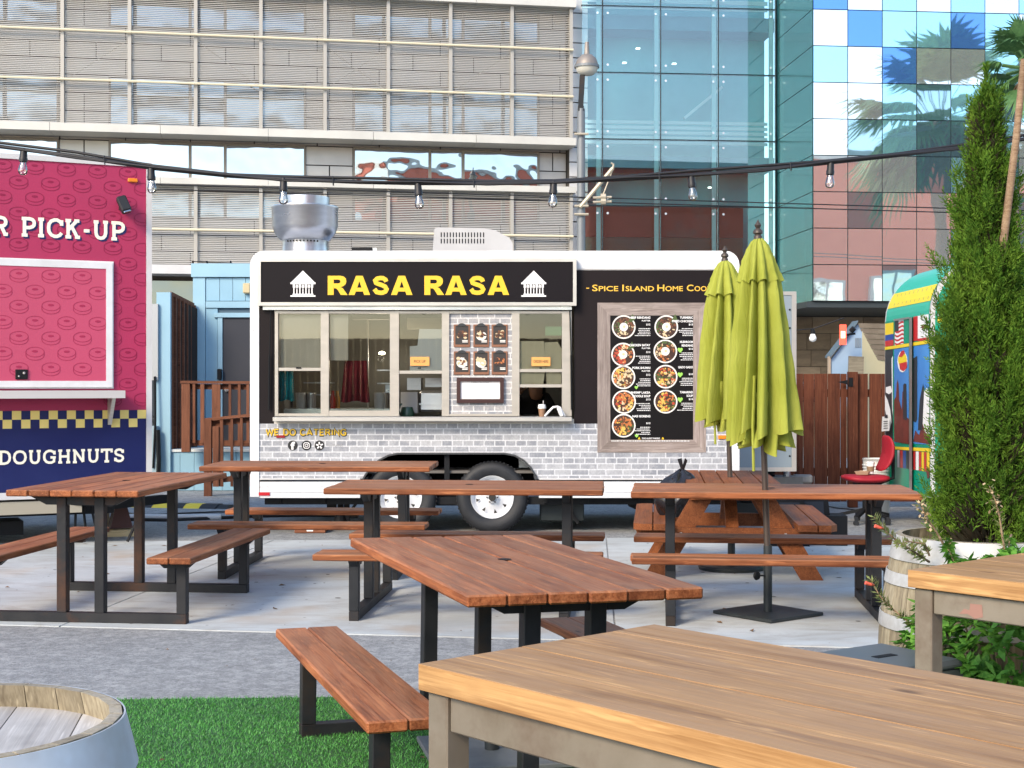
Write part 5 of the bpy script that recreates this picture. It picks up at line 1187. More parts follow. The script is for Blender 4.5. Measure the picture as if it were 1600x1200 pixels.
# ------------------------------------------------------------------ closed umbrellas
def fabric():
    m, nt, b = newmat('lime_canvas'); v = coord(nt, (1, 1, 1), True); n = noise(nt, v, 3, 4); f = noise(nt, v, 260, 2)
    c = ramp(nt, n, [(.3, (.36, .395, .055)), (.7, (.46, .495, .095))]); nt.links.new(c, b.inputs['Base Color']); b.inputs['Roughness'].default_value = .8
    b.inputs['Specular IOR Level'].default_value = .15; w_ = noise(nt, coord(nt, (9, 9, 1.3), True), 2.2, 5, .65, .8); bump(nt, b, w_, .75, .02)
    c2 = mixc(nt, ramp(nt, noise(nt, coord(nt, (1, 1, .5), True), 5, 4, .7), [(.5, (0, 0, 0)), (.75, (.45, .45, .45))]), c, (.29, .31, .06)); nt.links.new(c2, b.inputs['Base Color'])
    tr_ = N(nt, 'ShaderNodeBsdfTranslucent'); tr_.inputs[0].default_value = (.42, .46, .06, 1); mx = N(nt, 'ShaderNodeMixShader'); mx.inputs[0].default_value = .22
    nt.links.new(b.outputs[0], mx.inputs[1]); nt.links.new(tr_.outputs[0], mx.inputs[2]); nt.links.new(mx.outputs[0], nt.nodes['Material Output'].inputs[0]); MATS['lime_canvas'] = m; return m
lime = fabric(); bronze = M('bronze_pole', (.085, .065, .055), .4, .4); finm = M('dark_finial', (.07, .055, .045), .45, .3)
def umbrella(label, x, y, H, rhem, zhem, seed, lean, straight=0):
    t = root('patio_umbrella', label, 'umbrella', (x, y, 0), 0, 'closed green umbrellas'); rg = random.Random(seed)
    MB().tube([(0, 0, .30), (lean[0]*.5, lean[1]*.5, H*.5), (lean[0], lean[1], H-.08)], .019, 14).build('pole', bronze, t, smooth=50)
    MB().lathe([(.0, H), (.006, H-.012), (.022, H-.038), (.012, H-.055), (.028, H-.07), (.03, H-.085), (.018, H-.095), (.026, H-.105), (.026, H-.125), (0, H-.125)], 16, (lean[0], lean[1], 0)).build('finial', finm, t, smooth=40)
    n = 240; nf = 10; ph = [rg.uniform(-.16, .16) for _ in range(nf)]; am = [rg.uniform(.75, 1.2) for _ in range(nf)]; hz = [rg.uniform(-.035, .05) for _ in range(nf)]
    def fold(th, sharp):
        u = (th/(2*math.pi)*nf) % nf; k = int(u); f_ = u-k; f_ = min(max(f_+ph[k]*math.sin(math.pi*f_), 0), 1)
        return math.sin(math.pi*f_**1.6)**sharp, k, f_
    def shell(zt, zb, r0, r1, depth0, depth1, curve, hem, name, rows=26, swirl=.0):
        mb = MB(); vs = []
        for j in range(rows+1):
            s_ = j/rows
            for i in range(n):
                th = 2*math.pi*i/n; g, k, f_ = fold(th+swirl*s_, .8)
                R_ = r0+(r1-r0)*s_**curve; dp = depth0+(depth1-depth0)*s_
                R_ *= (1-dp*(1-g)) * (1+(am[k]-1)*.35*s_*g) * (1+.03*math.sin(th*3+s_*5+seed)) + 0
                R_ += .006*math.sin(9*s_*math.pi+k*1.7)*g*s_*(1-s_)*2
                z = zt+(zb-zt)*s_ + (hem(k, f_, g)*max(0, (s_-.55)/.45)**2)
                lx = lean[0]*z/H; ly = lean[1]*z/H
                vs.append((lx+R_*math.cos(th), ly+R_*math.sin(th), z))
        fs = [(j*n+i, j*n+(i+1) % n, (j+1)*n+(i+1) % n, (j+1)*n+i) for j in range(rows) for i in range(n)]
        mb.add(vs, fs); return mb.build(name, lime, t, smooth=70)
    cap = .27
    shell(H-.20, zhem, .075, rhem*1.04, .42, .72, .62, lambda k, f_, g: hz[k]*1.1-.03*g+.012*math.sin(f_*9+k), 'canopy', swirl=.25)
    shell(H-.115, H-.115-cap, .022, rhem*.62, .15, .34, .62, lambda k, f_, g: -.02*(1-g)+.012, 'canopy_cap', 12, .0)
    # inner folds showing below the hem
    shell(zhem+.25, zhem-.075, rhem*.55, rhem*.78, .3, .7, 1, lambda k, f_, g: -.03*g+hz[(k+3) % nf], 'inner_fold', 8, .5)
    q = MB(); a = rg.uniform(3.6, 4.2); r_ = rhem*.72
    q.tube([(r_*math.cos(a), r_*math.sin(a), zhem+.35), (r_*1.12*math.cos(a), r_*1.12*math.sin(a), zhem+.05), (r_*1.05*math.cos(a), r_*1.05*math.sin(a), zhem-.22)], .009, 5); q.build('tie_strap', lime, t)
    return t
umbrella('nearer closed lime green umbrella, in the square black base', 1.552, 8.62, 2.40, .228, 1.10, 3, (-.06, .0))
umbrella('farther closed lime green umbrella, through the timber table', 1.66, 10.75, 2.45, .26, 1.17, 11, (-.05, .0))
b1 = root('umbrella_base', 'square black umbrella base plate on the concrete under the nearer umbrella', 'umbrella base', (1.552, 8.62, 0), R(38), 'umbrella bases')
basem = M('black_base_steel', (.022, .028, .032), .5, .3, (.04, .047, .05), 8, .1)
q = MB(); q.cbox((0, 0, .012), (.47, .47, .02), .004); q.build('base_plate', basem, b1)
MB().tube([(0, 0, .02), (0, 0, .42)], .0265, 14).build('tube', basem, b1, smooth=50)
q = MB(); q.tube([(-.025, .0, .24), (-.06, .02, .24)], .006, 6); q.lathe([(.0, -.01), (.024, -.008), (.028, 0), (.024, .008), (0, .01)], 12, (-.07, .025, .24), 'x' if False else 'y'); q.build('knob', darkm, b1)
b2 = root('umbrella_base', 'round black umbrella base under the timber picnic table', 'umbrella base', (1.66, 10.75, 0), 0, 'umbrella bases')
MB().lathe([(0, 0), (.245, 0), (.25, .02), (.24, .035), (.06, .055), (0, .055)], 36).build('base_plate', basem, b2, smooth=40); MB().tube([(0, 0, .05), (0, 0, .40)], .028, 14).build('tube', basem, b2, smooth=50)
b3 = root('umbrella_base', 'grey square umbrella base on the turf under the nearest picnic table', 'umbrella base', (-.075, 5.33, .008), R(12), 'umbrella bases')
q = MB(); q.cbox((0, 0, .014), (.5, .5, .02), .004); q.build('base_plate', M('grey_base_steel', (.22, .24, .25), .5, .3, (.16, .18, .19), 6, .05), b3); MB().tube([(0, 0, .02), (0, 0, .36)], .028, 14).build('tube', basem, b3, smooth=50)

# ------------------------------------------------------------------ string lights
SY = 7.4
pts_px = [(-620, 120), (-360, 176), (-110, 215), (0, 229), (120, 244.5), (240, 263), (360, 275), (443, 279.5), (560, 284.5), (653, 286.5), (760, 286.5), (865, 284.5), (980, 280), (1080, 273.5), (1190, 265), (1298, 254), (1400, 243), (1515, 229), (1640, 212), (1760, 195), (2050, 140)]
sl = root('string_light', 'black festoon cable with clear bulbs strung across above the trailers', 'string light', at(800, 285, SY))
o0 = sl.location
cab = M('black_cable', (.010, .010, .012), .5)
MB().tube([at(u, v, SY)-o0 for u, v in pts_px], .0105, 10).build('cable', cab, sl, smooth=50)
MB().tube([at(u, v-4.5+2.2*math.sin(i*1.3), SY+.015)-o0 for i, (u, v) in enumerate(pts_px)], .008, 8).build('cable', cab, sl, smooth=50)
MB().tube([at(u, v+2.8*math.sin(i*1.9+.6), SY-.014)-o0 for i, (u, v) in enumerate(pts_px)], .006, 8).build('cable', cab, sl, smooth=50)
bulbg = glassmat('bulb_glass', (.97, .97, .97), .14, .03)
sock = MB().lathe([(0, .014), (.013, .014), (.016, .006), (.0185, -.004), (.0195, -.03), (.0215, -.034), (.0215, -.052), (.017, -.056), (0, -.056)], 16).mesh(cab, 40)
bul = MB().lathe([(.0145, -.054), (.0155, -.062), (.020, -.078), (.0235, -.094), (.0238, -.104), (.021, -.114), (.014, -.121), (0, -.124)], 20).mesh(bulbg, 60)
q = MB(); q.tube([(0, 0, -.056), (0, 0, -.082)], .004, 6); q.tube([(-.008, 0, -.082), (-.004, 0, -.096), (0, 0, -.084), (.004, 0, -.096), (.008, 0, -.082)], .0009, 4); fil = q.mesh(M('filament', (.6, .58, .5), .4, .3))
for u in (37, 236, 443, 653, 865, 1080, 1298):
    for (p, q_) in zip(pts_px, pts_px[1:]):
        if p[0] <= u <= q_[0]: v = p[1]+(q_[1]-p[1])*(u-p[0])/(q_[0]-p[0])
    s_ = root('bulb', None, None); s_.parent = sl; s_.location = at(u, v+3.0, SY)-o0; s_.rotation_euler = (random.uniform(-.08, .08), random.uniform(-.10, .10), 0)
    link('socket', sock, s_); link('bulb_glass', bul, s_); link('filament', fil, s_)
ty = MB()
for u, v in ((163, 250), (520, 283), (1030, 277), (1235, 260), (740, 286)): ty.tube([at(u, v-7, SY-.02)-o0, at(u+1, v+7, SY-.02)-o0], .004, 5)
split_parts(ty, 'cable_tie', cab, sl)

for u, lab in ((-620, 'timber post tying off the festoon cable beside the doughnut trailer'), (2050, 'timber post tying off the festoon cable past the cypress')):
    p = at(u, 600, SY); zt_ = at(u, 120, SY).z; q = MB(); q.cbox((0, 0, 1.6), (.1, .1, 3.2), .006); o = q.build('cable_post', fencew); o.location = (p.x, SY+.06, -.006); tag(o, lab, 'post')
# ------------------------------------------------------------------ street lamp with bracket
LY = 24.0; LS = F/LY
lp = root('street_lamp', 'grey street lamp with a round half-frosted globe by the glass tower', 'street lamp', at(908, 600, LY)*1)
lp.location.z = 0
def lx(u): return (u-908)/LS
def lz(v): return HC+(600-v)/LS
grey_p = M('grey_lamp_paint', (.17, .185, .20), .5, .3, (.21, .225, .24), 2)
MB().tube([(0, 0, 0), (0, 0, lz(170))], [.080, .066], 18).build('pole', grey_p, lp, smooth=50)
q = MB(); q.prism([(lx(903), lz(172)), (lx(911), lz(172)), (lx(914), lz(118)), (lx(906), lz(118))], 'y', -.05, .05); q.bb(lx(903), lx(912), -.06, .06, lz(174), lz(166)); q.build('arm', blackm, lp)
gx = lx(917); q = MB(); q.lathe([(.0, lz(84)), (.09, lz(86)), (.16, lz(92)), (.19, lz(100)), (.195, lz(103))], 24, (gx, 0, 0)); q.tube([(gx, 0, lz(86)), (gx, 0, lz(66))], [.05, .035], 10); q.build('hood', M('lamp_hood', (.24, .21, .19), .5, .4, (.3, .27, .24), 4), lp, smooth=50)
q = MB(); q.lathe([(.195, lz(102)), (.21, lz(102)), (.21, lz(106)), (.195, lz(106))], 24, (gx, 0, 0)); q.build('ring', grey_p, lp)
MB().lathe([(.19, lz(106)), (.17, lz(112)), (.11, lz(117)), (0, lz(119))], 24, (gx, 0, 0)).build('globe', M('frosted_globe', (.62, .60, .52), .35), lp, smooth=60)
q = MB(); q.tube([(lx(906), -.09, lz(325)), (lx(957), -.09, lz(264))], .035, 8); q.tube([(lx(957), -.09, lz(266)), (lx(958), -.09, lz(258)), (lx(954), -.09, lz(256))], .018, 6); q.tube([(lx(957), -.09, lz(266)), (lx(942), -.09, lz(305))], .012, 6)
for v in (211, 323, 336): q.tube([(lx(897), -.1, lz(v)), (lx(919), -.1, lz(v))], .022, 6)
for v in (309, 316): q.tube([(lx(926), -.09, lz(v+1)), (lx(955), -.09, lz(v))], .022, 6); q.tube([(lx(938), -.09, lz(v)), (lx(946), -.09, lz(v))], .06, 8)
split_parts(q, 'bracket', M('cream_bracket', (.48, .43, .33), .5, .3), lp)
q = MB(); q.tube([(lx(-400), -.08, lz(270)), (lx(2100), -.08, lz(345))], .010, 5); q.tube([(lx(-400), -.08, lz(278)), (lx(2100), -.08, lz(351))], .010, 5)
q.build('overhead_wire', cab, lp)

# ------------------------------------------------------------------ blue booth with ramp, left of the centre trailer
BY = 19.5; BS = F/BY
bo_ = root('blue_booth', 'pale blue timber booth with a dark door behind the ramp railing', 'booth', (at(302, 600, BY).x, BY, 0))
def bx_(u): return (u-302)/BS
def bz(v): return HC+(600-v)/BS
bluem = M('pale_blue_paint', (.27, .47, .60), .6, 0, (.24, .43, .56), 2, .04); blue2 = M('pale_blue_trim', (.30, .50, .62), .6, 0, (.27, .46, .58), 2)
bk = M('booth_backing', (.08, .13, .17), .8)
MB().bb(0, bx_(560), .02, 2.2, 0, bz(415)).build('wall_core', bk, bo_)
MB().bb(-.02, bx_(560), -.05, 2.25, bz(433), bz(412)).build('fascia', blue2, bo_); MB().bb(bx_(322), bx_(560), -.025, .02, bz(481), bz(471)).build('trim_band', blue2, bo_)
MB().bb(0, bx_(321), -.022, .02, 0, bz(433.5)).build('corner_board', blue2, bo_)
us = [321, 343, 363.5, 383.5, 404, 425, 446]
for a, b_ in zip(us, us[1:]): MB().bb(bx_(a)+.006, bx_(b_), -.006, .02, bz(470), bz(434)).build('siding_board', bluem, bo_)
us = [303, 321, 341]
MB().bb(bx_(321)+.006, bx_(340), -.006, .02, bz(705), bz(482)).build('siding_board', bluem, bo_); MB().bb(bx_(341), bx_(348), -.03, .02, bz(705), bz(496)).build('door_trim', blue2, bo_); MB().bb(bx_(335), bx_(440), -.045, .02, bz(496), bz(489)).build('door_cap', blue2, bo_)
MB().bb(bx_(348), bx_(420), -.008, .02, bz(705), bz(497)).build('door', M('charcoal_door', (.020, .023, .035), .5, 0, (.026, .029, .04), 2), bo_)
MB().cbox((bx_(344.5), -.06, bz(585)), (.06, .06, .15), .01).build('lock_box', darkm, bo_)
q = MB(); q.lathe([(0, -.05), (.028, -.045), (.03, -.03), (.012, -.02), (.012, 0)], 12, (bx_(355), -.008, bz(609)), 'y'); q.build('door_knob', alu_b, bo_)
q = MB(); q.cbox((bx_(387), -.05, bz(451)), (.10, .09, .14), .012); q.build('wall_light', M('cream_fixture', (.55, .46, .27), .5), bo_)
q = MB()
for u in (303, 325, 362): q.tube([(bx_(u), -.03, bz(413)), (bx_(u-1), -.04, bz(408))], .012, 6)
q.tube([(bx_(303), -.03, bz(409)), (bx_(362), -.03, bz(411))], .006, 5); q.build('roof_clip', darkm, bo_)
# deck, blue side column and slatted screen
dk = root('ramp_deck', 'pale blue timber deck and column in front of the blue booth', 'deck', (at(259, 600, 18.7).x, 18.7, 0))
ds = F/18.7
def ex(u): return (u-259)/ds
def ez(v): return HC+(600-v)/ds
MB().bb(ex(258), ex(440), -.02, .75, ez(706), ez(702)).build('deck_edge', M('white_deck_edge', (.62, .68, .70), .6), dk)
for k in range(8): MB().bb(ex(259+k*22)+.005, ex(281+k*22), .0, .03, 0, ez(706.5)).build('skirt_board', bluem, dk)
MB().bb(ex(246), ex(267.5), -.05, .12, 0, ez(457)).build('column', blue2, dk)
sw = root('slat_screen', 'dark brown vertical slat screen between the blue column and booth', 'screen', (at(267.5, 600, 18.75).x, 18.75, 0))
p1 = at(303, 600, 19.45); v_ = Vector((p1.x-sw.location.x, p1.y-sw.location.y, 0)); ztop = HC+(600-459)*18.75/F; zt2 = HC+(600-477)*19.45/F
for k in range(7):
    t = k/6; p = v_*t; zz = ztop+(zt2-ztop)*t
    MB().bb(p.x-.022, p.x+.022, p.y-.03, p.y+.03, .5, zz).build('slat', rampw, sw)
MB().add([(0, .06, .5), (v_.x+.05, v_.y+.06, .5), (v_.x+.05, v_.y+.06, zt2-.05), (0, .06, ztop-.05)], [(0, 1, 2, 3)]).build('backing_sheet', M('dark_brown_sheet', (.02, .012, .009), .8), sw)
MB().bar((0, -.03, ztop), (v_.x, v_.y-.03, zt2), .03, .05).build('cap_rail', rampw, sw)
# railings
def rail(label, Y, tops, posts, bal, vb):
    o = root('ramp_railing', label, 'railing', (at(tops[0][0], 600, Y).x, Y, 0), 0, 'brown timber railings'); s_ = F/Y; x0 = tops[0][0]
    gx_ = lambda u: (u-x0)/s_; gz = lambda v: HC+(600-v)/s_
    (ua, va), (ub, vb_) = tops
    MB().bar((gx_(ua), 0, gz(va)), (gx_(ub), 0, gz(vb_)), .10, .035).build('top_rail', rampw, o)
    MB().bar((gx_(ua)+.02, .03, gz(va+7)), (gx_(ub), .03, gz(vb_+7)), .03, .07).build('under_rail', rampw, o)
    MB().bar((gx_(ua)+.02, .03, gz(vb+(va-va))), (gx_(ub), .03, gz(vb+(vb_-va))), .03, .07).build('bottom_rail', rampw, o)
    for (u0, u1, v0, v1) in posts: link('post', MB().box((0, 0, 0), ((gz(v0)-gz(v1)), .08, (u1-u0)/s_)).mesh(rampw), o, (gx_((u0+u1)/2), -.02, (gz(v0)+gz(v1))/2), (0, -math.pi/2, 0))
    for (u0, u1, v0, v1) in bal: link('baluster', MB().box((0, 0, 0), ((gz(v0)-gz(v1)), .03, (u1-u0)/s_)).mesh(rampw), o, (gx_((u0+u1)/2), -.025, (gz(v0)+gz(v1))/2), (0, -math.pi/2, 0))
rail('upper brown timber railing on the deck before the dark door', 18.45, ((283, 597), (440, 598)), [(285, 298, 600, 706)], [(302, 306, 600, 692), (314, 320, 600, 692), (332, 345, 600, 700), (358, 362, 600, 692), (372.5, 376.5, 600, 692), (386, 390, 600, 692), (400, 404, 600, 692)], 692)
rail('lower brown timber railing of the ramp, standing on the ground', 17.85, ((321, 655.5), (440, 644)), [(320, 331.5, 655, 776), (334, 343, 667, 760)], [(344.5, 349.5, 655, 760), (361, 365, 653, 760), (376, 380, 652, 760), (391, 395, 650, 760), (406, 410, 649, 760)], 752)
mtb = root('meter_box', 'grey electrical meter boxes beside the pink trailer corner', 'meter box', (at(240, 600, 18.6).x, 18.6, 0))
q = MB(); q.bb(-.05, .055, 0, .15, 1.45, 2.45); q.build('cabinet', M('meter_grey', (.42, .44, .45), .5, .2), mtb); q = MB(); q.bb(-.05, .05, -.01, .1, 0, .85); q.build('lower_cabinet', M('meter_blue', (.3, .42, .48), .5), mtb)
q = MB(); q.tube([(.02, -.02, 1.5), (.03, -.03, .9), (.0, -.02, .3)], .015, 6); q.tube([(.06, -.02, .8), (.075, -.03, .4), (.06, -.02, .02)], .03, 6); q.build('conduit', darkm, mtb)

# ------------------------------------------------------------------ fence, shed and odds at right
FY = 16.2; FS = F/FY
fn = root('timber_fence', 'red-brown board fence with a hinged gate before the blue shed', 'fence', (at(1225, 600, FY).x, FY, 0))
fxx = lambda u: (u-1225)/FS
fzz = lambda v: HC+(600-v)/FS
us = [1205, 1224, 1243, 1255, 1272, 1293, 1313]
for a, b_ in zip(us, us[1:]): link('board', MB().box((0, 0, 0), (fzz(584)+random.uniform(-.01, .01)-.06, .02, (b_-a)/FS-.007)).mesh(fencew), fn, (fxx((a+b_)/2), random.uniform(-.004, .004), (fzz(584)+.06)/2), (0, -math.pi/2, 0))
link('post', MB().box((0, 0, 0), (fzz(581), .09, 14/FS)).mesh(fencew), fn, (fxx(1331), -.03, fzz(581)/2), (0, -math.pi/2, 0))
for a, b_ in ((1313, 1323), (1339, 1356), (1358, 1377), (1377, 1396), (1396, 1414), (1414, 1434)): link('board', MB().box((0, 0, 0), (fzz(584)-.06, .02, (b_-a)/FS-.006)).mesh(fencew), fn, (fxx((a+b_)/2), 0, (fzz(584)+.06)/2), (0, -math.pi/2, 0))
q = MB(); q.bb(fxx(1205), fxx(1434), .02, .06, .35, .44); q.bb(fxx(1205), fxx(1434), .02, .06, 1.25, 1.34); q.build('back_rail', fencew, fn)
hg = MB(); hg.prism([(fxx(1306), fzz(597)), (fxx(1322), fzz(593.5)), (fxx(1322), fzz(601))], 'y', -.085, -.078); hg.bb(fxx(1323.5), fxx(1330), -.085, -.078, fzz(604), fzz(590)); hg.build('strap_hinge', darkm, fn)
HY = 21.5; HSC = F/HY
shd = root('garden_shed', 'small blue shed with cream side and brown shingle roof behind the fence', 'shed', (at(1347, 600, HY).x, HY, 0))
hx = lambda u: (u-1347)/HSC
hz_ = lambda v: HC+(600-v)/HSC
sbl = M('shed_blue', (.30, .42, .56), .6, 0, (.26, .38, .52), 2); scr = M('shed_cream', (.72, .62, .36), .6, 0, (.66, .56, .32), 2)
gab = [(hx(1299), 0), (hx(1347), 0), (hx(1347), hz_(507)), (hx(1340), hz_(507)), (hx(1299), hz_(561))]
MB().prism(gab, 'y', 0, .05).build('gable_wall', sbl, shd)
q = MB(); q.poly([(hx(1347), 0, 0), (hx(1347)+1.2, .8, 0), (hx(1347)+1.2, .8, 1.75), (hx(1347), 0, 2.30)]); q.build('side_wall', scr, shd)
q = MB(); q.prism([(hx(1338), hz_(505)), (hx(1296), hz_(559)), (hx(1296), hz_(556)), (hx(1339), hz_(501))], 'y', -.08, .3); q.build('roof_trim', M('slate_trim', (.10, .15, .19), .6), shd)
shm = M('brown_shingle', (.21, .16, .11), .8, 0, (.29, .23, .16), 5, .2, (1, 1, 1))
for k in range(7):
    a, b_ = k/7, (k+1)/7; top = lambda t: (hx(1338)+.05*t, -.06+.0*t, hz_(505)); z0, z1 = hz_(505)-(hz_(505)-1.72)*a, hz_(505)-(hz_(505)-1.72)*b_
    q = MB(); q.add([(hx(1339)+.28*a, -.05+.2*a, z0+.005*k), (hx(1339)+2.2, .9+.2*a, z0+.005*k), (hx(1339)+2.2, .9+.2*b_, z1+.012+.005*k), (hx(1339)+.28*b_+.0, -.05+.2*b_, z1+.012+.005*k)], [(0, 1, 2, 3)]); q.build('shingle_course', shm, shd)
q = MB()
for k in range(3): q.bb(hx(1336+k*3.4), hx(1338.4+k*3.4), -.012, 0, hz_(543), hz_(528))
q.build('gable_vent', M('vent_grey', (.2, .25, .3), .6), shd)
MB().bb(hx(1293.5), hx(1297.5), -.03, .03, 0, hz_(557)).build('corner_post', M('tan_post', (.38, .30, .22), .6), shd)
lb = MB(); lb.prism([(hx(1313), .3), (hx(1338), .3), (hx(1341), hz_(558)), (hx(1318), hz_(557))], 'y', -.35, -.31); o = lb.build('leaning_board', greyw if 'greyw' in globals() else palew); o.location = shd.location; tag(o, 'weathered plywood board leaning against the blue shed', 'board')
sg = root('lit_sign', 'small red and white lit sign beside the shed roof', 'sign', at(1317, 523, 21.0)); q = MB(); q.bb(-.045, .045, -.03, .03, -.15, .15); q.build('case', M('red_lit_panel', (.7, .08, .05), .5, emit=((1, .10, .05), .6)), sg); q = MB(); q.bb(-.035, .025, -.034, -.031, -.05, .05); q.build('lit_panel', M('warm_lit_panel', (.9, .7, .5), .5, emit=((1, .65, .4), 1.5)), sg)
q = MB(); q.bar((.06, .02, .0), (.2, .1, .02), .03); q.tube([(.12, .0, .05), (.16, -.03, .1)], .04, 8); q.build('sign_bracket', darkm, sg)
sb = root('hanging_bulb', 'single white bulb hanging on a wire before the stone wall', 'bulb', at(1270, 527, 20.5)); MB().lathe([(0, .12), (.03, .11), (.035, .05), (.0, .05)], 12).build('socket', darkm, sb); MB().lathe([(.03, .05), (.055, -.01), (.045, -.05), (0, -.07)], 14).build('bulb_glass', M('white_bulb', (.85, .85, .82), .3), sb, smooth=60); MB().tube([(-1.2, 0, .07), (-.5, 0, .09), (0, 0, .12), (.45, 0, .28)], .008, 5).build('wire', cab, sb)

# ------------------------------------------------------------------ red office chair with coffee, bucket, bag, crates, boxes
ch = root('office_chair', 'red office chair on castors beside the flag-covered trailer', 'chair', (at(1352, 600, 14.35).x, 14.35, -.012), R(4))
redf = M('red_upholstery', (.36, .008, .022), .6, 0, (.30, .006, .018), 5)
def cushion(mb, c, d, bow=0, axis='z'):
    n, m = 24, 8
    vs = []
    for j in range(m+1):
        ph = -math.pi/2+math.pi*j/m
        for i in range(n):
            t = 2*math.pi*i/n; e = .55
            cx = math.copysign(abs(math.cos(t))**e, math.cos(t))*math.cos(ph)**.5; cy = math.copysign(abs(math.sin(t))**e, math.sin(t))*math.cos(ph)**.5
            vs.append((c[0]+d[0]*cx, c[1]+d[1]*cy, c[2]+d[2]*math.sin(ph)+bow*cx*cx))
    mb.add(vs, [(j*n+i, j*n+(i+1) % n, (j+1)*n+(i+1) % n, (j+1)*n+i) for j in range(m) for i in range(n)])
q = MB(); cushion(q, (0, 0, .455), (.225, .22, .04), .015); q.build('seat', redf, ch, smooth=70)
q = MB(); cushion(q, (0, 0, 0), (.185, .17, .03), .06); o = q.build('backrest', redf, ch, smooth=70); o.location = (.24, .02, .70); o.rotation_euler = (0, R(-78), 0)
q = MB(); q.tube([(0, 0, .14), (0, 0, .42)], .028, 10); q.tube([(.12, 0, .40), (.29, .01, .46), (.29, .01, .70)], .02, 8); q.bb(-.1, .1, -.09, .09, .395, .42); q.build('column', darkm, ch)
for k in range(5):
    a = k*1.2566+.3; q = MB(); q.bar((0, 0, .15), (.27*math.cos(a), .27*math.sin(a), .085), .045, .03); q.build('base_arm', darkm, ch)
    q = MB(); q.lathe([(0, -.022), (.026, -.022), (.028, 0), (.026, .022), (0, .022)], 12, (.27*math.cos(a), .27*math.sin(a), .028), 'y'); q.bar((.27*math.cos(a), .27*math.sin(a), .05), (.27*math.cos(a), .27*math.sin(a), .09), .03); q.build('castor', rubber, ch)
tray = MB(); tray.lathe([(0, 0), (.075, 0), (.095, .035), (.088, .036), (.07, .006), (0, .006)], 4, (0, 0, 0)); o = tray.build('cardboard_tray', M('cardboard', (.42, .30, .20), .8)); o.location = ch.location+Vector((-.02, -.03, .50)); o.rotation_euler = (0, 0, .4); o.scale = (1.25, .8, 1); tag(o, 'cardboard cup tray lying on the red office chair seat', 'cup tray')
cf = root('coffee_cup', 'white paper coffee cup with brown sleeve in the cardboard tray', 'cup', ch.location+Vector((.045, -.03, .508))); MB().lathe([(0, 0), (.030, 0), (.040, .105), (0, .105)], 18).build('cup', whitep, cf, smooth=40); MB().lathe([(.0335, .022), (.0395, .075)], 18).build('sleeve', M('cup_sleeve', (.26, .17, .10), .7), cf, smooth=40); MB().lathe([(.043, .105), (.043, .113), (.038, .122), (0, .122)], 18).build('lid', MATS['white_plastic'], cf, smooth=40)
bk_ = root('white_bucket', 'stack of two white plastic buckets behind the red office chair', 'bucket', (at(1370, 600, 14.9).x, 14.9, 0)); 
for z in (0.34, .62):
    MB().lathe([(0, z-.3), (.125, z-.3), (.145, z), (.15, z), (.15, z-.02), (.15, z), (.14, z), (.13, z-.02), (0, z-.02)], 24).build('bucket', M('bucket_white', (.66, .67, .66), .45) if 'bucket_white' not in MATS else MATS['bucket_white'], bk_, smooth=40)
    q = MB()
    for k in range(3): q.lathe([(.1495-.004*k, z-.06-.03*k), (.1515-.004*k, z-.068-.03*k), (.149-.004*k, z-.075-.03*k)], 24)
    q.build('rim_ridge', MATS['bucket_white'], bk_)
# tied black bag on the left bench
def bag():
    t = root('rubbish_bag', 'tied black plastic bag slumped on the left bench of the timber table', 'rubbish bag', (at(1058, 600, 10.6).x, 10.6, .42)); n, m = 40, 18; rg = random.Random(2); vs = []
    for j in range(m+1):
        s_ = j/m; z = .34*s_**.9; R_ = .185*math.sin(math.pi*min(s_*.92+.10, 1))**.6*(1-.35*s_)+.014
        for i in range(n):
            t_ = 2*math.pi*i/n; w = 1+.10*math.sin(t_*7+s_*3)+.07*math.sin(t_*13-s_*7)+.05*math.sin(t_*3+8*s_)
            if s_ > .8: w *= 1+.25*math.sin(t_*5)
            vs.append((R_*w*math.cos(t_)+.03*s_**2, R_*w*math.sin(t_), z+.01*math.sin(t_*4)))
    q = MB(); q.add(vs, [(j*n+i, j*n+(i+1) % n, (j+1)*n+(i+1) % n, (j+1)*n+i) for j in range(m) for i in range(n)]); q.poly([vs[i] for i in range(n)])
    q.build('bag', M('black_bin_bag', (.018, .018, .022), .22), t, smooth=60)
    q = MB(); q.add([(.03, -.01, .33), (.0, -.02, .42), (.03, -.03, .43), (.05, -.01, .34), (.05, .0, .33), (.075, -.02, .41), (.055, -.03, .43), (.03, .0, .34)], [(0, 1, 2, 3), (4, 5, 6, 7)]); q.build('bag_ears', MATS['black_bin_bag'], t)
bag()
for i, (u, y, lab) in enumerate(((1231, 12.4, 'left black wedge-shaped box on the asphalt behind the timber table bench'), (1268, 12.5, 'right black wedge-shaped box with low step behind the timber table bench'))):
    t = root('wedge_box', lab, 'box', (at(u, 600, y).x, y, -.012), R(-4), 'black wedge boxes')
    MB().prism([(-.19+.03*i, 0), (.17, 0), (.12, .42), (-.13, .42)], 'y', -.15, .15).build('shell', darkm, t); MB().prism([(-.13, .05), (.10, .05), (.08, .39), (-.09, .39)], 'y', -.155, -.151).build('grille', M('navy_grille', (.012, .018, .03), .7), t)
    if i: MB().bb(.10, .28, -.2, .1, 0, .27).build('step', darkm, t)
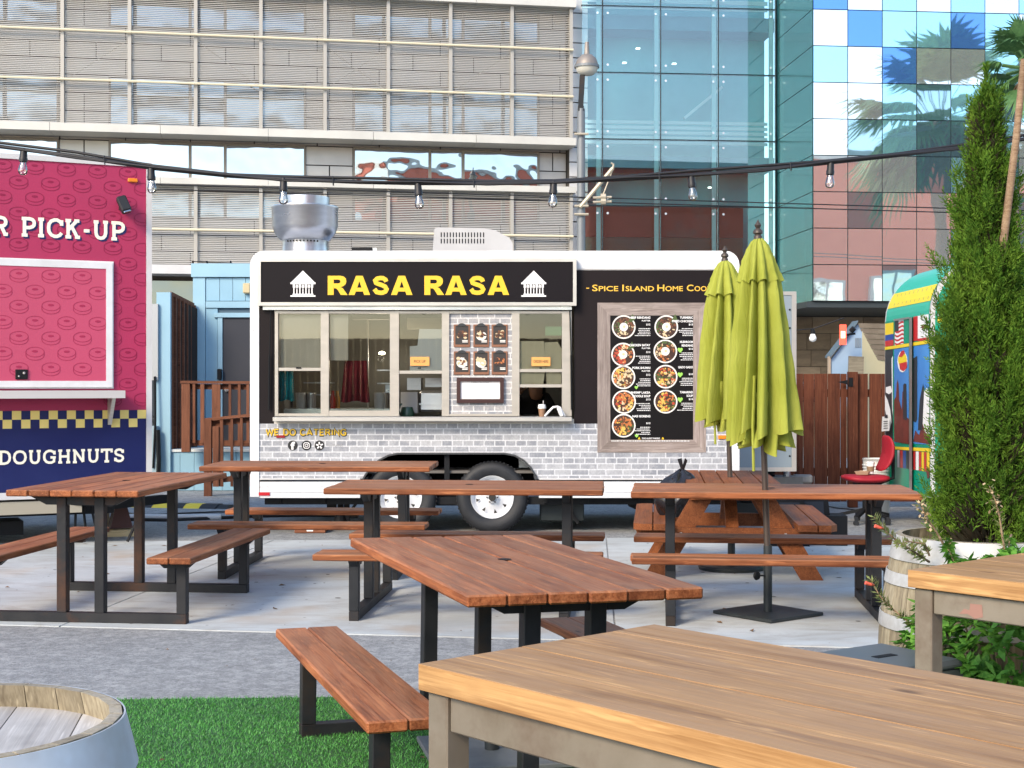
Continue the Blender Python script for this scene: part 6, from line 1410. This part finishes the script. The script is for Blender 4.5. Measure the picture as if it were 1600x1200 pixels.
for i, z in enumerate((0, .29)):
    t = root('plastic_crate', ('lower' if i == 0 else 'upper')+' black lattice crate stacked behind the farther umbrella pole', 'crate', (at(1181, 600, 14.6).x, 14.6, z+.2), 0, 'black crates'); q = MB()
    q.bb(-.16, .16, -.16, .16, 0, .012)
    for s_ in (-1, 1):
        q.bb(-.16, .16, s_*.16-.006, s_*.16+.006, .24, .28); q.bb(-.16, .16, s_*.16-.006, s_*.16+.006, .0, .05); q.bb(s_*.16-.006, s_*.16+.006, -.16, .16, .0, .28)
        for k in range(9):
            for dr_ in (-1, 1): x = -.15+.0375*k; q.bar((max(min(x-dr_*.06, .155), -.155), s_*.16, .05), (max(min(x+dr_*.06, .155), -.155), s_*.16, .24), .007)
    q.build('basket', darkm, t)
stp = MB(); stp.bb(-.3, .3, -.2, .2, 0, .205); o = stp.build('stacked_pallet', M('dark_pallet', (.03, .035, .035), .7)); o.location = (at(1181, 600, 14.6).x, 14.6, -.012); tag(o, 'dark low platform under the black crates', 'platform')
# cable ramp, cables, timber pad
def ramp_obj():
    t = root('cable_ramp', 'black and yellow striped cable ramp lying across the asphalt', 'cable ramp', gnd(258, 791) + Vector((0, 0, -.012)), R(-12)); n = 7; L_ = 1.35
    pr = [(-.17, 0), (-.12, .028), (-.06, .05), (.06, .05), (.12, .028), (.17, 0)]
    for k in range(n):
        a = -L_/2+L_*k/n; link('segment', MB().prism(pr, 'x', a, a+L_/n-.001).mesh(MATS['flag_yellow'] if k % 2 else rubber), t)
    MB().prism([(-.15, .0), (-.05, .042), (.05, .042), (.15, .0)], 'x', L_/2, L_/2+.13).build('end_cap', rubber, t)
ramp_obj()
def ground_cable(label, px, r):
    q = MB(); q.tube([gnd(u, v)+Vector((0, 0, -.012+r)) for u, v in px], r, 6); tag(q.build('ground_cable', cab, smooth=60), label, 'cable')
ground_cable('thick black cable running along the asphalt behind the end-on table', [(150, 812), (200, 813), (260, 814), (330, 811), (400, 808), (480, 806), (560, 808)], .02)
ground_cable('thin black cable from the cable ramp to the trailer', [(180, 797), (220, 806), (290, 802), (340, 800), (430, 801), (520, 803)], .012)
ground_cable('thin black cable on the asphalt left of the red chair', [(1286, 790), (1310, 794), (1340, 797), (1375, 800)], .010)
q = MB(); q.tube([gnd(190, 811)+Vector((0, 0, .02)), gnd(345, 811)+Vector((0, 0, .02))], .03, 8); tag(q.build('white_pipe', MATS['white_plastic'], smooth=50), 'thin white pipe on the asphalt behind the end-on table', 'pipe')
pd = root('timber_pad', 'brown timber pad stack on the asphalt under the food trailer', 'timber pad', gnd(484, 832)+Vector((0, .1, -.012)), R(2))
for k in range(2): MB().cbox((0, 0, .03+.045*k), (.29-.03*k, .24, .042), .004).build('board', rampw, pd)
q = MB(); q.bb(-.03, .03, -.122, -.1205, .025, .05); q.build('label', whitep, pd)
stj = MB(); stj.tube([(0, 0, .10), (0, 0, .33)], .03, 8); stj.lathe([(0, .1), (.07, .1), (.05, .16), (.03, .18)], 12); stj.box((.06, 0, .2), (.05, .05, .18)); stj.box((-.09, .05, .25), (.09, .05, .14)); o = stj.build('stabiliser_jack', darkm, rasa); o.location = (X(525), .35, -.02)
wbx = MB(); wbx.cbox((0, 0, .19), (.42, .35, .24), .01); o = wbx.build('water_tank', M('black_tank', (.012, .02, .022), .5), rasa); o.location = (X(880), .45, .02)
# rocky litter: a few leaves and crumbs on the slab
lf = M('dry_leaf', (.20, .11, .045), .8, 0, (.10, .06, .03), 20)
q = MB(); rg = random.Random(21)
for k in range(150):
    x, y = rg.uniform(-4.2, 3.2), rg.uniform(5.2, 12.8); z = .002 if y > 8.0 else (.016 if y < 6.3 else -.004); a = rg.uniform(0, 6.28); l_ = rg.choice((.008, .012, .018, .03)); c_, s_ = math.cos(a), math.sin(a)
    q.poly([(x-c_*l_, y-s_*l_, z), (x+s_*l_*.4, y-c_*l_*.4, z+l_*rg.uniform(.1, .5)), (x+c_*l_, y+s_*l_, z+.001), (x-s_*l_*.4, y+c_*l_*.4, z+.002)])
tag(q.build('litter', lf), 'small dry leaves and crumbs scattered over slab, asphalt and turf', None, kind='stuff')
gum = M('dark_gum_spot', (.07, .065, .06), .8); q = MB()
for k in range(70):
    x, y = rg.uniform(-4.5, 3.5), rg.uniform(8.3, 12.6); r_ = rg.uniform(.006, .02); q.poly([(x+r_*rg.uniform(.7, 1.2)*math.cos(t*.785), y+r_*rg.uniform(.7, 1.2)*math.sin(t*.785), .0022) for t in range(8)])
tag(q.build('gum_spots', gum), 'dark trodden spots on the concrete slab', None, kind='stuff')
# ------------------------------------------------------------------ plants
def leafmat(name, dark, mid, light, rough=.6, scale=3.0, trans=.25):
    m, nt, b = newmat(name); v = coord(nt, (1, 1, 1), True); n = noise(nt, v, scale, 5, .65); n2 = noise(nt, v, scale*14, 2, .6)
    c = ramp(nt, n, [(.3, dark), (.52, mid), (.74, light)]); c = mixc(nt, ramp(nt, n2, [(.4, (0, 0, 0)), (.7, (.6, .6, .6))]), c, light)
    nt.links.new(c, b.inputs['Base Color']); b.inputs['Roughness'].default_value = rough; b.inputs['Specular IOR Level'].default_value = .15
    tr_ = N(nt, 'ShaderNodeBsdfTranslucent'); nt.links.new(c, tr_.inputs[0]); mx = N(nt, 'ShaderNodeMixShader'); mx.inputs[0].default_value = trans
    nt.links.new(b.outputs[0], mx.inputs[1]); nt.links.new(tr_.outputs[0], mx.inputs[2]); nt.links.new(mx.outputs[0], nt.nodes['Material Output'].inputs[0]); MATS[name] = m; return m
cyp = leafmat('cypress_green', (.018, .052, .007), (.060, .150, .014), (.20, .32, .038), .8, 4)
bushm = leafmat('bush_green', (.035, .12, .015), (.09, .26, .035), (.20, .42, .07), .5, 9)
palmm = leafmat('palm_green', (.05, .12, .05), (.09, .20, .075), (.16, .29, .11), .5, 2)
bark = M('grey_bark', (.12, .09, .065), .9, 0, (.18, .14, .10), 12, .4)
def soup(name, V, mat, parent, nv):       # V: (n, nv, 3) independent faces
    n = len(V); me = bpy.data.meshes.new(name); me.vertices.add(n*nv); me.vertices.foreach_set('co', np.ascontiguousarray(V, dtype=np.float32).reshape(-1))
    me.loops.add(n*nv); me.loops.foreach_set('vertex_index', np.arange(n*nv)); me.polygons.add(n)
    me.polygons.foreach_set('loop_start', np.arange(n)*nv); me.polygons.foreach_set('loop_total', np.full(n, nv)); me.update(); me.validate(); me.materials.append(mat)
    return link(name, me, parent)
def cypress(label, x, y, z0, ztop, prof, seed, n):
    t = root('cypress_tree', label, 'cypress', (x, y, 0), 0, 'cypress trees in barrels'); rng = np.random.default_rng(seed); H = ztop-z0
    # plumes: upward sprays leaning off the trunk, each a cluster of tufts, each tuft a handful of small blades
    nc = n//44; sc_ = rng.random(nc)**.8; tc_ = rng.uniform(0, 6.2832, nc)
    lump = 1+.12*np.sin(tc_*3+sc_*9)+.12*np.sin(tc_*5-sc_*17+1)+.10*rng.normal(0, 1, nc)
    Rc = .80*np.interp(sc_, [p[0] for p in prof], [p[1] for p in prof])*np.clip(lump, .55, 1.35)*(1-.25*(rng.random(nc) < .25))
    C0 = np.stack([Rc*np.cos(tc_)*.80, Rc*np.sin(tc_)*.80, z0+sc_*H*.93], 1)
    ax = np.stack([np.cos(tc_)*(.33-.2*sc_), np.sin(tc_)*(.33-.2*sc_), np.ones(nc)], 1)+rng.normal(0, .13, (nc, 3)); ax /= np.linalg.norm(ax, axis=1, keepdims=True)
    pl = (.12+.14*rng.random(nc))*np.where(sc_ > .80, .55, 1)
    idx = np.repeat(np.arange(nc), 44); n = len(idx); s = sc_[idx]
    f_ = rng.random(n)
    P = C0[idx]+ax[idx]*(f_*pl[idx])[:, None]+rng.normal(0, 1, (n, 3))*(.024*(1-.8*f_)*np.where(s > .8, .5, 1))[:, None]
    d = ax[idx]*.9+rng.normal(0, .38, (n, 3))*(1-.5*f_)[:, None]; d /= np.linalg.norm(d, axis=1, keepdims=True)
    ln = rng.uniform(.030, .070, n)
    side = np.cross(d, rng.normal(0, 1, (n, 3))); side /= np.linalg.norm(side, axis=1, keepdims=True)
    quads = []
    K = 9
    for k in range(K):
        a = k/(K-1); base = P+d*(ln*a*.85)[:, None]
        sg = 1 if k % 2 else -1
        dd = d*.8+side*sg*rng.uniform(.35, .85, (n, 1))+rng.normal(0, .18, (n, 3)); dd /= np.linalg.norm(dd, axis=1, keepdims=True)
        if k == K-1: dd = d
        l2 = (ln*(.46-.2*a))[:, None]; w = np.cross(dd, rng.normal(0, 1, (n, 3))); w /= np.linalg.norm(w, axis=1, keepdims=True); w = w*(.0015+.0014*rng.random((n, 1)))
        quads.append(np.stack([base-w*.6, base+dd*l2*.55-w, base+dd*l2, base+dd*l2*.55+w], 1))
    Q = np.concatenate(quads, 0)
    # leader spike at the tip
    m_ = 260; s3 = rng.random(m_); tp = np.stack([rng.normal(0, .011, m_)*(1-s3), rng.normal(0, .011, m_)*(1-s3), ztop-.05+s3*.16], 1); dd = np.array([0, 0, 1.0])+rng.normal(0, .35, (m_, 3)); dd /= np.linalg.norm(dd, axis=1, keepdims=True); w = np.cross(dd, rng.normal(0, 1, (m_, 3))); w /= np.linalg.norm(w, axis=1, keepdims=True); w = w*.0022; l2 = .028
    Q = np.concatenate([Q, np.stack([tp-w*.6, tp+dd*l2*.5-w, tp+dd*l2, tp+dd*l2*.5+w], 1)], 0)
    soup('crown', Q, cyp, t, 4)
    q = MB(); q.tube([(0, 0, z0-.06), (.01, .0, z0+H*.5), (0, 0, z0+H*.93)], [.03, .02, .005], 8); q.build('trunk', bark, t)
    # dark inner mass: short twigs
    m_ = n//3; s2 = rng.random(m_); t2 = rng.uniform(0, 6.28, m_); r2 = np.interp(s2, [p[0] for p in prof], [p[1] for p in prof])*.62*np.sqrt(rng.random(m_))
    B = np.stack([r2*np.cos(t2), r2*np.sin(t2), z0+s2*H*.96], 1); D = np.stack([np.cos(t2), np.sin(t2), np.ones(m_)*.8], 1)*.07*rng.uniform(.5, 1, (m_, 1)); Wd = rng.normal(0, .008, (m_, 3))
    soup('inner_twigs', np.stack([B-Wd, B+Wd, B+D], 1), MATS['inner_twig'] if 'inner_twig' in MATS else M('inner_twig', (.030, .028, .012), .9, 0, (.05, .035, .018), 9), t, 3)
    return t
CX = at(1543, 600, 4.785).x
cypress('tall pointed cypress growing from the whitewashed barrel planter', CX, 4.80, .80, 2.36, [(0, .16), (.08, .155), (.21, .16), (.35, .160), (.48, .122), (.61, .080), (.75, .042), (.88, .014), (.95, .016), (1, .004)], 5, 26000)
cypress('second cypress half hidden behind the tall one at the right edge', at(1652, 600, 5.7).x, 5.7, .80, 2.22, [(0, .12), (.1, .19), (.3, .22), (.55, .17), (.8, .08), (1, .01)], 8, 9000)
barrel('second barrel planter behind the tall cypress at the right edge', (at(1652, 600, 5.7).x, 5.7), False, oak, hoopw)
# leaning stake tied between them
sk = MB(); sk.tube([at(1557, 452, 4.78), at(1562, 425, 4.75), at(1575, 320, 4.70), at(1588, 215, 4.66), at(1598, 112, 4.62), at(1600, 92, 4.61)], [.015, .0145, .0135, .0125, .0115, .011], 8)
tag(sk.build('leaning_stake', wood('bark_stake', (.16, .09, .05), (.32, .21, .13), (.45, .33, .22), .8, 1.5), smooth=50), 'slender peeling stake leaning up through the tall cypress', 'stake')
# palm beyond, at the top right
def palm(label, x, y, zc, R_, seed, nfr, trunk_r=.14):
    t = root('palm_tree', label, 'palm tree', (x, y, 0), 0); rng = random.Random(seed)
    MB().tube([(0, 0, 0), (.08, 0, zc*.5), (0, 0, zc)], [trunk_r*1.3, trunk_r, trunk_r*.9], 12).build('trunk', bark, t, smooth=60)
    for k in range(nfr):
        az = k*2.399+rng.uniform(-.3, .3); el = rng.uniform(-.9, 1.2); q = MB(); pl = R_*rng.uniform(.38, .5)
        d = Vector((math.cos(az)*math.cos(el), math.sin(az)*math.cos(el), math.sin(el))); b0 = Vector((0, 0, zc)); b1 = b0+d*pl
        q.tube([b0, b1], .018, 4)
        sd_ = d.cross(Vector((0, 0, 1))).normalized(); nn = sd_.cross(d)
        for j in range(26):
            a = (j-12.5)/12.5*1.35; ll = R_*.58*rng.uniform(.85, 1.05)*(1-.25*abs(a)/1.35); dv = (d*math.cos(a)+sd_*math.sin(a)).normalized(); tip = b1+dv*ll+Vector((0, 0, -ll*.32*rng.uniform(.5, 1.3))); mid_ = b1+dv*ll*.55; w = sd_*math.cos(a)*.022*R_-d*math.sin(a)*.022*R_
            q.poly([b1, mid_-w, tip, mid_+w])
        q.build('frond', palmm, t)
    q = MB()
    for k in range(60):
        az = rng.uniform(0, 6.28); l_ = rng.uniform(.5, 1.0)*R_*.55; p = Vector((math.cos(az)*trunk_r*1.1, math.sin(az)*trunk_r*1.1, zc-.05)); e = p+Vector((math.cos(az)*.22*R_, math.sin(az)*.22*R_, -l_)); s_ = Vector((-math.sin(az), math.cos(az), 0))*.04*R_
        q.poly([p-s_*.3, (p+e)/2-s_, e, (p+e)/2+s_])
    q.build('dead_skirt', M('dry_palm_skirt', (.16, .10, .055), .9, 0, (.10, .07, .04), 4) if 'dry_palm_skirt' not in MATS else MATS['dry_palm_skirt'], t)
pp = at(1608, 108, 14.0)
palm('fan palm whose crown droops in at the top right corner', pp.x, 14.0, pp.z, .62, 4, 26, .045)

palm('tall fan palm across the yard, mirrored large in the chequered glass', 29, -12, 14.6, 6.0, 9, 40, .35)
palm('shorter fan palm across the yard beside the taller one', 34.5, -9, 11.0, 5.0, 12, 34, .3)
# leafy bush under the right teak table
def bush(label, name, c, R_, h, n, mat, seed, leaf=.05, w=.010):
    t = root(name, label, 'bush', (c[0], c[1], 0)); rng = np.random.default_rng(seed)
    q = MB(); rg = random.Random(seed)
    for k in range(16):
        a = rg.uniform(0, 6.28); r_ = rg.uniform(.3, .9)*R_; q.tube([(0, 0, 0), (r_*.5*math.cos(a), r_*.5*math.sin(a), h*.5), (r_*math.cos(a), r_*math.sin(a), h*rg.uniform(.7, 1))], [.008, .005, .003], 5)
    q.build('stems', bark, t)
    m_ = n//7; ce = rng.normal(0, 1, (m_, 3)); ce /= np.linalg.norm(ce, axis=1, keepdims=True); rad = (.55+.45*rng.random((m_, 1))**.5)
    C = ce*rad*np.array([R_, R_, h*.52])+np.array([0, 0, h*.52]); C *= 1; C[:, 2] = np.maximum(C[:, 2], .02)
    quads = []
    for k in range(7):
        a = 2*math.pi*k/7+rng.uniform(0, 6.28, m_); ax = ce*.6+np.array([0, 0, .7])+rng.normal(0, .3, (m_, 3)); ax /= np.linalg.norm(ax, axis=1, keepdims=True)
        e1 = np.cross(ax, np.array([1, .3, .2])); e1 /= np.linalg.norm(e1, axis=1, keepdims=True); e2 = np.cross(ax, e1)
        d = e1*np.cos(a)[:, None]+e2*np.sin(a)[:, None]+ax*rng.uniform(.1, .8, (m_, 1)); d /= np.linalg.norm(d, axis=1, keepdims=True)
        l_ = leaf*rng.uniform(.6, 1.25, (m_, 1)); s_ = np.cross(d, ax); s_ /= np.linalg.norm(s_, axis=1, keepdims=True)+1e-9; s_ = s_*w*rng.uniform(.7, 1.3, (m_, 1)); dr_ = np.array([0, 0, -1])*l_*.15
        quads.append(np.stack([C, C+d*l_*.5-s_, C+d*l_+dr_, C+d*l_*.5+s_], 1))
    soup('foliage', np.concatenate(quads, 0), mat, t, 4)
    fl = MB()
    for k in range(14):
        i = rg.randrange(m_); p = Vector(C[i])*1.02; fl.lathe([(0, .004), (.008, .003), (.009, 0), (0, -.002)], 7, p)
    fl.build('white_flower', whitep, t)
    return t
bush('leafy green bush with small white flowers under the teak table', 'leafy_bush', (at(1590, 600, 4.25).x, 4.28), .35, .86, 9000, bushm, 3)
# sprigs growing out of and around the barrel
sprm = leafmat('sprig_green', (.10, .13, .04), (.20, .24, .08), (.33, .36, .15), .6, 12, .2); coral = M('coral_flower', (.75, .13, .08), .6); drym = M('dry_seedhead', (.42, .30, .17), .8, 0, (.55, .42, .26), 9)
def sprig(label, pts, dens, leaf, mat=None, flowers=(), dry=0, seed=1):
    t = root('trailing_sprig', label, 'sprig', pts[0], 0, 'sprigs from the barrel planter'); rg = random.Random(seed); o = Vector(pts[0]); P = [Vector(p)-o for p in pts]
    # resample
    S_ = []
    for a, b_ in zip(P, P[1:]):
        for k in range(8): S_.append(a.lerp(b_, k/8))
    S_.append(P[-1]); q = MB(); q.tube(S_, [.0042-.003*i/len(S_) for i in range(len(S_))], 5); q.build('stem', MATS['bark_stake'], t)
    q = MB(); tot = len(S_)
    for k in range(dens):
        f_ = rg.uniform(.06, 1)*(tot-1.001); i = int(f_); p = S_[i].lerp(S_[i+1], f_-i); d = (S_[min(i+1, tot-1)]-S_[max(i-1, 0)]).normalized()
        r_ = Vector((rg.uniform(-1, 1), rg.uniform(-1, 1), rg.uniform(-1, 1))); r_ = (r_-d*r_.dot(d)).normalized(); dv = (d*.6+r_).normalized(); l_ = leaf*rg.uniform(.6, 1.2); s_ = dv.cross(r_.cross(d)).normalized()*leaf*.13
        s_ = d.cross(dv).normalized()*leaf*.14; q.poly([p, p+dv*l_*.5-s_, p+dv*l_, p+dv*l_*.5+s_])
    q.build('leaves', mat or sprm, t)
    for f_ in flowers: MB().tube([S_[int(f_*(tot-1))], S_[int(f_*(tot-1))]+Vector((-.012, -.012, .004)), S_[int(f_*(tot-1))]+Vector((-.03, -.016, .010))], [.003, .005, .006], 7).build('flower', coral, t)
    if dry:
        q = MB()
        for k in range(46):
            p = S_[-1-rg.randrange(dry)]+Vector((rg.gauss(0, .008), rg.gauss(0, .008), rg.gauss(0, .010))); a = Vector((rg.uniform(-1, 1), rg.uniform(-1, 1), rg.uniform(-1.2, .4))).normalized()*.016; s_ = a.cross(Vector((0, 0, 1))).normalized()*.005; q.poly([p, p+a*.5-s_, p+a, p+a*.5+s_])
        q.build('seed_head', drym, t)
A = lambda u, v, y=4.45: at(u, v, y)
sprig('long bare-leaved sprig arching left above the barrel rim, coral flower at its bend', [A(1452, 878, 4.55), A(1425, 860), A(1398, 842), A(1380, 826), A(1366, 808)], 150, .026, flowers=(.75,), seed=2)
sprig('sprig drooping left below the barrel rim with a coral bud', [A(1436, 985, 4.42), A(1415, 968), A(1390, 948), A(1374, 930), A(1360, 905)], 150, .028, flowers=(.93,), seed=3)
sprig('short upright sprig at the left rim of the barrel', [A(1452, 868, 4.5), A(1445, 850, 4.48), A(1420, 846, 4.45), A(1402, 850, 4.4)], 90, .022, seed=4)
sprig('dry-tipped sprig rising left of the cypress foot', [A(1474, 850, 4.48), A(1460, 826, 4.46), A(1446, 806, 4.44), A(1438, 786, 4.43)], 50, .03, dry=12, seed=5)
sprig('dry seed-headed stem before the cypress at right', [A(1572, 868, 4.45), A(1566, 838, 4.42), A(1562, 808, 4.40), A(1556, 784, 4.39), A(1546, 760, 4.38)], 60, .024, dry=16, seed=6)
sprig('leafy shoot hanging over the front hoop of the barrel', [A(1486, 842, 4.5), A(1482, 858, 4.46), A(1488, 872, 4.44), A(1492, 880, 4.43)], 110, .036, bushm, seed=7)
sprig('leafy shoot at the right of the barrel rim', [A(1580, 836, 4.5), A(1576, 850, 4.45), A(1578, 862, 4.43), A(1590, 866, 4.42)], 70, .036, bushm, seed=8)
# ------------------------------------------------------------------ a worker behind the order window
def worker():
    t = root('person', 'person in dark clothing behind the order window, crouched with one hand raised', 'person', (at(828, 600, TY+1.4).x, TY+1.4, .59))
    def skin(name, pts, edges, rad, mat, lv=2):
        me = bpy.data.meshes.new(name); me.from_pydata(pts, edges, []); o = bpy.data.objects.new(name, me); COL.objects.link(o)
        o.modifiers.new('s', 'SKIN'); o.modifiers.new('d', 'SUBSURF').levels = lv; o.modifiers['d'].render_levels = lv
        for i, r_ in enumerate(rad): me.skin_vertices[0].data[i].radius = (r_, r_)
        me.skin_vertices[0].data[0].use_root = True
        dg = bpy.context.evaluated_depsgraph_get(); dg.update(); m2 = bpy.data.meshes.new_from_object(o.evaluated_get(dg)); bpy.data.objects.remove(o)
        m2.materials.append(mat); m2.polygons.foreach_set('use_smooth', [True]*len(m2.polygons)); return link(name, m2, t)
    dark = M('dark_shirt', (.016, .014, .016), .8); sk = M('skin', (.42, .21, .13), .5); hair = M('dark_hair', (.010, .007, .006), .5, 0, (.022, .015, .012), 60)
    # legs, bent torso, arms: one continuous body
    pts = [(0, 0, .45), (-.10, 0, .42), (-.12, -.28, .45), (-.12, -.12, .03), (.10, 0, .42), (.12, -.28, .45), (.12, -.12, .03), (0, -.12, .58), (0, -.20, .68), (-.16, -.21, .66), (.16, -.21, .66), (-.23, -.34, .56), (-.10, -.46, .69), (.22, -.34, .56), (.06, -.45, .60), (.03, -.27, .73)]
    ed = [(0, 1), (1, 2), (2, 3), (0, 4), (4, 5), (5, 6), (0, 7), (7, 8), (8, 9), (8, 10), (9, 11), (11, 12), (10, 13), (13, 14), (8, 15)]
    skin('body', pts, ed, [.14, .09, .07, .05, .09, .07, .05, .14, .13, .07, .07, .05, .032, .05, .032, .055], dark)
    q = MB(); q.lathe([(0, -.115), (.05, -.10), (.072, -.05), (.078, .0), (.075, .05), (.05, .09), (0, .105)], 18, (.06, -.37, .76)); h = q.build('head', sk, t, smooth=60)
    q = MB(); q.lathe([(.086, -.06), (.092, .0), (.088, .06), (.06, .105), (0, .122)], 20, (.065, -.345, .768)); q.lathe([(.0, -.04), (.05, -.02), (.055, .03), (0, .07)], 12, (.08, -.27, .74)); q.build('hair', hair, t, smooth=60)
    b0 = Vector((-.10, -.47, .70)); fp_ = [(0, 0, 0), (-.005, -.01, .045), (-.025, -.012, .085)]; fe = [(0, 1), (1, 2)]; rad = [.022, .03, .026]
    for i, (dx_, l1, l2) in enumerate(((-.032, .036, .03), (-.012, .042, .035), (.008, .040, .032), (.026, .032, .025))):
        k = len(fp_); a = Vector((-.02+dx_*.8, -.012, .085)); d = Vector((dx_*.5-.25*.05, -.02, .05)).normalized(); fp_ += [tuple(a), tuple(a+d*l1), tuple(a+d*l1+(d+Vector((0, -.5, 0))).normalized()*l2)]; fe += [(1, k), (k, k+1), (k+1, k+2)]; rad += [.010, .0085, .007]
    k = len(fp_); fp_ += [(.03, -.02, .05), (.055, -.03, .075)]; fe += [(1, k), (k, k+1)]; rad += [.011, .008]
    skin('hand', [tuple(Vector(p)+b0) for p in fp_], fe, rad, sk)
worker()
